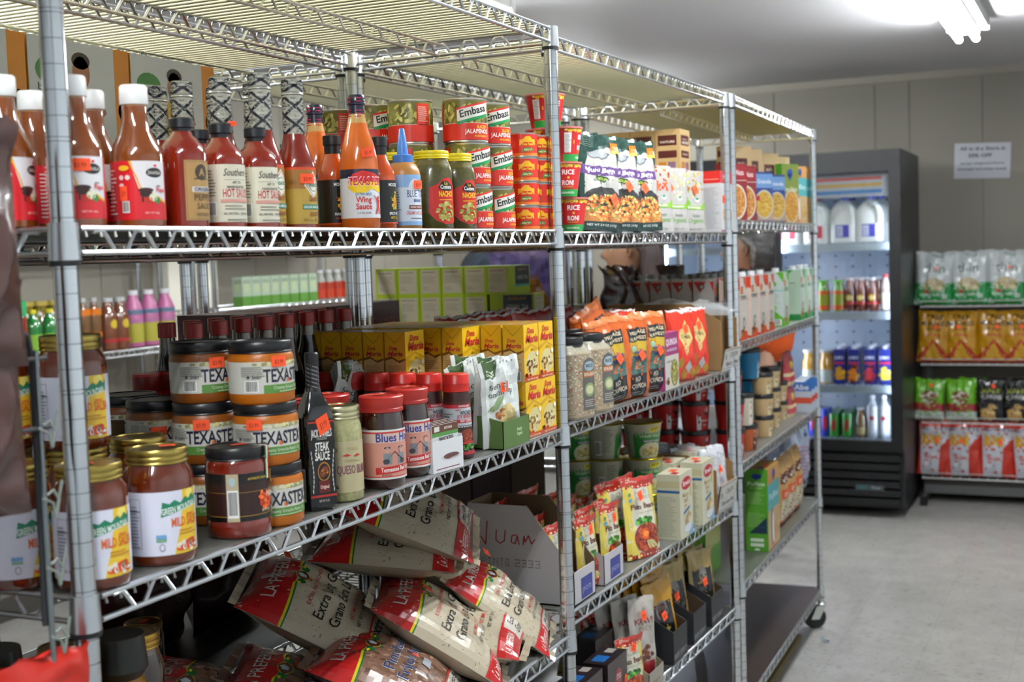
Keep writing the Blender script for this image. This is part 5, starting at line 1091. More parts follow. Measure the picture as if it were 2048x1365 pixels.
nd = k_noodle(); gn = 'noodle soup cups'
hx, hy = X(1290, 5.2, Z), 5.2*I
for k in range(3): nd.put('%s noodle cup of the green stack behind the bean pouches' % ('bottom', 'middle', 'top')[k], (hx, hy, Z*I+.0032+3.7*I*k*.98), -.8, gn)
for k in range(3): nd.put('%s noodle cup of the stack turned to its back label' % ('bottom', 'middle', 'top')[k], (X(1213, 8.8, Z), 8.8*I, Z*I+.0032+3.7*I*k*.98), (.9, .7, .5)[k], gn)
for k in range(3): nd.put('%s noodle cup of the stack in shade beside the post' % ('bottom', 'middle', 'top')[k], (X(1158, 11.5, Z), 11.5*I, Z*I+.0032+3.7*I*k*.98), -.7, gn)
# matzo boxes
def k_matzo():
    w, d, h = 4.2*I, 2.3*I, 6.4*I; f = Art(); f.rect(0, 0, w, h, 'c4c0a8'); f.up(); f.ell(w*.52, h*.83, w*.38, h*.10, 'b02838', 20); f.text("Streit's", w*.52, h*.80, .012, 'e8e0dc', w*.6, shear=.2); f.text('Matzo', w*.45, h*.63, .011, 'b0986c', w*.5); f.text('Ball', w*.45, h*.54, .011, 'b0986c', w*.32); f.text('Mix', w*.45, h*.47, .007, 'b0986c', w*.2)
    f.poly([(w*.25, h*.36), (w*.75, h*.42), (w*.75, h*.46), (w*.25, h*.40)], '2c5c90'); f.blobs(w*.6, h*.27, w*.22, h*.09, 30, ['cdb88c', 'b89c6c', 'ddd0ac'], .008, 3); f.ell(w*.6, h*.13, w*.3, h*.07, 'ccd0d4', 18); f.poly([(w*.6, 0), (w, 0), (w, h*.18)], '6c9cc0'); f.rect(w*.80, h*.6, w*.86, h*.78, 'c8a430')
    s = Art(); s.rect(0, 0, d, h, 'ccc8ac'); s.up(); s.rect(0, h*.80, d, h*.90, 'c4b890'); s.rect(0, h*.72, d, h*.76, '2c5c90'); s.lines(d*.1, h*.05, d*.85, h*.68, 22, '8c8a74', .25); t = Art(); t.rect(0, 0, w, d, 'd0ccb0'); t.up(); t.rect(w*.1, d*.2, w*.4, d*.5, 'c02838'); t.rect(w*.45, d*.45, w*.75, d*.8, 'ff5a2c')
    return boxk('matzo_box', 'box', 4.2, 2.3, 6.4, 'c8c4a8', f, s, t)
mz = k_matzo()
for i, (u, y) in enumerate(((1352, 1.0), (1396, .9), (1340, 3.6), (1384, 3.5))):
    mz.put(('cream and blue matzo box at the shelf edge, beside the bean pouches', 'cream and blue matzo box at the shelf edge, beside the brown carton', 'cream matzo box behind the one beside the bean pouches', 'cream matzo box behind the one beside the brown carton')[i], at(u, y, Z), 0, 'cream and blue matzo boxes')
# brown cartons of white packets with a printed strip
def k_cajun(h, hb, w=6.4, d=13, strip=2.3):
    W, D_, H, HB = w*I, d*I, h*I, hb*I; t = .003; g = G(); c, ci = '86643c', '94744c'
    g.box(-W/2, -D_/2, 0, W/2, D_/2, t, c); g.box(-W/2, D_/2-t, 0, W/2, D_/2, HB, c)
    P = [(-D_/2, 0), (D_/2, 0), (D_/2, HB), (-D_/2+3.2*I, HB), (-D_/2, H)]
    for xo in (-W/2, W/2-t):
        g.face([(xo, y, z) for y, z in P][::-1], c); g.face([(xo+t, y, z) for y, z in P], ci)
        for k in range(5):
            a, b = P[k], P[(k+1) % 5]; g.face([(xo, *a), (xo, *b), (xo+t, *b), (xo+t, *a)], ci)
    g.face([(-W/2, -D_/2, 0), (W/2, -D_/2, 0), (W/2, -D_/2-.012, strip*I), (-W/2, -D_/2-.012, strip*I)], 'b8a890'); g.face([(-W/2, -D_/2+t, 0), (-W/2, -D_/2-.012+t, strip*I), (W/2, -D_/2-.012+t, strip*I), (W/2, -D_/2+t, 0)], c); g.face([(-W/2, -D_/2-.012, strip*I), (W/2, -D_/2-.012, strip*I), (W/2, -D_/2-.012+t, strip*I), (-W/2, -D_/2-.012+t, strip*I)], 'b88c5c')
    a = Art(); hh = strip*I; a.rect(0, 0, W, hh, 'b4b2ac'); a.up(); a.frame(.003, .003, W-.003, hh-.003, .0015, '3c3a38'); a.text('CAJUN', W*.58, hh*.58, .014, '3c3a38', W*.45, 0); a.text('Black-eye Peas', W*.55, hh*.2, .012, '3c3a38', W*.72, 0, shear=.2); a.text('N', W*.13, hh*.5, .016, '3c3a38', .012); g.art(a, lambda x, y, o: (x-W/2, -D_/2-.012*y/(strip*I)-o-.0005, y))
    g.box(-.001+W*.02, -D_/2+.02, t, .001+W*.02, -D_/2+.024+.002, HB*.9, ci)
    return Kind('cardboard_display_box', 'box', [('cardboard_display_box', g.mesh('cardboard_display_box', 'cardboard', 0))])
cj = k_cajun(5.4, 7.3); cj2 = k_cajun(4.6, 6.2, 6.2, 12, 3.0)
bx3, by3 = X(1466, -.4, ZB[3]), 6.3*I
cj.put('brown open carton with a printed strip, on the quinoa deck', (bx3-.012, by3, ZB[3]*I+.0032), -.02, 'brown cartons with printed strips')
bx2 = X(1458, -.4, Z)
cj2.put('brown open carton with a printed strip, on the bean pouch deck', (bx2-.012, 5.8*I, Z*I+.0032), -.02, 'brown cartons with printed strips')
wp = Art(); wp.rect(0, 0, 3*I, 6.4*I, 'c4c4c8'); wp.up(); wp.rect(.02, .135, .035, .143, '16241c'); wp.lines(.012, .05, .06, .12, 12, '9c9ca4', .2); wp.rect(.03, .012, .06, .035, '8c8c94')
wpk = pouch('seasoned_pea_packet', 3.0, 6.4, 1.3, 'b8b8bc', wp, seed=3, wr=.0035, stand=0)
for i in range(6):
    o = lean(wpk, 'white packet standing %s in the brown carton on the bean deck' % ORD[i], 0, 1.0+(i//2)*3.2, Z, .006, -.10, .04, -.4, 'white seasoned pea packets', stp(-.006, -.018, .095, .6), bx2-.045+.068*(i % 2))
# crumpled clear film over both cartons
def crumple(label, x0, x1, y0, y1, z, h, seed, col='c8ccd0'):
    g = G()
    def f(i, j):
        v = Vector((i*4+seed, j*4, 0)); e = min(1, 6*i, 6*(1-i), 6*j+.3, 6*(1-j)+.2); return (x0+(x1-x0)*i+noise.noise(v)*.012, y0+(y1-y0)*j+noise.noise(v+Vector((9, 0, 0)))*.012, z+e*(h*.55+h*.55*noise.noise(v*1.3+Vector((0, 5, 2)))+h*.2*noise.noise(v*4)))
    g.grid(f, 26, 26, col); o = obj('crumpled_film', g, 'clear_film', smooth=180); tag(o, label, 'plastic film', 'crumpled clear films'); return o
crumple('crumpled clear film over the brown carton on the quinoa deck', bx3-.075, bx3+.05, -.02, .30, ZB[3]*I+.155, .05, 2)
crumple('crumpled clear film over the brown carton on the bean deck', bx2-.085, bx2+.05, .01, .30, Z*I+.14, .045, 7)
# ------------------------------------------------------------------ quinoa deck
Z = ZB[3]
def k_ricejar():
    body = [(1.72, 0, '9c8c74'), (1.8, .15, '9c8c74'), (1.8, 5.0, '9c8c74'), (1.7, 5.3, 'a09884'), (1.3, 5.75, 'b8b4a8'), (1.28, 5.9, 'b8b4a8')]
    cap = lid_prof(1.42, 5.8, .72, '101214', 1)
    a, w = wrap(1.8, 5.0, '94846c', 340); h = 5.0*I; a.blobs(0, h*.5, w*.97, h*.48, 900, ['b8a88c', '6c5844', 'c8bca0', '84705a', 'a04c34', 'd0c4ac'], .0022, 3, 5)
    a.T = [t for t in a.T if all(0 <= p[1] <= h for p in t[0])]; a.up()
    a.poly([(-.002, .012), (.036, .012), (.036, h*.80), (.030, h*.90), (.017, h*.94), (.004, h*.90), (-.002, h*.80)], '54504c'); a.up(); a.rect(.0, h*.62, .034, h*.72, '9c5a2c'); a.ell(.017, h*.80, .014, .010, '8ca0a8', 16); a.ell(.017, h*.42, .014, .014, '7c8c5c', 18); a.up(); a.ell(.017, h*.42, .010, .009, 'b8b890', 14); a.text('RICE', .017, h*.78, .007, '30343c', .02); a.text('ROYAL BLEND', .017, h*.645, .007, 'e0d0b8', .03); a.lines(.002, h*.15, .032, h*.28, 4, 'b8b4ac', .3)
    K = bottle('rice_jar', 'jar', body, cap, a, 1.8, .2, sq=2.5, bm='chunky', capname='lid', bodyname='jar_body'); return K
rj = k_ricejar(); gj = 'clear square rice jars with black lids'
rj.put('clear square rice jar right beside the post', at(1136, 1.9, Z), -.35, gj); rj.put('clear square rice jar beside the orange quinoa bags', at(1176, 2.0, Z), -.35, gj); rj.put('clear square rice jar behind the other two', at(1140, 6.2, Z), -.35, gj)
qa = Art(); w, h = 5.4*I, 7.6*I; qa.rect(0, 0, w, h, 'b85418'); qa.up(); qa.rect(w*.30, h*.02, w*.80, h*.30, '14161a'); qa.rect(w*.30, h*.30, w*.80, h*.50, '3c5c54'); qa.rect(w*.30, h*.50, w*.80, h*.68, 'a88c20'); qa.rect(w*.28, h*.68, w*.82, h*.84, '141618'); qa.up(); qa.text('VILLAGE', w*.55, h*.77, .008, 'd0c0a0', w*.44, rot=.05); qa.text('HARVEST', w*.55, h*.70, .008, 'd0c0a0', w*.46, rot=.05); qa.blobs(w*.55, h*.52, w*.2, h*.06, 26, ['2c3c6c', '5c3c5c', '3c4c7c', '8c6c18'], .006, 3); qa.ell(w*.40, h*.60, w*.07, h*.04, '8cac8c', 14); qa.blobs(w*.55, h*.38, w*.2, h*.05, 16, ['6c9c94', '2c5c5c', 'a85c34'], .006, 4); qa.text('RED', w*.5, h*.21, .011, 'd0c8b8', w*.2, 0); qa.text('QUINOA', w*.55, h*.13, .011, 'd0c8b8', w*.42, 0); qa.lines(w*.36, h*.05, w*.7, h*.10, 2, '84807c'); qa.rect(0, h*.93, w, h, 'c8703c')
qk = pouch('quinoa_bag', 5.4, 7.6, 2.0, 'b05018', qa, seed=8, wr=.0038, stand=0, nx=18, ny=26); gq = 'orange red-quinoa bags'
for i, (u, y, ly, lx) in enumerate(((1226, 1.4, -.12, -.06), (1262, 1.1, .0, -.03), (1297, 1.2, .04, -.03))):
    lean(qk, '%s orange red-quinoa bag counted from the rice jars' % ORD[i], u, y, Z, 0, lx, ly, -.3, gq, stp(.01, -.03, .10, .6))
lean(qk, 'orange quinoa bag slumped behind the rice jars', 1196, 5.0, Z, .03, .05, -.35, -.2, gq); lean(qk, 'orange quinoa bag behind the front three', 1225, 5.2, Z, .0, .0, .1, -.2, gq)
fa = Art(); w, h = 4.2*I, 5.4*I; fa.rect(0, 0, w, h, 'bab4ac'); fa.rect(0, 0, 0, 0, 'fff'); fa.up(); fa.rect(0, h*.60, w, h, '8c3468'); fa.up(); fa.text('QUINOA', w*.5, h*.78, .016, 'e8d8e0', w*.82); fa.text('& MUSHROOM', w*.5, h*.67, .007, 'd8b8cc', w*.75); fa.ell(w*.68, h*.28, w*.28, h*.24, '7c7c34', 20); fa.up(); fa.blobs(w*.68, h*.28, w*.24, h*.2, 60, ['b8a868', 'cfc48c', '8c7c44'], .004, 3); fa.text('Gourmet', w*.3, h*.48, .006, '6c4c5c', w*.4, 0, shear=.3); fa.blobs(w*.15, h*.15, w*.1, h*.08, 10, ['b08c4c', '8c6430'], .006)
fs = Art(); fs.rect(0, 0, 1.5*I, h, 'a83c78'); ft = Art(); ft.rect(0, 0, w, 1.5*I, 'a84c84')
K = boxk('quinoa_box', 'box', 4.2, 1.5, 5.4, 'b4b0a8', fa, fs, ft); K.put('small purple and white quinoa and mushroom box', at(1330, .7, Z), 0, None, sticker_flat(.0, 0, 5.42*I, .02, .02, 'top', .5))
sa = Art(); w, h = 4.6*I, 7.2*I; sa.rect(0, 0, w, h, 'c82c14'); sa.up(); sa.poly([(w*.5, h*.86), (w*.68, h*.72), (w*.74, h*.60), (w*.62, h*.48), (w*.5, h*.36), (w*.38, h*.48), (w*.26, h*.60), (w*.32, h*.72)], 'c8b06c'); sa.up(); sa.text('SAMBA', w*.5, h*.60, .009, '2c2418', w*.36, 0)
for (x, y, c) in ((.3, .26, '8c6c1c'), (.6, .20, '9ca0a0'), (.45, .10, '94701c'), (.78, .12, '94701c'), (.16, .10, 'b03020')): sa.poly([(w*(x-.13), h*y), (w*x, h*(y-.09)), (w*(x+.13), h*y), (w*x, h*(y+.09))], c)
sa.rect(0, h*.975, w, h, 'd0ccc8')
sk = pouch('samba_snack_bag', 4.6, 7.2, 1.4, 'c02c14', sa, seed=5, wr=.0035, stand=0, nx=16, ny=22); gs = 'bright red diamond-patterned bags'
for i, (u, y) in enumerate(((1365, .9), (1392, 1.0))): lean(sk, '%s bright red bag with gold diamonds, from the quinoa box' % ORD[i], u, y, Z, 0, -.05, .02, -.3, gs, stp(-.004, -.02, .135, .3))
rb = pouch('red_grain_bag', 4.4, 8.4, 1.6, 'a01c14', None, seed=2, wr=.005, stand=0)
cr_ = Art(); cr_.rect(0, 8.0*I, 4.4*I, 8.2*I, 'c8c4c0'); rb = pouch('red_grain_bag', 4.4, 8.2, 1.6, '9c2014', cr_, seed=2, wr=.004, stand=0)
for i in range(9):
    lean(rb, '%s dark red bag with a white crimped top in the rear rows' % ORD[i], 0, 9.6+3.4*(i // 5), Z, 0, -.05, .05*(i % 3-1), -.1, 'dark red bags with white crimped tops', None, (56.0+4.7*(i % 5)+(1.5 if i > 4 else 0))*I)
for i in range(3): lean(sk, '%s red bag behind the purple quinoa box' % ORD[i], 0, 4.2+2.4*i, Z, .012, -.05, 0, -.2, 'bright red bags in the second row', None, (77+1.2*i)*I)
# big maroon shiny bag and jars at the back
mb = pouch('maroon_bag', 10.5, 11.4, 3.5, '2c1812', None, seed=12, wr=.016, stand=0, nx=22, ny=22, m='film')
lean(mb, 'large shiny dark brown bag standing at the back of the deck', 1248, 13.8, Z, .0, 0, .03, -.1, None)
lean(pouch('brown_paper_bag', 9, 11.0, 2.5, '38241a', None, seed=22, wr=.008, stand=0, m='matte_film'), 'crumpled dark brown bag behind the shiny one', 1345, 18.0, Z, .0, 0, .03, -.1, None)
# ------------------------------------------------------------------ top visible deck, middle unit
Z = ZB[4]
ba = Art(); w, h = 5.6*I, 8.4*I; ba.rect(0, 0, w, h, '14342c'); ba.up(); ba.poly([(w*.10, h*.08), (w*.97, h*.08), (w*.97, h*.62), (w*.86, h*.86), (w*.72, h*.86), (w*.30, h*.80), (w*.16, h*.62)], 'a6a49e'); ba.up(); ba.rect(w*.06, h*.565, w*.97, h*.66, '54386c'); ba.text('Multi Bean', w*.5, h*.60, .010, 'e0dce8', w*.66, shear=.15); ba.ell(w*.52, h*.53, w*.16, h*.032, '1c3c28', 16); ba.up(); ba.text('SOUP', w*.52, h*.515, .006, 'b8c83c', w*.2)
ba.ell(w*.5, h*.78, w*.24, h*.045, '5c6064', 16); ba.up(); ba.ell(w*.5, h*.785, w*.20, h*.035, '8c9094', 16); ba.ell(w*.55, h*.30, w*.46, h*.15, '2c2c2c', 24); ba.rect(w*.1, h*.085, w*.97, h*.24, 'a86c38'); ba.up(); ba.blobs(w*.55, h*.24, w*.42, h*.14, 230, ['c07838', 'd89c50', 'b85028', 'e0bc80', '6c7c34', '8c4820', 'd08c48'], .005, 3); ba.up(); ba.rect(0, 0, w, h*.09, '142c28'); ba.up(); ba.text('NET WT 5.9 OZ (167g)', w*.45, h*.045, .005, 'd0d4d0', w*.6, 0)
for k in range(7): ba.rect(w*.02, h*(.86+.018*k), w*(.4), h*(.862+.018*k), 'a8bcb0')
ba.rect(w*.80, h*.84, w*.96, h*.92, 'c86414'); ba.rect(w*.80, h*.81, w*.96, h*.84, 'd8b020')
bk = pouch('bean_soup_pouch', 5.6, 8.4, 1.8, '183c32', ba, seed=7, wr=.004, stand=1, nx=18, ny=26); gB = 'dark green bean soup pouches'
for i, (u, y) in enumerate(((1196, 1.5), (1240, 1.4), (1282, 1.3))):
    lean(bk, '%s dark green bean soup pouch from the rice cups' % ORD[i], u, y, Z, 0, -.07, (.06, .02, -.03)[i], -.42, gB, stp((.028, .012, .0)[i], -.026, (.068, .10, .10)[i], .6))
    lean(bk, '%s dark green pouch standing in the second line' % ORD[i], u-8, y+3.6, Z, 0, -.03, .05, -.3, gB)
    lean(bk, '%s dark green pouch standing in the third line' % ORD[i], u-20, y+7.0, Z, 0, .02, .05, -.3, gB)
def organic(col, foods, nm, seed):
    w, h = 4.0*I, 6.3*I; a = Art(); a.rect(0, 0, w, h, 'a09c98'); a.up(); a.ell(w*.38, h*.80, w*.70, h*.36, 'b8b4a8', 26); a.up(); a.ell(w*.38, h*.80, w*.64, h*.33, foods[0], 26); a.blobs(w*.38, h*.80, w*.54, h*.28, 60, foods, .005, seed); a.T = [t for t in a.T if all(-.001 <= p[0] <= w+.001 and p[1] <= h+.001 for p in t[0])]
    a.up(); a.poly([(w*.0, h*.42), (w*.8, h*.42), (w, h*.5), (w, h*.36), (0, h*.36)], '74a02c'); a.blobs(w*.15, h*.42, w*.12, h*.08, 14, [col, '5c8c28'], .008, seed); a.ell(w*.62, h*.52, w*.09, h*.035, 'd0d4c8', 12); a.up(); a.ell(w*.62, h*.535, w*.07, h*.02, '2c7c5c', 10); a.text('Simply', w*.55, h*.24, .007, '5c645c', w*.3, 0); a.text('Organic', w*.52, h*.15, .012, '64943c', w*.7, 0, shear=.3); a.text(nm, w*.45, h*.38, .006, 'e8ecd8', w*.6); a.text('NET WT 1.5 OZ', w*.5, h*.03, .004, '4c4c4c', w*.5, 0)
    return pouch('dip_mix_packet', 4.0, 6.3, .35, 'a09c98', a, seed=seed, wr=.0012, stand=0, nx=10, ny=14)
for i, (u, col, foods, nm) in enumerate(((1322, 'c84c28', ['b83c14', 'c85824', 'd8a068', '8c2c0c'], 'Chili'), (1354, '8ca838', ['cfc498', 'd8d0ac', 'b8a86c'], 'Cheese'), (1389, '6c9c30', ['b89038', '7c8c2c', 'd8c078', '9c5c1c'], 'Soup'))):
    K = organic(col, foods, nm, 3+i); lean(K, ('orange-red chili mix packet beside the green pouches', 'pale cheese sauce mix packet between two other packets', 'greenish noodle soup mix packet beside the white and red box')[i], u, .8, Z, 0, -.04, .0, -.35, 'organic mix packets', stp((-.02, -.03, .0)[i], -.01, .11, .6))
    for k in range(2): lean(K, 'mix packet %s behind the %s' % (ORD[k], ('chili packet', 'cheese packet', 'soup packet')[i]), u-3, 2.0+1.2*k, Z, 0, -.02, .03, -.35, 'organic mix packets in the rear')
def simple(w, h, base, bands, texts=(), pic=None, seed=1):
    """front artwork from bands (y0, y1, colour), texts (s, x, y, h, colour, w) and a bowl picture (x, y, rx, ry, colours)"""
    W, H = w*I, h*I; a = Art(); a.rect(0, 0, W, H, base)
    for b in bands: a.up(); a.rect(W*(b[3] if len(b) > 3 else 0), H*b[0], W*(b[4] if len(b) > 3 else 1), H*b[1], b[2])
    if pic:
        x, y, rx, ry, cs = pic; a.up(); a.ell(W*x, H*y, W*rx*1.12, H*ry*1.12, 'c8c0b0', 24); a.up(); a.ell(W*x, H*y, W*rx, H*ry, cs[0], 24); a.blobs(W*x, H*y, W*rx*.88, H*ry*.88, 60, cs, W*.045, seed)
    for (s, x, y, hh, c, ww) in texts: a.text(s, W*x, H*y, hh, c, W*ww)
    return a
oat = ['b87c38', 'c89450', '8c5420', 'd8ac6c', 'a06428']
wf = simple(4.6, 6.6, 'c4c0c0', [(.80, 1, 'b82430'), (0, .03, 'a02030')], [('KASHI', .5, .87, .013, 'e8d8d8', .6)], (.55, .28, .36, .17, oat))
ws = simple(2.2, 6.6, 'bcbabc', [(.80, 1, 'c02824'), (.86, .87, 'e0a090', .1, .9)]); ws.lines(.006, .01, .05, .125, 24, '94929a', .3)
K = boxk('cereal_box', 'box', 4.6, 2.2, 6.6, 'c4c0c0', wf, ws); K.row('{o} white and crimson cereal box from the mix packets', [at(1435, 1.2, Z), at(1428, 3.8, Z)], 'white and crimson boxes', 0, {0: stp(-.035, -1.1*I, .09)})
tf = simple(3.6, 10.8, 'bc9c6c', [(.86, .96, '4c1c18', .12, .88), (.74, .81, '4c1c18', .12, .88), (.56, .70, 'b06c20', .14, .44), (.56, .70, '7c5c74', .52, .82)], [('BACK TO', .5, .915, .004, 'd8c0b0', .4), ('NATURE', .5, .875, .008, 'e8d8c8', .6), ('GRANOLA', .5, .765, .006, 'd0a890', .5)])
ts = simple(2.7, 10.8, 'bc9c6c', [(.86, .96, '4c1c18', .12, .88), (.74, .81, '4c1c18', .12, .88), (.56, .70, 'b06c20', .14, .44), (.56, .70, '7c5c74', .52, .82)], [('NATURE', .5, .885, .006, 'e8d8c8', .6)])
tb = boxk('granola_box', 'box', 3.6, 2.7, 11.0, 'bc9c6c', tf, ts)
tb.row('{o} tan granola box from the left in the rear row', [((93.6)*I, (12.6-2.76*k)*I, Z*I+.002) for k in range(4)], 'tan granola boxes in the rear row')
# ------------------------------------------------------------------ top visible deck, end unit
def yC(x): return (.66+(x/I-103.7)*.0325)*I
def atc(u, dy, z, dz=0):
    y = 2*I
    for _ in range(3): x = xat(u, y, z*I); y = yC(x)+dy*I
    return (x, y, z*I+dz+.0032)
Z = ZCc[4]; rotC = UC['rot']
tf2 = simple(4.6, 9.9, 'c0a478', [(.60, .84, '4c1c18', .30, .80)], [('Back To', .55, .75, .010, 'e0d0c0', .3), ('NATURE', .55, .64, .014, 'e8dccc', .44)])
ts2 = simple(2.0, 9.9, 'b89868', [(.86, .94, '4c1c18', .1, .9), (.74, .80, '4c1c18', .1, .9), (.5, .66, 'a0442c', .1, .9), (.1, .2, '7c2018', .1, .9)])
tb2 = boxk('tall_granola_box', 'box', 4.6, 2.0, 9.9, 'c0a478', tf2, ts2)
gg = 'tall tan granola boxes'
for i, (u, dy) in enumerate(((1472, 4.6), (1495, 4.6), (1528, 4.4), (1552, 4.4))): tb2.put('%s tall tan granola box behind the fruit cereal boxes' % ORD[i], atc(u, dy, Z), -.42, gg)
cf = simple(3.6, 6.7, '7c1c20', [(.72, .97, '8c1c24'), (.70, .71, 'd0b8b0')], [('Oat Nuts', .5, .80, .016, 'e0c8c4', .7)], (.5, .33, .42, .28, oat))
cs_ = simple(1.6, 6.7, '6c4c44', [(.9, 1, '8c2028')]); cb = boxk('crimson_cereal_box', 'box', 3.6, 1.6, 6.7, '7c1c20', cf, cs_)
for i, u in enumerate((1464, 1484)): cb.put('%s crimson cereal box with an oat bowl, after the post' % ORD[i], atc(u, 1.6, Z), -.5, 'crimson cereal boxes')
bf = simple(3.7, 6.4, '2c3c80', [(.68, .96, '6c94c8'), (.03, .25, 'b0947c', .2, 1)], [('Granola', .55, .77, .014, 'd8e0ec', .7)], (.55, .35, .42, .26, ['c89c34', 'd8b050', '8c6418', 'e0c878'])); bf.up(); bf.blobs(.02, .075, .008, .010, 6, ['a82030', 'c03040'], .008)
bs = simple(1.6, 6.4, '2c4080', [(0, .2, '5c84c0')]); bb = boxk('blue_cereal_box', 'box', 3.7, 1.6, 6.4, '2c3c80', bf, bs)
for i, u in enumerate((1518, 1544)): bb.put('%s blue cereal box with a golden bowl, beside crimson ones' % ORD[i], atc(u, 1.6, Z), -.5, 'blue cereal boxes')
gf = simple(3.9, 8.4, '6c8c34', [(0, .50, 'b8843c'), (.50, .97, '7c8c30')], [('Corn Flakes', .5, .54, .016, 'd8d8b8', .8)], (.55, .28, .40, .26, ['c88c2c', 'e0b050', 'b87420'])); gf.up(); gf.ell(.048, .18, .016, .016, '2c4c9c', 12); gf.poly([(.033, .178), (.063, .178), (.048, .150)], '2c5ca8')
gs_ = simple(1.6, 8.4, '4c9c2c', []); gb2 = boxk('corn_flakes_box', 'box', 3.9, 1.6, 8.4, '6c8c34', gf, gs_); gb2.put('green and gold corn flakes box beside the blue boxes', atc(1573, 1.7, Z), -.42, 'corn flakes boxes')
def puffart(w, h):
    a = simple(w, h, 'b8986c', [(.48, .80, '4c9ca0'), (.80, 1, 'c08c50')], [('Puffins', .5, .60, h*.0022, 'c0e0e0', .8)]); W, H = w*I, h*I
    a.up(); a.ell(W*.36, H*.26, W*.10, H*.24, '24243c', 16); a.up(); a.ell(W*.40, H*.25, W*.07, H*.20, 'd8d8dc', 16); a.ell(W*.5, H*.9, W*.12, H*.06, '2c4c9c', 12); a.poly([(W*.38, H*.89), (W*.62, H*.89), (W*.5, H*.8)], '2c4c9c'); a.blobs(W*.72, H*.2, W*.2, H*.14, 20, ['d0a860', 'c08c40'], W*.05); a.ell(W*.4, H*.04, W*.1, H*.03, 'd06c1c', 8); return a
pf = puffart(6, 7.8); pb = boxk('puffins_cereal_box', 'box', 3.9, 1.6, 8.4, '5c9ca0', puffart(3.9, 8.4), simple(1.6, 8.4, '5ca02c', []))
for i, u in enumerate((1592, 1603)): pb.put('%s teal cereal box with a seabird, near the end post' % ORD[i], atc(u, 1.6+.15*i, Z), -.3, 'teal cereal boxes')
# ------------------------------------------------------------------ broth cartons on the end unit
Z = ZCc[3]
def broth(name, base, acc, capc, sidec, tc, seed, tri=0):
    w, d, h = 3.5, 2.45, 7.3; W, D_, H = w*I, d*I, h*I
    f = Art(); f.rect(0, 0, W, H, base); f.up(); f.poly([(0, 0), (W, 0), (W, H*.12), (W*.5, H*.18), (0, H*.06)], acc); f.rect(W*.1, H*.74, W*.45, H*.86, 'b8601c'); f.poly([(W*.5, H), (W, H), (W, H*.80), (W*.6, H*.9)], acc); f.up(); f.text(tc, W*.5, H*.66, .011, '3c4044', W*.8); f.rect(W*.02, H*.645, W*.98, H*.65, acc); f.ell(W*.5, H*.30, W*.30, H*.16, 'c8c4bc', 18); f.up(); f.ell(W*.5, H*.27, W*.20, H*.10, '44484c', 16); f.up(); f.ell(W*.5, H*.27, W*.12, H*.06, 'c0bcb4', 14); f.blobs(W*.3, H*.14, W*.2, H*.05, 14, ['a87040', '8c5428', 'c08c58'], .008, seed)
    s = Art(); s.rect(0, 0, D_, H, sidec); s.up()
    if tri == 0: s.poly([(0, H), (D_, H*.80), (D_, H)], acc); s.lines(D_*.15, H*.3, D_*.85, H*.66, 12, 'b07c74', .25); s.text(tc, D_*.5, H*.62, .006, '3c4044', D_*.7); s.poly([(0, 0), (D_, 0), (D_, H*.03), (0, H*.10)], acc)
    if tri == 1: s.poly([(0, 0), (D_, 0), (D_, H*.14), (0, H*.42)], acc); s.poly([(D_*.6, H), (D_, H), (D_, H*.8)], acc); s.ell(D_*.45, H*.78, D_*.16, H*.05, '6cac3c', 12); s.rect(0, H*.655, D_, H*.67, '6cb0b8'); s.lines(D_*.2, H*.42, D_*.8, H*.62, 5, '94a88c', .3); s.ell(D_*.5, H*.34, D_*.15, H*.05, 'a0b878', 12); s.barcode(D_*.15, H*.02, D_*.85, H*.13)
    if tri == 2: s.poly([(0, H), (0, H*.84), (D_*.6, H)], acc); s.rect(0, 0, D_, H*.12, acc); s.lines(D_*.2, H*.3, D_*.8, H*.7, 14, 'a8b8a4', .2); s.text(tc, D_*.4, H*.72, .006, '3c4044', D_*.6)
    if tri == 3: s.rect(0, H*.55, D_, H*.55+.001, 'fff'); s.poly([(0, H*.96), (D_*.62, H*.96), (D_*.36, H*.78)], 'a02418'); s.poly([(D_*.8, H*.96), (D_, H*.96), (D_, H*.78)], 'a02418'); s.up(); s.ell(D_*.42, H*.88, D_*.14, H*.045, '2c2c30', 14); s.up(); s.ell(D_*.42, H*.88, D_*.09, H*.03, '8c8884', 12)
    g = G().box(-W/2, -D_/2, 0, W/2, D_/2, H, base); g.art(f, m_front(W, D_)); g.art(s, m_side(W, D_))
    c = G().lathe([(.0125, H, capc), (.0125, H+.013, capc), (.011, H+.014, capc), (.001, H+.014, capc)], 16, (-.0, .006, 0))
    return Kind(name, 'carton', [('carton_body', g.mesh('carton_body', 'print_gloss', 0)), ('screw_cap', c.mesh('screw_cap', 'plastic'))])
br_o = broth('broth_carton', 'c4bcb4', 'c03c20', 'd8d8dc', 'c8b0a4', 'THIRVING', 1); br_l = broth('coconut_milk_carton', 'b8c8b4', '5ca42c', 'd8d8dc', 'bcc8c4', 'COCONUT', 2, 1); br_g = broth('green_broth_carton', 'b8c4b8', '1c8440', 'd8d8dc', 'b4ccb4', 'BROTH', 3, 2); br_r = broth('grey_capped_broth_carton', '948c88', 'a02418', '6c6e6c', '9c9490', 'BROTH', 4, 3)
for i, u in enumerate((1468, 1490, 1508, 1525)): br_o.put('%s orange and white broth carton after the post' % ORD[i], atc(u, 1.1, Z), rotC, 'orange and white broth cartons')
br_l.put('lime green and white coconut milk carton among broths', atc(1556, 1.2, Z), rotC)
for i, u in enumerate((1590, 1604, 1614)): br_g.put('%s dark green and white broth carton from the lime carton' % ORD[i], atc(u, 1.4, Z), rotC, 'dark green and white broth cartons')
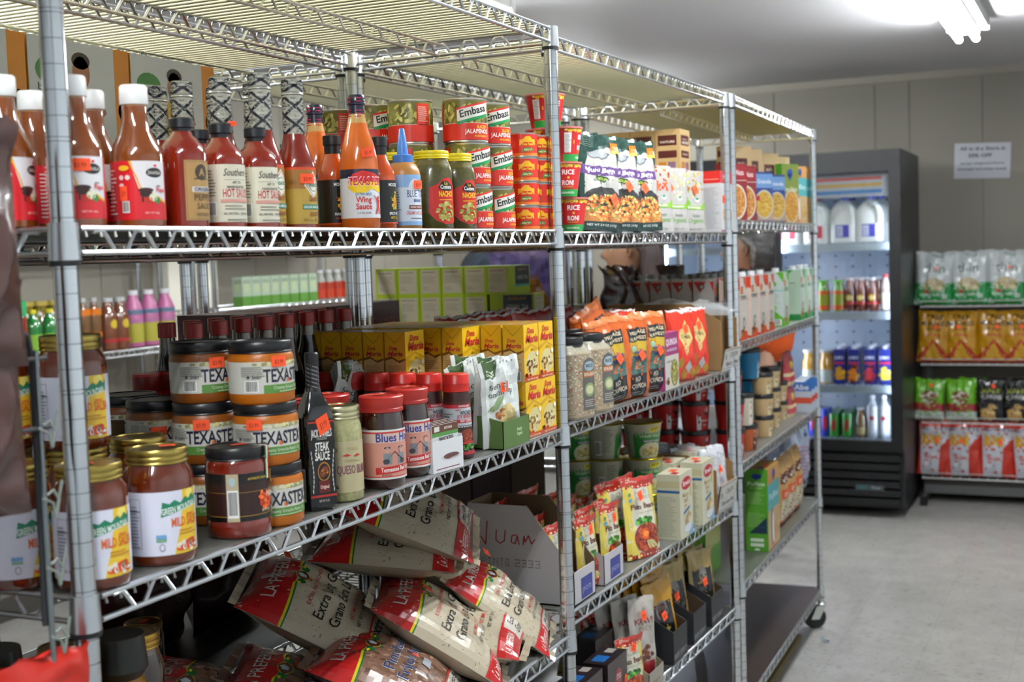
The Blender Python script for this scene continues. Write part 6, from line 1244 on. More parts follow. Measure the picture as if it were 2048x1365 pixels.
for c in range(2):
    for k in range(5):
        x = (106.6+3.7*c)*I; br_r.put('grey-capped broth carton, %s back in the %s column' % (ORD[k], ('near', 'next')[c]), (x, yC(x)+(3.9+2.62*k)*I, Z*I+.0032), rotC, 'grey-capped broth cartons')
for c in range(7):
    for k in range(2):
        x = (114.2+3.9*c)*I; br_r.put('grey-capped broth carton behind the white-capped row, %s along, %s deep' % (ORD[c], ORD[k]), (x, yC(x)+(3.9+2.62*k)*I, Z*I+.0032), rotC, 'grey-capped broth cartons behind white caps')
# pale jars at the far end of the quinoa deck
pj = bottle('cream_jar', 'jar', [(1.3, 0, 'b8ac84'), (1.35, .1, 'b8ac84'), (1.35, 6.6, 'b8ac84'), (1.2, 7, 'b8ac84')], lid_prof(1.3, 6.9, .5, '8c8c8c', 1), None, 1, 1, cm='tin', capname='lid', bodyname='jar_body')
pj.row('{o} tall pale jar from the left behind the brown carton', [(96.4*I-(k % 2)*.2*I, (16.0-2.8*k)*I, ZB[3]*I+.0032) for k in range(1)], 'tall pale jars')
# ------------------------------------------------------------------ tubs
Z = ZCc[2]
def tub(name, r0, r1, H, base, lid, band, bcol, blob=None):
    Rf = lambda z: (r0+(r1-r0)*min(1, z/(H*I)))*I; h = H*I; a = Art(); a.rect(-.022, h*.02, -.008, h*.92, band); a.up(); a.text('13', -.015, h*.5, .009, bcol, .008, rot=0); a.rect(-.018, h*.25, -.012, h*.33, bcol); a.rect(-.018, h*.7, -.012, h*.74, bcol); a.ell(.008, h*.68, .013, h*.17, bcol, 14); a.up(); a.ell(.010, h*.7, .006, h*.09, band, 10); a.text('PROTEIN', .006, h*.3, .006, band, .026); a.text('MUG', .006, h*.16, .005, band, .014)
    if blob: a.blobs(.004, h*.2, .018, h*.12, 24, blob, .004, 3)
    return Kind(name, 'tub', [('tub_body', G().lathe([(r0*I*.96, 0, base), (r0*I, .003, base), (r1*I, h-.012, base)], 30).mesh('tub_body', 'plastic', 40)), ('lid', G().lathe([(r1*I*1.02, h-.014, lid), (r1*I*1.04, h-.003, lid), (r1*I*1.0, h, lid), (r1*I*.93, h, lid), (r1*I*.92, h-.002, lid), (.001, h-.002, lid)], 30).mesh('lid', 'plastic', 40)), ('label', G().art(a, (lambda x, y, o: ((Rf(y)+o)*math.sin(x/(r1*I*.9)), -(Rf(y)+o)*math.cos(x/(r1*I*.9)), y+.001)), dx=.005, dy=.03).mesh('label', 'print_gloss', 60))])
t_red = tub('oatmeal_tub', 1.5, 1.75, 3.5, 'b01c1c', '121214', 'c8c4c4', '1c1c20'); t_blu = tub('blue_tub', 1.55, 1.8, 3.9, '1c7cac', '141416', 'c8d4d8', '1c2c3c'); t_tan = tub('tan_tub', 1.2, 1.4, 2.8, 'b89c70', '141416', 'd0c4a8', '3c2c1c', ['c89c50', 'a87830']); t_wht = tub('white_labelled_tub', 1.25, 1.4, 3.9, 'b4ac9c', '141416', 'c8c0b0', '5c564c'); t_org = tub('orange_tub', 1.35, 1.5, 3.2, '9c4c24', '141416', '2c1c18', 'c8a890')
for k in range(3):
    nm = ('bottom', 'middle', 'top')[k]; hh = 3.5*I*k
    t_red.put('%s red tub of the black-lidded stack right after the post' % nm, atc((1462, 1461, 1458)[k], 1.9, Z, hh), 0, 'red tubs with black lids')
    for j in range(4):
        t_red.put('%s red tub of the %s stack going back from the post' % (nm, ORD[j]), ((106.3+.2*j)*I, (6.4+3.75*j)*I, Z*I+.0032+hh), -.6, 'red tubs with black lids')
for k in range(1): t_red.put('single red tub beside the orange tub', atc(1483, 3.4, Z), 0, 'red tubs with black lids')
t_org.put('orange-brown tub with a black lid at the shelf edge', atc(1492, 1.5, Z), 0); t_wht.put('white-labelled tub standing on the orange-brown tub', atc(1487, 1.6, Z, 3.2*I), 0)
for k in range(3): t_blu.put('%s blue tub of the tall stack behind the orange-brown tub' % ('bottom', 'middle', 'top')[k], atc((1506, 1505, 1497)[k], 3.4, Z, 3.9*I*k), .2, 'bright blue tubs')
for c, (u, n) in enumerate(((1527, 3), (1543, 3), (1557, 2))):
    for k in range(n): t_tan.put('%s tan tub of the %s small stack' % (('bottom', 'middle', 'top')[k], ORD[c]), atc(u, 1.7+.6*c, Z, 2.8*I*k), -.1*k, 'tan tubs with black lids')
ra = Art(); w, h = 5.0*I, 4.8*I; ra.rect(0, 0, w, h, 'a02430'); ra.up(); ra.ell(w*.5, h*.6, w*.28, h*.18, '3c2c1c', 16); ra.up(); ra.ell(w*.5, h*.6, w*.22, h*.13, 'b88c34', 14); ra.rect(0, h*.28, w, h*.38, 'c8b088'); ra.rect(0, 0, w, h*.12, 'c8b890')
gk = pouch('granola_pouch', 5.0, 4.8, 2.0, '8c2028', ra, seed=3, wr=.003)
for i, (u, dz) in enumerate(((1578, 0), (1576, 4.7*I))): lean(gk, '%s crimson granola pouch beside the tan tubs' % ('lower', 'upper')[i], 0, 0, 0, 0, 0, 0, 0, 'crimson granola pouches').location = atc(u, 2.2, Z, dz)
rw = Art(); w, h = 3.0*I, 4.6*I; rw.rect(0, 0, w, h, 'b8c4d0'); rw.up(); rw.rect(0, h*.7, w, h, '3c74b8'); rw.rect(0, h*.3, w, h*.5, 'c8503c', ); rw.text('Abe', w*.5, h*.75, .02, 'e0e4ec', w*.7)
wb = boxk('milk_box', 'carton', 3.0, 1.8, 4.6, 'b8c4d0', rw, rw)
for i, u in enumerate((1600, 1606, 1612)): wb.put('%s small blue and white milk carton towards the end post' % ORD[i], atc(u, 1.6+.1*i, Z), rotC, 'small blue and white milk cartons')
# ------------------------------------------------------------------ cereal deck low on the end unit
Z = ZCc[1]
w, h = 2.9, 10.6; sd = Art(); W, H = w*I, h*I; sd.rect(0, 0, W, H, '4c8c28'); sd.up(); sd.ell(W*.42, H*.915, W*.14, H*.03, '243c8c', 12); sd.ell(W*.60, H*.915, W*.14, H*.03, '243c8c', 12); sd.poly([(W*.29, H*.91), (W*.73, H*.91), (W*.51, H*.865)], '243c8c'); sd.text('Puffins', W*.5, H*.80, .013, 'd0e0c0', W*.78); sd.text('MULTIGRAIN', W*.5, H*.765, .005, 'b0cc90', W*.55); sd.lines(W*.1, H*.58, W*.85, H*.73, 12, 'a0c080', .3); sd.lines(W*.1, H*.30, W*.85, H*.48, 11, '94b874', .3); sd.poly([(W*.15, H*.22), (W*.95, H*.22), (W*.95, H*.42)], '1c2c44'); sd.rect(W*.2, H*.12, W*.8, H*.16, 'c8d4bc'); sd.rect(W*.2, H*.06, W*.8, H*.10, 'c8d4bc'); sd.ell(W*.5, H*.025, W*.12, H*.015, 'c8d4bc', 12)
tp = Art(); tp.rect(0, 0, 7.2*I, W, 'c09850'); tp.up(); tp.ell(.03, .03, .018, .014, '2c3c8c', 12); tp.rect(.06, .01, .10, .03, 'ff5a2c')
pg = boxk('tall_cereal_box', 'box', 7.2, 2.9, 10.6, '4c8c28', puffart(7.2, 10.6), sd, tp)
pg.put('tall green cereal box with a penguin-like seabird, low on the end unit', atc(1527, 1.5, Z), rotC)
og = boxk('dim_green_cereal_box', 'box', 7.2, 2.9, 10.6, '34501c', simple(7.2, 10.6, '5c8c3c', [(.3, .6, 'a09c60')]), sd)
og.row('{o} dim green cereal box seen through the middle unit', [(108.0*I, (6.5+3.1*k)*I, Z*I+.0032) for k in range(4)], 'dim green cereal boxes', rotC)
cg_ = boxk('orange_bowl_cereal_box', 'box', 6.8, 2.6, 10.4, 'a04c24', simple(6.8, 10.4, 'a04c24', []), simple(2.6, 10.4, '9c4420', [(0, 0, 'fff')], (), (.5, .55, .42, .22, ['b08c44', 'd0b070', '8c6424']))); cg_.put('orange cereal box with a bowl picture, behind the jerky', (105.3*I+6.8/2*I+.0, 15.5*I+3.1*I, Z*I+.0032), rotC)
oa = Art(); w, h = 5.6*I, 9.4*I; oa.rect(0, 0, w, h, 'b08850'); oa.up(); oa.rect(w*.1, h*.64, w*.9, h*.80, '4c1c18'); oa.rect(w*.1, h*.42, w*.9, h*.56, 'c84c1c'); oa.rect(w*.1, h*.10, w*.9, h*.40, 'bcae94'); oa.rect(0, 0, w, h*.1, 'c0481c'); oa.up(); oa.text('NATURE', w*.5, h*.67, .012, 'e0d0c0', w*.7); oa.text('OATS', w*.5, h*.45, .014, 'e8d0b0', w*.5); oa.blobs(w*.5, h*.25, w*.36, h*.13, 70, ['d0c4ac', '9c8c70', '5c4c3c'], .005, 3)
ok = pouch('oat_bag', 5.6, 9.4, 2.4, 'b08850', oa, seed=9, wr=.004, stand=0); 
for i, u in enumerate((1561, 1575, 1590)): o = lean(ok, '%s tan and orange oat bag from the tall green box' % ORD[i], 0, 0, 0, 0, -.03, 0, 0, 'tan and orange oat bags'); o.location = atc(u, 1.8, Z)
fw = Art(); w, h = 8*I, 12.2*I; fw.rect(0, 0, w, h, '9ca4b8'); fw.up(); fw.rect(0, h*.75, w, h, '5c748c'); fw.blobs(w*.5, h*.8, w*.3, h*.08, 18, ['2c3c84', '4c6c4c', '8c9cac'], .016, 2); fw.lines(w*.1, h*.2, w*.9, h*.6, 8, 'b0687c', .3); fw.rect(0, 0, w, h*.14, '20305c')
fk = pouch('flour_bag', 8, 12.2, 3.2, '8c98b0', fw, seed=5, wr=.008, stand=0)
for i, (u, dy) in enumerate(((1592, 4.6), (1566, 7.5))): o = lean(fk, '%s tall grey-blue and white flour bag behind the oat bags' % ORD[i], 0, 0, 0, 0, -.02, .05, -.2, 'grey-blue flour bags'); o.location = atc(u, dy, Z)
# ------------------------------------------------------------------ jerky deck of the middle unit
Z = ZB[1]
ja = Art(); w, h = 4.4*I, 7.4*I; ja.rect(0, 0, w, h, 'b8840c'); ja.up(); ja.rect(w*.12, h*.12, w*.88, h*.70, '18191c'); ja.up(); ja.ell(w*.5, h*.60, w*.22, h*.13, '6c6864', 18); ja.up(); ja.ell(w*.5, h*.61, w*.16, h*.09, '4c2c28', 14); ja.text('BEEF', w*.5, h*.30, .010, 'c0a858', w*.4); ja.text('JERKY', w*.5, h*.22, .008, 'c0a858', w*.4)
jy = pouch('jerky_pouch', 4.4, 7.4, .5, 'b8840c', ja, seed=4, wr=.002, stand=0)
jb = Art(); jb.rect(0, 0, w, h, '9c8448'); jb.up(); jb.rect(w*.10, h*.05, w*.90, h*.72, '1c1c1e'); jb.up(); jb.ell(w*.5, h*.62, w*.16, h*.14, '7c7468', 16); jb.text('BEEF', w*.5, h*.28, .009, 'b0a070', w*.4); jb.rect(w*.2, h*.06, w*.8, h*.16, '84745c')
jt = pouch('jerky_pouch', 4.4, 7.4, .5, '948048', jb, seed=6, wr=.003, stand=0)
jx = Art(); wj = 4.4*I; jx.rect(0, 0, wj, 3.2*I, '1c1d20'); jx.up(); jx.text('BEEF JERKY', wj*.5, .012, .013, '8c8c90', wj*.9, 0)
jbx = tray('jerky_display_box', 4.4, 6.2, 3.2, 4.6, '1c1d20', '3c2c1c', jx, sideh=.4)
for i, u in enumerate((1358, 1397, 1432)):
    px = X(u, .3, Z); jbx.put('%s open black beef jerky display box from the bean pouch' % ORD[i], (px, 3.2*I, Z*I+.0032), 0, 'black beef jerky display boxes')
    for k in range(5):
        kk = (jy, jt, jt)[i] if not (i == 1 and k == 0) else jy
        if i == 1 and k == 0: continue
        lean(kk, 'jerky pouch %s from the front in the %s black box' % (ORD[k], ORD[i]), 0, 1.5+.95*k, Z, .008+.004*k, -.10+.04*k, -.10+.05*((k*3+i) % 4), -.35, 'jerky pouches in black boxes', stp(.0, -.012, .10, .3) if k < 2 else None, px)
for i, (u, y, ly) in enumerate(((1318, 3.4, -.35), (1300, 5.6, -.45), (1345, 7.0, -.4), (1335, 9.0, -.5))):
    lean(jy, '%s loose yellow-edged jerky pouch leaning left of the black boxes' % ORD[i], u, y, Z, .05+.01*i, .1, ly, -.3, 'loose yellow-edged jerky pouches', stp(-.01, -.012, .12, .2) if i < 2 else None)
ka = Art(); w, h = 3.8*I, 8.0*I; ka.rect(0, 0, w, h, 'a8a098'); ka.up(); ka.text('KRAVE', w*.5, h*.70, .014, '7c2c28', w*.7); ka.text('JERKY', w*.5, h*.62, .010, '8c7468', w*.5, 0); ka.blobs(w*.5, h*.36, w*.28, h*.08, 18, ['5c2c1c', '7c3c28', '4c2014'], .009, 3); ka.rect(w*.15, h*.12, w*.85, h*.27, '8c2428'); ka.ell(w*.5, h*.86, .008, .006, '8c8078', 12)
kk_ = pouch('white_jerky_pouch', 3.8, 8.0, .7, 'a8a098', ka, seed=3, wr=.003, stand=0)
kt = Art(); kt.rect(0, 0, 4.0*I, 2.0*I, '948c80'); kt.up(); kt.text('JERKY', 2.0*I, .018, .010, '54504a', .05, 0)
ktr = tray('pale_jerky_tray', 4.0, 5.0, 2.0, 3.2, '948c80', '7c6a50', kt); px = X(1312, -.4, Z); ktr.put('pale cardboard tray of white jerky pouches', (px, 2.0*I, Z*I+.0032), 0)
for k in range(3): lean(kk_, '%s white jerky pouch in the pale cardboard tray' % ORD[k], 0, .7+1.1*k, Z, .008, -.08, .06-.1*k, -.35, 'white jerky pouches', stp(-.015, -.02, .165, .2) if k == 0 else None, px)
lean(pinto_s, 'pinto bean pouch beside the white jerky tray, low deck', 1262, .6, Z, .0, -.05, .04, -.25, 'low deck bean pouches', stp(-.01, -.02, .13, 1.3))
for k in range(3): lean(pinto_s, '%s pinto bean pouch in the shade behind the low bean pouch' % ORD[k], 0, 3.6+2.2*k, Z, .01, .05, .3*(k-1), -.2, 'low deck bean pouches', None, X(1240, 3, Z))
for k in range(2): lean(kk_, '%s white pouch leaning in the shade behind the low bean pouch' % ORD[k], 0, 5.0+2.4*k, Z, .03, .1, -.2, -.2, 'white pouches in the shade', None, X(1278, 5, Z))
ck = Art(); w, h = 4.6*I, 6.0*I; ck.rect(0, 0, w, h, '2c2022'); ck.up(); ck.ell(w*.55, h*.72, w*.16, h*.12, '8c2428', 16); ck.poly([(0, h*.45), (w*.5, h*.62), (w*.5, h*.68), (0, h*.52)], '8c2428'); ck.text('Betty', w*.55, h*.73, .006, 'd8c0c0', w*.2); ck.text('Crocker', w*.55, h*.69, .005, 'd8c0c0', w*.24); ck.text('Suddenly', w*.45, h*.34, .008, '8cac30', w*.5, shear=.3); ck.text('CHIVES', w*.55, h*.18, .016, '8cac30', w*.72, shear=.2)
ct = Art(); ct.rect(0, 0, w, 2.2*I, '20161a'); ct.up(); ct.rect(w*.15, .015, w*.5, .045, '1c5c9c'); ct.rect(w*.7, .02, w*.95, .04, '9c948c')
cs2 = simple(2.2, 6.0, '241a1c', [(.5, .6, '4c7c20', .6, .75)]); cb2 = boxk('potato_mix_box', 'box', 4.6, 2.2, 6.0, '241a1c', ck, cs2, ct)
cb2.put('dark potato mix box with blue top mark, beside low bean pouch', at(1214, .7, Z), 0, 'dark potato mix boxes', sticker_flat(.045, -1.1*I, .09, .014, .022, rot=-.2)); cb2.put('dark potato mix box right behind the post', at(1163, .9, Z), 0, 'dark potato mix boxes', sticker_flat(.045, -1.1*I, .075, .014, .022, rot=-.2)); cb2.put('dark potato mix box in the second row', at(1190, 4.0, Z), 0, 'dark potato mix boxes')
# ------------------------------------------------------------------ back row: tea boxes, brown cartons, tall boxes
ZT = 51.9; rw_ = ('lower', 'upper')
for r_ in range(6):
    for j in range(2):
        if r_ == 0 and j == 0: continue
        (tea_k).put('green tea box, %s from the double posts, %s row' % (ORD[5-r_] if r_ else 'farthest', rw_[j]), (88*I, (21.6+2.78*r_)*I, ZT*I+3.08*I*j+.003), (-.03 if r_ == 0 else 0), 'cream-ended green tea boxes')
tea2_k.put('green tea box turned with its dark label facing the near side', (86.8*I, 20.1*I, ZT*I+.003), 0)
a = Art(); a.rect(.04, .10, .14, .11, '5c7c3c'); a.lines(.12, .03, .18, .08, 3, '54401c')
carton('brown cardboard carton behind the jalapeno cans', 8.5, 8, 8.6, '5c4626', xat(690, 24*I, 1.6)+.03, 24.5*I, 61*I+.003, 0, side=a, art=a, group='brown cartons of the back row')
carton('second brown cardboard carton behind the jalapeno cans', 8.0, 8, 8.4, '5c4626', xat(690, 24*I, 1.6)+.27, 25*I, 60.9*I+.003, 0, side=a, group='brown cartons of the back row')
mbx = simple(5.6, 9.4, '8c7c4c', [(.72, 1, '3c1c1c'), (.0, .1, '5c2c20')], [('COOKIES', .5, .8, .012, '7c4c44', .7)])
mk = boxk('maroon_cracker_box', 'box', 5.6, 6, 9.4, '4c2c24', mbx, simple(6, 9.4, '8c7c4c', [(.72, 1, '3c1c1c')]))
mk.row('{o} maroon-topped cracker box in the shade, from the left', [(X(470, 24, 50)+6.0*I*k, 24.0*I, 46*I+.003) for k in range(4)], 'maroon-topped cracker boxes')
def kidbox(seed, c1):
    w, h = 9*I, 12.8*I; a = Art(); a.rect(0, 0, w, h, 'c8ccd0'); a.up(); a.rect(w*.84, 0, w, h, 'c8801c'); a.rect(0, 0, w*.84, h*.5, '3ca49c' if seed % 2 else 'c8ccd0'); a.ell(w*.2, h*.84, w*.14, h*.07, '3c7c34', 16); a.ell(w*.92, h*.68, w*.055, h*.05, 'e0dcd0', 14)
    a.up(); x = w*.5; a.poly([(x-.035, h*.50), (x+.04, h*.50), (x+.044, h*.70), (x+.016, h*.78), (x-.016, h*.78), (x-.04, h*.69)], 'c8a420'); a.ell(x, h*.85, .020, .027, 'a06c4c', 16); a.ell(x, h*.91, .021, .014, '2c1c14', 14); a.up(); a.rect(x-.034, h*.60, x+.039, h*.608, '2c2818'); a.rect(x-.034, h*.64, x+.040, h*.648, '2c2818'); a.poly([(x+.032, h*.6), (x+.055, h*.66), (x+.05, h*.70), (x+.03, h*.68)], 'a06c4c'); a.text('baby', w*.2, h*.74, .012, '3c5c4c', w*.26, 0); return a
kb = boxk('diaper_box', 'box', 9, 9, 12.8, 'c4c8cc', kidbox(0, 'c'), kidbox(0, 'c')); kb2 = boxk('diaper_box', 'box', 9, 9, 12.8, 'c4c8cc', kidbox(1, 'c'), kidbox(1, 'c'))
for i in range(5): (kb, kb2)[i % 2].put('%s white and orange baby product box from the left, back row' % ORD[i], ((-2.0+9.2*i)*I if i else -.05, (27.0)*I, 61*I+.003), 0, 'white and orange baby product boxes')

# dark red sacks, plus invented dark cartons standing in for back-row shade
R_ = random.Random(8); blk = [boxk('added_dark_carton', 'box', 9, 11, h, c, None, None, None, m='cardboard') for h, c in ((9, '3a2a22'), (10, '2c1418'), (8, '4a3a2c'))]
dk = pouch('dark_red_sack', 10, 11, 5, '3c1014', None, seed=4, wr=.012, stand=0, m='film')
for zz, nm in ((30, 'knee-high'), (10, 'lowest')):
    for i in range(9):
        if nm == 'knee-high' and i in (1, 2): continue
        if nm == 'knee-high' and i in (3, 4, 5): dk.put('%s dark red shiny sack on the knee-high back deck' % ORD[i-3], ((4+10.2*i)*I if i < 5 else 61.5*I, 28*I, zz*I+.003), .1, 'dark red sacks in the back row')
        else: blk[(i*7+zz) % 3].put('%s added dark carton filling the %s back row deck' % (ORD[i], nm), ((4+10.2*i if i < 5 else 61.5+9.4*(i-5))*I, 26.2*I, zz*I+.003), 0, 'added dark cartons in the back row')
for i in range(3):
    for j in range(5): blk[(i+j) % 3].put('%s added dark carton from the floor in the %s floor stack near the end' % (ORD[j], ORD[i]), ((-7.5-9.6*i)*I, 27*I, sum((9, 10, 8)[(i+q) % 3] for q in range(j))*I+.001), 0, 'added dark cartons stacked on the floor')  # dark stacks added to block the bright floor beyond the near end
# ------------------------------------------------------------------ glass-door cooler
def cmat(name, c, rough=.5, metal=0, emit=0, ec=None):
    m = bpy.data.materials.new(name); m.use_nodes = True; p = m.node_tree.nodes['Principled BSDF']; p.inputs['Base Color'].default_value = (*rgb(c), 1); p.inputs['Roughness'].default_value = rough; p.inputs['Metallic'].default_value = metal
    if emit: p.inputs['Emission Color'].default_value = (*rgb(ec or c), 1); p.inputs['Emission Strength'].default_value = emit
    MT[name] = m; return m
gm_ = bpy.data.materials.new('door_glass'); gm_.use_nodes = True; n = gm_.node_tree.nodes; L = gm_.node_tree.links; n.remove(n['Principled BSDF'])
t_, g_, x_, f_ = n.new('ShaderNodeBsdfTransparent'), n.new('ShaderNodeBsdfGlossy'), n.new('ShaderNodeMixShader'), n.new('ShaderNodeFresnel'); g_.inputs['Roughness'].default_value = .02; f_.inputs['IOR'].default_value = 1.5
L.new(f_.outputs[0], x_.inputs[0]); L.new(t_.outputs[0], x_.inputs[1]); L.new(g_.outputs[0], x_.inputs[2]); L.new(x_.outputs[0], n['Material Output'].inputs[0]); MT['door_glass'] = gm_
cmat('led', 'ffffff', .5, 0, 46, 'dceaff')
FX, FY0, FY1 = 6.1, .03, 1.41
fr = link('glass_door_cooler', None, None, (FX, (FY0+FY1)/2, 0)); tag(fr, 'tall black two-door glass cooler stocked with milk and juice', 'cooler')
def lx(x0, y0, z0, x1, y1, z1): return (x0-FX, y0-(FY0+FY1)/2, z0, x1-FX, y1-(FY0+FY1)/2, z1)
bk_ = '0c0d0f'; g = G()
g.box(*lx(6.14, FY0, .05, 6.85, FY0+.035, 2.0), '15171a').box(*lx(6.14, FY1-.035, .05, 6.85, FY1, 2.0), '15171a').box(*lx(6.14, FY0+.035, 1.93, 6.85, FY1-.035, 2.0), '15171a').box(*lx(6.14, FY0+.035, .05, 6.85, FY1-.035, .40), bk_)
obj('cabinet', g, 'plastic', fr, smooth=0)
g = G().box(*lx(6.80, FY0+.035, .40, 6.84, FY1-.035, 1.93), '7c8898')
for i in range(13):
    for j in range(22): g.box(*lx(6.796, .10+.1*i, .45+.065*j, 6.80, .112+.1*i, .462+.065*j), '14181c')
g.box(*lx(6.2, FY0+.035, .40, 6.8, FY0+.038, 1.93), '9ca8b4').box(*lx(6.2, FY1-.038, .40, 6.8, FY1-.035, 1.93), '9ca8b4').box(*lx(6.2, FY0+.038, 1.925, 6.8, FY1-.038, 1.93), '9ca8b4'); obj('lining', g, 'plastic', fr, smooth=0)
for nm, y0, y1 in (('right', .03, .705), ('left', .71, 1.41)):
    g = G().box(*lx(6.09, y0, .37, 6.135, y0+.062, 2.0), bk_).box(*lx(6.09, y1-.03 if nm == 'right' else y1-.055, .37, 6.135, y1, 2.0), bk_).box(*lx(6.09, y0+.06, 1.885, 6.135, y1-.03, 2.0), bk_).box(*lx(6.09, y0+.06, .37, 6.135, y1-.03, .425), bk_)
    d_ = obj('door', g, 'plastic', fr, smooth=0); obj('glass_pane', G().box(*lx(6.108, y0+.06, .425, 6.112, y1-.03, 1.885), 'fff'), 'door_glass', d_, smooth=0)
    h = G().tube([(6.06-FX, (y1-.02 if nm == 'right' else y0+.03)-(FY0+FY1)/2, z) for z in (.95, 1.35)], .009, bk_, 8); obj('handle', h, 'plastic', d_)
g = G()
for k in range(6): g.box(*lx(6.085, FY0+.02, .075+.048*k, 6.14, FY1-.02, .108+.048*k), '111214')
obj('louvred_grille', g, 'plastic', fr, smooth=0)
a = Art(); a.rect(0, 0, .15, .030, '3c4448'); a.up(); a.rect(.01, .006, .06, .024, '2c5c5c'); a.text('True', .105, .008, .015, 'a8b0b4', .05, 0, shear=.3); obj('name_plate', G().art(a, lambda x, y, o: (6.084-FX-o, .285-x-(FY0+FY1)/2, .155+y)), 'print_gloss', fr)
a = Art(); a.rect(0, 0, 1.25, .13, '9ca4ac'); a.up(); a.rect(.02, .09, 1.21, .108, 'b03030'); a.rect(.02, .055, 1.21, .074, 'b08c2c'); a.rect(.02, .018, 1.21, .038, '1c6cac'); obj('header_panel', G().art(a, lambda x, y, o: (6.16-FX-o, 1.345-x-(FY0+FY1)/2, 1.755+y)), 'plastic', fr)
for y in (.075, .69, .725, 1.36): obj('led_strip', G().box(*lx(6.15, y-.006, .45, 6.16, y+.006, 1.75), 'fff'), 'led', fr, smooth=0)
SH = (1.487, 1.108, .702, .405)
for z in SH:
    g = G().box(*lx(6.17, .09, z-.024, 6.19, 1.36, z+.018), 'a4b4bc')
    for i in range(40): g.box(*lx(6.19, .1+.031*i, z-.004, 6.78, .105+.031*i, z), 'b8c4cc')
    obj('shelf', g, 'plastic', fr, smooth=0)
def atx(u, x, z): return (x, yat(u, x, z), z+.002)
def rotm(K, r=-1.5708): return r
def k_jug(cap_c, lab):
    g = G().lathe([(.068, 0, 'c8ccc8'), (.075, .006, 'c8ccc8'), (.076, .15, 'c8ccc8'), (.068, .185, 'c8ccc8'), (.04, .222, 'c8ccc8'), (.022, .232, 'c8ccc8'), (.02, .24, 'c8ccc8')], 32, sq=2.5)
    a = Art(); a.rect(-.036, .03, .036, .10, lab); a.up(); a.rect(-.032, .034, .002, .094, 'b0b4c8'); a.rect(.004, .07, .032, .096, lab); a.lines(-.03, .04, .0, .085, 5, '6c7090', .3)
    h = G().tube([(.020, -.066, .205), (.045, -.078, .195), (.058, -.080, .15), (.052, -.076, .105)], .0095, 'bcc4bc', 8)
    return Kind('milk_jug', 'jug', [('jug_body', g.mesh('jug_body', 'plastic')), ('cap', G().lathe([(.021, .238, cap_c), (.022, .256, cap_c), (.001, .256, cap_c)], 16).mesh('cap', 'plastic')), ('label', G().art(a, lambda x, y, o: (x, -.0765-o, y)).mesh('label', 'paper')), ('handle', h.mesh('handle', 'plastic'))])
jB, jR = k_jug('1c3cc0', '40409c'), k_jug('b0202c', 'b02838')
RF = -math.pi/2      # fronts turned towards the aisle (-x)
for i, (u, K, nm) in enumerate(((1742, jB, 'blue-capped milk jug nearest the cooler frame'), (1690, jB, 'blue-capped milk jug, second from the cooler frame'), (1637, jR, 'red-capped milk jug beside the blue-capped pair'), (1583, jR, 'red-capped milk jug behind the end post'), (1510, jB, 'milk jug in the left cooler door, behind the person in orange'))):
    K.put(nm, atx(u, 6.29, SH[0]+.018), RF, 'milk jugs in the cooler')
for i, u in enumerate((1705, 1762)): jB.put('%s blue-capped milk jug in the second line of the cooler' % ORD[i], atx(u, 6.48, SH[0]+.018), RF, 'milk jugs in the cooler')
def simpleb(name, r, h, c, capc, labs, neck=.4, m='sauce_glass', cat='bottle', caph=.014, lab_r=None):
    g = G().lathe([(r*.92, 0, c), (r, .004, c), (r, h*.66, c), (r*.8, h*.76, c), (r*neck, h*.88, c), (r*neck, h*.93, c)], 20); a = Art()
    for (y0, y1, cc) in labs: a.rect(-r*2.6, h*y0, r*2.6, h*y1, cc); a.up()
    P = [('bottle_body', g.mesh('bottle_body', m)), ('cap', G().lathe([(r*neck*1.15, h*.92, capc), (r*neck*1.15, h, capc), (.001, h, capc)], 14).mesh('cap', 'plastic'))]
    if labs: P.append(('label', G().art(a, m_cyl(r), dx=.006).mesh('label', 'print_gloss', 60)))
    return Kind(name, cat, P)
ob = simpleb('orange_drink_bottle', .036, .175, '4c8c1c', '2c9c1c', [(.05, .2, 'b84c14'), (.2, .55, '7c8c1c'), (.55, .66, 'b84c14')], .75); 
tbt = simpleb('tea_drink_bottle', .031, .185, '5c2c1c', 'b0b0b4', [(.2, .28, 'b03030'), ], .55); ya = Art(); ya.ell(0, .075, .018, .018, 'c8ac30', 18); ya.up(); ya.ell(0, .075, .009, .009, 'd0c8a0', 12); tbt.parts.append(('round_label', G().art(ya, m_cyl(.031), dx=.005).mesh('round_label', 'print_gloss', 60)))
wb_ = simpleb('white_label_bottle', .028, .20, '9c8c84', 'b02c2c', [(.05, .5, 'c8c8c0')], .45)
for i, u in enumerate((1648, 1678)): ob.put('%s green-capped orange drink bottle from the end post' % ORD[i], atx(u, 6.24, SH[1]+.018), RF, 'orange drink bottles in the cooler')
for i, u in enumerate((1700, 1722, 1745)): tbt.put('%s brown tea bottle with a round yellow label, in the cooler' % ORD[i], atx(u, 6.24, SH[1]+.018), RF, 'brown tea bottles in the cooler')
for i, u in enumerate((1712, 1734, 1758)): tbt.put('%s brown tea bottle in the second line of the cooler' % ORD[i], atx(u, 6.36, SH[1]+.018), RF, 'brown tea bottles in the cooler')
wb_.put('slim white-labelled bottle with a red cap by the cooler frame', atx(1772, 6.24, SH[1]+.018), RF)
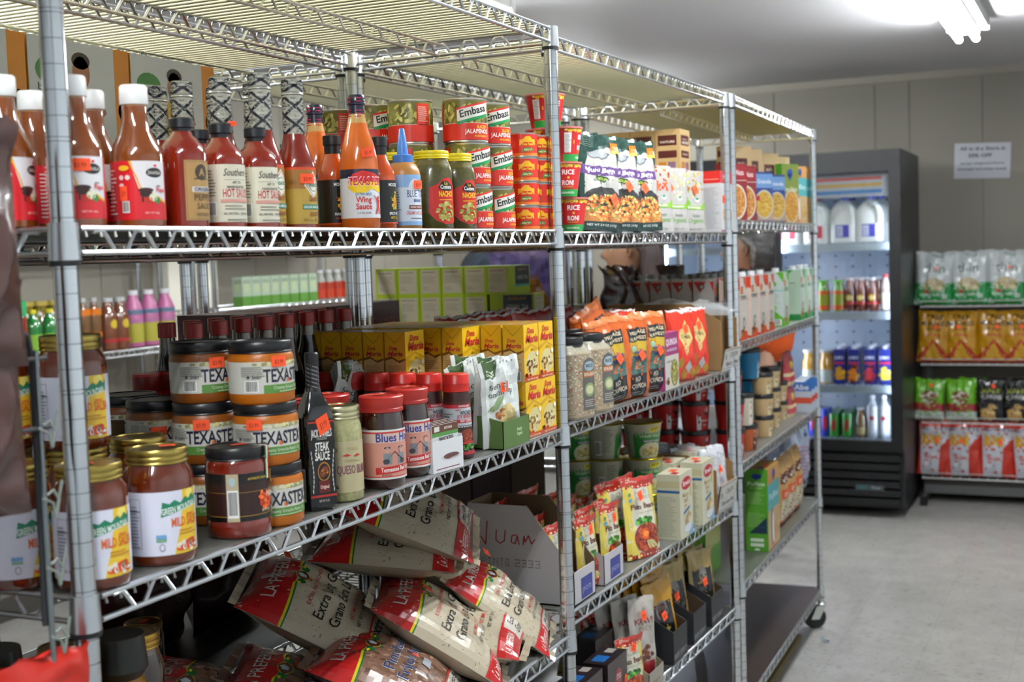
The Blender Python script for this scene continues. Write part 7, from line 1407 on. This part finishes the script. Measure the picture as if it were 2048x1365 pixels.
def k_jumex(fc):
    w, d, h = .062, .062, .195; f = Art(); f.rect(0, 0, w, h, '1c2878'); f.up(); f.rect(0, h*.58, w, h*.64, 'b02840'); f.blobs(w*.5, h*.3, w*.38, h*.22, 22, fc, .016, 3); f.ell(w*.5, h*.3, w*.3, h*.15, fc[0], 16); f.text('JUMEX', w*.5, h*.72, .018, 'c8ccdc', w*.86)
    g = G().box(-w/2, -d/2, 0, w/2, d/2, h, '1c2878').art(f, m_front(w, d)); return Kind('juice_carton', 'carton', [('carton_body', g.mesh('carton_body', 'print_gloss', 0)), ('cap', G().lathe([(.013, h, 'c8ccd4'), (.013, h+.016, 'c8ccd4'), (.001, h+.016, 'c8ccd4')], 12).mesh('cap', 'plastic'))])
for i, (u, fc, nm) in enumerate(((1681, ['c88c1c', 'e0a830'], 'mango'), (1710, ['d88420', 'c8501c', 'e0b050'], 'peach'), (1742, ['b82c38', 'c84850', '9c1c28'], 'strawberry'), (1771, ['c8b83c', 'd0c860'], 'pineapple'))):
    K = k_jumex(fc)
    K.put('dark blue %s juice carton at the front of the cooler' % nm, atx(u, 6.24, SH[2]+.018), RF, 'dark blue juice cartons')
    for q in range(2): K.put('dark blue %s juice carton, %s in line behind its front one' % (nm, ORD[q+1]), atx(u+4+5*q, 6.33+.085*q, SH[2]+.018), RF, 'dark blue juice cartons')
yb = simpleb('yellow_juice_jar', .045, .19, 'b08428', 'a8a8a4', [(.05, .42, 'a8b0a8')], .8)
yb.put('squat yellow juice jar with pale label beside the juice cartons', atx(1655, 6.25, SH[2]+.018), RF); yb.put('squat yellow juice jar behind the end post', atx(1622, 6.25, SH[2]+.018), RF)
def canx(name, c, c2, h=.122, r=.03):
    a = Art(); a.rect(-.09, 0, .09, h, c); a.up(); a.poly([(-.012, h*.2), (.014, h*.35), (.012, h*.8), (-.014, h*.65)], c2); return Kind(name, 'can', [('can_body', G().lathe([(r*.8, 0, 'a8a8ac'), (r, .008, c), (r, h-.012, c), (r*.8, h, 'a8a8ac'), (.001, h-.003, '88888c')], 20).mesh('can_body', 'tin')), ('label', G().art(a, m_cyl(r, .008*0), dx=.005).mesh('label', 'print_gloss', 60))])
gc, bc = canx('green_soda_can', '2c8c2c', 'a03020', .13), canx('blue_soda_can', '1c3cb0', 'b02030', .155, .027)
for i, u in enumerate((1669, 1695)):
    gc.put('%s green soda can at the front of the lowest cooler shelf' % ORD[i], atx(u, 6.24, SH[3]+.018), RF, 'green soda cans')
    for q in range(3): gc.put('%s green soda can behind the %s front one' % (ORD[q], ORD[i]), atx(u+3+3*q, 6.31+.066*q, SH[3]+.018), RF, 'green soda cans')
for i, u in enumerate((1652, 1628, 1606)):
    bc.put('%s blue soda can left of the green ones' % ORD[i], atx(u, 6.24, SH[3]+.018), RF, 'blue soda cans'); bc.put('%s blue soda can in the line behind' % ORD[i], atx(u+3, 6.31, SH[3]+.018), RF, 'blue soda cans')
ab = simpleb('amber_drink_bottle', .029, .165, '6c4c18', 'c0c4c8', [(.1, .35, 'a89868')], .6); ab.put('amber drink bottle between the soda cans and water bottles', atx(1723, 6.24, SH[3]+.018), RF)
wa = simpleb('water_bottle', .033, .235, 'a8b4bc', 'd0d4d8', [(.1, .75, 'b0b8c0')], .4, m='plastic'); wl = Art(); wl.ell(0, .11, .014, .013, 'a01c30', 14); wa.parts.append(('logo_label', G().art(wl, m_cyl(.0335), dx=.005).mesh('logo_label', 'print_gloss', 60)))
for i, u in enumerate((1746, 1769)): wa.put('%s clear water bottle with a red mark, by the cooler frame' % ORD[i], atx(u, 6.24, SH[3]+.018), RF, 'clear water bottles')
# ------------------------------------------------------------------ chip rack by the back wall
RX0, RX1, RY0, RY1 = 6.52, 6.88, -1.25, -.01
rk = link('wire_chip_rack', None, None, (6.7, -.65, 0)); tag(rk, 'pale wire rack of four shelves against the back wall, beside the cooler', 'rack')
LV = (1.133, .806, .475, .158)
for z in LV:
    g = G()
    for x in (RX0, RX1): g.tube([(x-6.7, RY0+.65, z), (x-6.7, RY1+.65, z)], .005, 'a8a4a4', 6)
    for i in range(26): g.tube([(RX0-6.7, RY0+.65+.0495*i, z-.002), (RX1-6.7, RY0+.65+.0495*i, z-.002)], .0022, 'a8a4a4', 4)
    g.tube([(RX0-6.7, RY0+.65, z+.03), (RX0-6.7, RY1+.65, z+.03)], .0025, 'b8b4b4', 5); obj('wire_shelf', g, 'plastic', rk)
for y in (RY0, RY1, (RY0+RY1)/2):
    obj('upright', G().box(RX1-6.7, y+.65-.018, .05, RX1-6.7+.03, y+.65+.018, 1.35, '6c6c6c'), 'steel_dark', rk, smooth=0)
obj('base_rail', G().box(RX0+.12-6.7, RY0+.65, .05, RX1-6.7+.03, RY1+.65, .10, '5c5c5c').box(RX0+.12-6.7, RY0+.65, .10, RX0+.13-6.7, RY1+.65, .15, '2c2824'), 'steel_dark', rk, smooth=0)
obj('foot', G().box(RX0-.02-6.7, RY1+.65-.03, 0, RX0+.02-6.7, RY1+.65+.01, .05, '101010').box(RX0-6.7, RY1+.65-.02, .02, RX1-6.7, RY1+.65, .055, '5c5c5c'), 'steel_dark', rk, smooth=0)
def chip(name, w, h, c, art, t=.075, seed=1): return pouch(name, w/I, h/I, t/I, c, art, seed=seed, wr=.008, stand=0, nx=14, ny=18, m='film', cat='bag')
a = Art(); w, h = .215, .30; a.rect(0, 0, w, h, 'b4b8b8'); a.up(); a.rect(0, 0, w, h*.40, '1c7c3c'); a.up(); a.ell(w*.5, h*.36, w*.30, h*.13, 'b0a07c', 18); a.blobs(w*.5, h*.36, w*.26, h*.1, 24, ['c0b490', 'a8946c'], .012, 3); a.blobs(w*.5, h*.24, w*.3, h*.02, 12, ['2c5c2c', '9c2c28'], .008, 2); a.text('thin', w*.5, h*.60, .055, '54605c', w*.56, 0); a.text('Skinny', w*.55, h*.90, .012, '2c7c4c', .07, 0, shear=.4); a.text('SKINNY POPCORN', w*.5, h*.16, .012, 'c0d0c0', w*.7)
kt_ = chip('popcorn_bag', w, h, 'a8b0ac', a, .09, 2)
a = Art(); w, h = .18, .29; a.rect(0, 0, w, h, 'a8780c'); a.up(); a.poly([(0, 0), (w, 0), (w, h*.1), (w*.5, h*.46), (0, h*.1)], '9c2418'); a.up(); a.poly([(w*.14, h*.04), (w*.86, h*.04), (w*.5, h*.40)], 'b88c20'); a.text('TRES', w*.5, h*.84, .026, '1c140c', w*.55); a.text('MADRES', w*.5, h*.72, .028, '1c140c', w*.84); a.text('ORGANIC', w*.5, h*.63, .013, '3c2c0c', w*.5); a.poly([(w*.1, h*.5), (w*.5, h*.56), (w*.9, h*.5), (w*.5, h*.53)], '9c2418')
km_ = chip('tortilla_chip_bag', w, h, 'a07010', a, .08, 5)
a = Art(); w, h = .17, .235; a.rect(0, 0, w, h, '5c9c1c'); a.up(); a.rect(0, h*.22, w, h*.42, '8c1c28'); a.rect(0, 0, w, h*.22, 'a8b0a8'); a.up(); a.ell(w*.5, h*.55, w*.30, h*.18, '6c2c24', 16); a.blobs(w*.5, h*.55, w*.26, h*.15, 20, ['c8c4b8', 'b0b4a0', '7ca04c'], .010, 3)
kg_ = chip('green_snack_bag', w, h, '5c9c1c', a, .06, 7)
a = Art(); w, h = .16, .245; a.rect(0, 0, w, h, '101110'); a.up(); a.blobs(w*.48, h*.2, w*.24, h*.15, 14, ['b08c50', 'c8a870', '8c6c38'], .022, 3); a.text('KALE', w*.5, h*.66, .024, '8c9420', w*.6); a.text('CHIPS', w*.5, h*.52, .022, 'a8a8a4', w*.7)
kk2 = chip('black_snack_bag', w, h, '101110', a, .06, 9)
a = Art(); w, h = .19, .33; a.rect(0, 0, w, h, 'b02818'); a.up(); a.poly([(w*.12, 0), (w*.62, 0), (w*.66, h*.5), (w, h*.72), (w, h*.84), (0, h*.84), (w*.05, h*.5)], 'b0b4bc'); a.up(); a.ell(w*.38, h*.62, w*.30, h*.09, 'b8882c', 8, rot=.2); a.poly([(w*.1, h*.5), (w*.36, h*.56), (w*.66, h*.5), (w*.66, h*.74), (w*.36, h*.66), (w*.1, h*.74)], 'c8982c'); a.text('BOW-TIES', w*.52, h*.78, .022, '4c2028', w*.84); a.text('PARM', w*.38, h*.28, .022, 'b05048', w*.4)
kb_ = chip('bow_tie_snack_bag', w, h, 'b02818', a, .07, 11)
XB = 6.60
def chips(K, lab, us, z, grp, lean_=.06, lv=0):
    for i, u in enumerate(us):
        o = K.put(lab % ORD[i], (XB, yat(u, XB, z), z+.006+lv), 0, grp, sticker_flat((.01, -.01, .015)[i % 3], -.045, .2*(1 if lab[0] != 'q' else 1), .018, .022, rot=.5) if i != 1 or 'green' not in lab else None); o.rotation_euler = (-lean_, (.05, -.02, .03, -.04, .02)[i % 5], RF+(.05, -.08, .04, 0, .1)[i % 5])
chips(kt_, '%s white and green popcorn bag from the cooler, top shelf', (1867, 1940, 2012, 2086), LV[0], 'white and green popcorn bags', .1)
chips(km_, '%s yellow and red tortilla chip bag from the cooler', (1866, 1925, 1987, 2045, 2105), LV[1], 'yellow tortilla chip bags')
chips(kg_, '%s bright green snack bag from the cooler', (1857, 1923), LV[2], 'bright green snack bags')
chips(kk2, '%s black snack bag after the green ones', (1980, 2035, 2088), LV[2], 'black snack bags')
chips(kb_, '%s red bow-tie snack bag from the cooler, lowest shelf', (1868, 1930, 1994, 2062), LV[3], 'red bow-tie snack bags', .1)
kg_.put('bright green snack bag behind the second one', (XB+.10, yat(1950, XB+.1, LV[2]), LV[2]+.006), RF, 'bright green snack bags')
# ------------------------------------------------------------------ sign, board, scrap
W_, H_ = .31, .205; a = Art(); a.rect(0, 0, W_, H_, 'bcbcc4'); a.text('All in the Store is', W_*.5, H_*.80, .021, '26262c', W_*.80); a.text('50% OFF', W_*.46, H_*.60, .022, '26262c', W_*.42); a.text('(except refrigerated food as', W_*.5, H_*.40, .013, '3c3c44', W_*.78); a.text('beverages and artisan bread)', W_*.5, H_*.24, .014, '3c3c44', W_*.86)
g = G(); sgn = lambda x, y, o: (-o-.0025-.002*math.sin(x*30), -x, y-H_); g.grid(lambda i, j: sgn(i*W_, j*H_, 0), 12, 4, 'bcbcc4'); g.art(a, sgn, dx=W_/12); o = obj('paper_sign', g, 'paper', loc=(XW, -.158, 2.068)); o.rotation_euler = (.035, 0, 0); tag(o, 'white printed sale notice taped to the panelled back wall', 'sign')
g = G(); pb = lambda p: (UC['W'](*p)); 
g.box(0, 0, 0, UC['L']-.12, .34, .02, '7c6a44'); o = obj('plywood_board', g, 'cardboard', loc=UC['W'](-.05, .045, .0), rot=rotC, smooth=0); tag(o, 'low tan board lying on the floor under the end unit', 'board')
p = hit(1650, 1284, 2, 0); g = G(); R9 = random.Random(2)
for k in range(5): c = Vector((R9.uniform(-.012, .012), R9.uniform(-.015, .015), 0)); g.face([(c.x+R9.uniform(-.014, .014), c.y+R9.uniform(-.018, .018), R9.uniform(.001, .014)) for _ in range(3)], ['3c8cb0', '6ca8bc', '2c6c94'][k % 3])
o = obj('paper_scrap', g, 'paper', loc=p); tag(o, 'tiny crumpled blue paper scrap on the tiled floor', 'scrap')
# ------------------------------------------------------------------ wall racks across the far aisle
UW = unit('chrome wire rack of bottled drinks against the far left wall', (84, 116), (152, 116), 13*I, [66, 45.0, 24], 72*I, 'chrome wire racks along the far wall')
UW2 = unit('chrome wire rack of juice cartons against the far left wall', (158, 116), (214, 116), 13*I, [66, 50.6, 30], 72*I, 'chrome wire racks along the far wall')
for U_, lab, n_ in ((UW, 'drinks', 5), (UW2, 'carton', 4)):
    liner('added dark board shading the wall above the far %s rack' % lab, U_, 66, '3c3a38')  # board and boxes added up here to cast shade on the far wall
    for i in range(n_): carton('%s added wall-shading box on top of the far %s rack' % (ORD[i], lab), 12, 12, 9+2*(i % 2), ('4a3a2c', '6c5c48')[i % 2], U_['W'](0, 0, 0)[0]+(.18+.335*i), 122.5*I, 66*I+.005, 0, group='added wall-shading boxes on the far racks')
def aty(u, y, z): return (xat(u, y, z), y, z+.003)
zw, yw = 45.0*I, 118.5*I
lem = simpleb('lemon_juice_bottle', .034, .20, '14702c', 'c8b81c', [(.05, .5, '7cac3c')], .4); jon = simpleb('craft_soda_bottle', .031, .235, '6c4c2c', 'a8a8a8', [(.08, .28, '1c1c1c'), (.28, .36, 'c86c14'), (.68, .80, 'c86c14')], .42); gnk = simpleb('green_necked_bottle', .04, .26, '8c1c10', '2c9c5c', [(.68, .92, '2c9c5c')], .4)
pnk = simpleb('pink_juice_bottle', .043, .255, 'b0608c', 'c8c8cc', [(.08, .42, 'a8a040'), (.42, .50, 'a86c94'), (.58, .66, '5c7088'), ], .5, m='plastic'); tea3 = simpleb('brown_tea_bottle', .038, .23, '6c3c24', 'b0b0b0', [(.15, .22, 'a83030')], .55); ya2 = Art(); ya2.ell(0, .115, .02, .02, 'c8ac30', 16); tea3.parts.append(('round_label', G().art(ya2, m_cyl(.038), dx=.006).mesh('round_label', 'print_gloss', 60)))
oil = simpleb('oil_jar', .04, .23, '6c5c14', 'a08c3c', [], .8)
for i, u in enumerate((70, 103)): lem.put('%s green lemon juice bottle with a yellow cap' % ORD[i], aty(u, yw, zw), 0, 'green lemon juice bottles')
for i, u in enumerate((56, 84, 112)): oil.put('%s gold-capped amber jar behind the lemon juice' % ORD[i], aty(u, yw+.12, zw), 0, 'gold-capped amber jars')
gnk.put('red sauce bottle with a green-wrapped neck on the far rack', aty(38, yw, zw), 0)
for i, u in enumerate((150, 170, 192)): jon.put('%s craft soda bottle with an orange label' % ORD[i], aty(u, yw, zw), 0, 'orange-labelled craft sodas')
for i, u in enumerate((219, 243)): tea3.put('%s brown tea bottle beside the pink juice' % ORD[i], aty(u, yw, zw), 0, 'brown tea bottles on the far rack')
for i, u in enumerate((270, 301, 334)): pnk.put('%s pink juice bottle with a white cap' % ORD[i], aty(u, yw+.02, zw), 0, 'pink juice bottles')
ccf = Art(); ccf.rect(0, 0, .075, .15, 'a4b49c'); ccf.up(); ccf.rect(.0, 0, .075, .05, '5c8c3c'); ccf.rect(.02, .07, .055, .12, 'b0bc94'); ccf.text('COCO', .037, .115, .018, '4c5c54', .06)
cco = Kind('coconut_carton', 'carton', [('coconut_carton', G().box(-.0375, -.03, 0, .0375, .03, .15, 'a4b49c').art(ccf, m_front(.075, .06)).art(ccf, lambda x, y, o: (-.0375-o, .03-x*.8, y)).mesh('coconut_carton', 'print_gloss', 0))])
for i in range(8): cco.put('%s pale green carton from the column on the far rack' % ORD[i], aty(486+19*i, yw, 50.6*I), 0, 'pale green cartons')
redb = simpleb('red_drink_bottle', .033, .165, '8c8c84', 'c8c8cc', [(.05, .35, 'b83c20'), (.35, .6, 'a0301c')], .55, m='plastic')
for i in range(5): redb.put('%s red-labelled drink bottle beside the pale cartons' % ORD[i], aty(640+17*i, yw, 50.6*I), 0, 'red-labelled drink bottles')
# ------------------------------------------------------------------ people
def skin_obj(name, V, E, R, m, parent, lv=2):
    me = bpy.data.meshes.new(name); me.from_pydata(V, E, []); o = link(name, me, parent); me.materials.append(MT[m])
    sm = o.modifiers.new('s', 'SKIN'); sm.use_smooth_shade = True
    for i, r in enumerate(R):
        sv = me.skin_vertices[0].data[i]; sv.radius = (r, r) if not isinstance(r, tuple) else r; sv.use_root = i == 0
    ss = o.modifiers.new('u', 'SUBSURF'); ss.levels = ss.render_levels = lv; return o
def head_mesh(skinc, seed=0):
    g = G(); nu, nv = 40, 30
    def f(i, j):
        t = -math.pi+2*math.pi*i; p = -math.pi/2+math.pi*j; cx, cz = math.cos(p)*math.cos(t), math.sin(p); sy = math.cos(p)*math.sin(t)
        x, y, z = cx*.095, sy*.074, cz*.118
        if z < 0: y *= 1+z*2.2; x *= 1+z*1.1*(cx < 0)
        if cx > 0:
            q = math.exp(-(sy/.17)**2)
            x += q*(.026*math.exp(-((z+.018)/.016)**2)+.010*math.exp(-((z-.004)/.03)**2)+.009*math.exp(-((z+.055)/.009)**2)-.006*math.exp(-((z+.064)/.004)**2)+.008*math.exp(-((z+.072)/.008)**2)+.010*math.exp(-((z+.10)/.014)**2)+.006*math.exp(-((z-.03)/.01)**2))
            x -= .010*(math.exp(-((sy-.42)/.2)**2)+math.exp(-((sy+.42)/.2)**2))*math.exp(-((z-.014)/.013)**2)
        return (x, y, z)
    g.grid(f, nu, nv, skinc); return g
def person(label, x, y, zh, face, shirt, pants, skinc, hairc, hair, arms='bent', long_=0, grp=None, grey=None):
    """zh: height of the head's centre; face: direction looked at"""
    r = link('person', None, None, (x, y, 0), face); tag(r, label, 'person', grp); hn = zh
    sc = zh/1.52
    for nm, c, rg in (('skin_'+label[:6], skinc, .5), ('cloth_'+label[:6], shirt, .95), ('pants_'+label[:6], pants, .95), ('hair_'+label[:6], hairc, .75)): cmat(nm, c, rg)
    S, Cc, Pn, Hr = ['%s_%s' % (a, label[:6]) for a in ('skin', 'cloth', 'pants', 'hair')]
    sh, hp, kn = zh-.235, .92*sc, .49*sc; V, E, R = [], [], []
    def ch(P, root=None):
        k0 = root
        for (px, py, pz, rr) in P:
            V.append((px, py, pz)); R.append(rr)
            if k0 is not None: E.append((k0, len(V)-1))
            k0 = len(V)-1
        return k0
    ch([(0, 0, hp, .13), (0, 0, hp+.2, .12), (0, 0, sh-.1, .14), (0, 0, sh, .09), (.01, 0, sh+.07, .052), (.02, 0, zh-.07, .05)])
    ends = []
    for s in (-1, 1):
        ch([(0, s*.09, hp-.06, .095), (.01, s*.10, kn+.1, .07), (.02, s*.10, kn, .055), (0, s*.10, .12, .04), (-.01, s*.10, .05, .038), (.10, s*.11, .03, .034), (.17, s*.11, .025, .024)], 0)
        if arms == 'bent': A = [(0, s*.19, sh-.04, .055), (.0, s*.24, sh-.27, .042), (.13, s*.20, sh-.40, .034), (.25, s*.13, sh-.36, .026)]
        else: A = [(0, s*.19, sh-.04, .055), (-.01, s*.25, sh-.29, .042), (.05, s*.25, sh-.50, .034), (.07, s*.24, sh-.56, .026)]
        k = ch(A, 3); ends.append((k, A[-1], A[-2], s))
    for k, e, q, s in ends:
        d = (Vector(e[:3])-Vector(q[:3])).normalized(); side = d.cross(Vector((0, s, .3))).normalized(); up = side.cross(d).normalized(); e = Vector(e[:3])
        pm = e+d*.05; V.append(tuple(pm)); R.append((.022, .016)); E.append((k, len(V)-1)); pk = len(V)-1
        for f_, (o_, ln) in enumerate(((-.024, .052), (-.008, .062), (.008, .058), (.024, .045))):
            b = pm+up*o_+d*.025; ch([(*b, .009), (*(b+d*ln*.55-side*.006), .008), (*(b+d*ln-side*.018), .007)], pk)
        b = e+d*.015-up*.028; ch([(*b, .010), (*(b+d*.03-up*.016), .009), (*(b+d*.05-up*.018), .007)], pk)
    body = skin_obj('body', V, E, R, S, r)
    V, E, R = [], [], []
    ch([(0, 0, hp+.02, .155), (0, 0, hp+.2, .145), (0, 0, sh-.12, .185), (0, 0, sh-.01, .12), (.005, 0, sh+.035, .07)])
    for s in (-1, 1):
        P = [(0, s*.16, sh-.03, .088), (0, s*.215, sh-.14, .082), (0, s*.24, sh-.25, .080)]; ch(P, 3)
    skin_obj('shirt', V, E, R, Cc, r).scale = (1.35 if grey else 1, 1, 1)
    V, E, R = [], [], []
    ch([(0, 0, hp+.04, .15), (0, 0, hp-.03, .14)])
    for s in (-1, 1): ch([(0, s*.09, hp-.10, .11), (.01, s*.10, kn+.1, .085), (.02, s*.10, kn, .072), (0, s*.10, .12, .062)], 1)
    skin_obj('trousers', V, E, R, Pn, r)
    hd = link('head', head_mesh(skinc).mesh('head', 'skin', 180), r, (.03, 0, zh))
    for s in (-1, 1):
        eg_ = G().tube([(.0, s*.074, -.022), (-.006, s*.082, -.012), (-.012, s*.085, .008), (-.004, s*.083, .022), (.006, s*.078, .016), (.004, s*.077, -.004)], [.005, .006, .006, .006, .005, .004], skinc, 8); obj('ear', eg_, 'skin', hd, smooth=180)
        e_ = G().lathe([(.001, -.011, 'd8d4cc'), (.008, -.007, 'd8d4cc'), (.011, 0, 'd8d4cc'), (.008, .007, 'd8d4cc'), (.001, .011, 'd8d4cc')], 14, (.070, s*.031, .013)).lathe([(.002, -.004, '1c120c'), (.0045, 0, '1c120c'), (.002, .004, '1c120c')], 10, (.0785, s*.031, .013)); obj('eye', e_, 'plastic', hd, smooth=180)
        b_ = G().tube([(.083, s*.015, .034), (.085, s*.03, .039), (.074, s*.05, .034)], [.003, .0035, .002], hairc, 6); obj('eyebrow', b_, 'hair', hd, smooth=180)
    obj('lips', G().tube([(.088, -.02, -.064), (.098, -.008, -.062), (.100, 0, -.063), (.098, .008, -.062), (.088, .02, -.064)], [.002, .004, .0045, .004, .002], '8c4c44', 6), 'skin', hd, smooth=180)
    g = G()
    def hf(i, j):
        p = math.radians(hair[1])+math.radians(90-hair[1])*j; h0 = hair[0]+46*min(1, max(0, (38-math.degrees(p))/30)); t = math.radians(h0+(360-2*h0)*i)
        v = Vector((math.cos(p)*math.cos(t)*(.105+hair[2]), math.cos(p)*math.sin(t)*(.084+hair[2]), math.sin(p)*(.128+hair[2]))); v += Vector((-.010, 0, .0)); v *= 1+.05*noise.noise(v*22)+.04*noise.noise(v*60)
        if long_ and p < .2 and math.cos(t) < .3: v.z -= long_*(.2-p); v.x -= .01
        return v
    g.grid(hf, 56, 34, (lambda i, j: grey if grey and (i < .07 or i > .93) and noise.noise(Vector((i*90, j*40, 0))) > -.2 else hairc)); obj('hair', g, 'hair', hd, smooth=180).modifiers.new('t', 'SOLIDIFY').thickness = .012
    return r
px = 5.05; py = yat(1505, px, 1.5)
person('person in an orange shirt with short dark greying hair, facing left before the cooler', px, py, 1.487, 1.72, 'c04c10', '24262c', 'a27e68', '1e1a1a', (52, -38, .026), 'bent', 0, None, '57534f')
px = 4.55; py = yat(1268, px, 1.5)
person('person with dark reddish-brown hair behind the middle unit, facing left', px, py, 1.50, 1.95, '3c1c20', '1c1c20', 'b08468', '24100e', (58, -50, .03), 'bent', .35)
px = 4.1; py = yat(985, px, 1.5)
person('person in a navy shirt behind the green tea boxes, facing right', px, py, 1.735, -.9, '18222e', '1c1c20', 'a06a48', '1c1412', (58, -30, .012), 'down')
# purple snack bag seen between the posts
pa = Art(); pa.rect(0, 0, .2, .2, '6c5cac'); pa.up(); pa.poly([(0, 0), (.2, 0), (.14, .12), (.03, .10)], '8c5c2c')
pp = pouch('purple_snack_bag', 8.2, 8.2, 3, '6c5cac', pa, seed=3, wr=.012, stand=0); o = pp.put('purple and brown snack bag beyond the tea boxes', (100*I, 26*I, 61*I-.25), -1.0); 
o.location = (97.5*I, 24*I, 51.9*I+.004)
# ------------------------------------------------------------------ small wire rack with bags hanging at the end of the nearest unit
g = G(); GZ = '8c9496'
q = link('wire_clip_rack', None, None, (-3.3*I, -1.5*I, 0)); tag(q, 'grey and black wire rack with plastic clips at the near end', 'rack')
obj('upright', G().tube([(0, 0, 0), (0, 0, 56.4*I)], .0028, GZ, 8).lathe([(.03, 0, '1a1a1c'), (.03, .006, '1a1a1c')], 16), 'zinc', q)
obj('frame', G().tube([(-7*I, 0, 56.9*I), (-1.4*I, 0, 57.4*I), (-.4*I, .0, 57.0*I), (-.05*I, .004, 56.0*I), (-.05*I, .006, 46*I)], .0033, '1b1d20', 8), 'rubber', q, smooth=60)
for z in (56.1, 53.5): obj('cross_wire', G().tube([(-9*I, 0, z*I), (.5*I, 0, z*I+.0)], .0024, '2a2d30', 6), 'rubber', q)
for k in range(5):
    z = (53.6-2.62*k)*I; obj('plastic_clip', G().tube([(0, -.004, z), (.006, -.006, z+.004), (.012, -.007, z-.006), (.008, -.006, z-.022)], 0.0016, '7c847c', 6).tube([(.008, -.006, z-.020), (.016, -.008, z+.012)], 0.0014, '7c847c', 6).tube([(-.006, -.004, z-.002), (.004, -.007, z-.008), (.008, -.006, z-.022)], 0.0013, '7c847c', 6), 'plastic', q)
ba_ = Art(); ba_.rect(0, .1, .16, .2, '2c1c1a')
bb_ = pouch('brown_snack_bag', 6.5, 8.6, 2.2, '4a2e28', None, seed=6, wr=.01, stand=0, m='film')
o = bb_.put('glossy brown bag hanging at the near end, cut by the picture edge', (-7.9*I, -1.6*I, 56.0*I), -.35, 'glossy brown bags at the near end'); o = bb_.put('lower dark brown bag hanging behind the wire rack', (-7.5*I, -.9*I, 50.6*I), -.35, 'glossy brown bags at the near end')
rb_ = pouch('red_snack_bag', 6, 7, 2.2, 'c02414', None, seed=16, wr=.008, stand=0, m='film'); rb_.put('bright red bag at the bottom of the wire rack', (-4.3*I, -.6*I, 37.9*I), -.3)
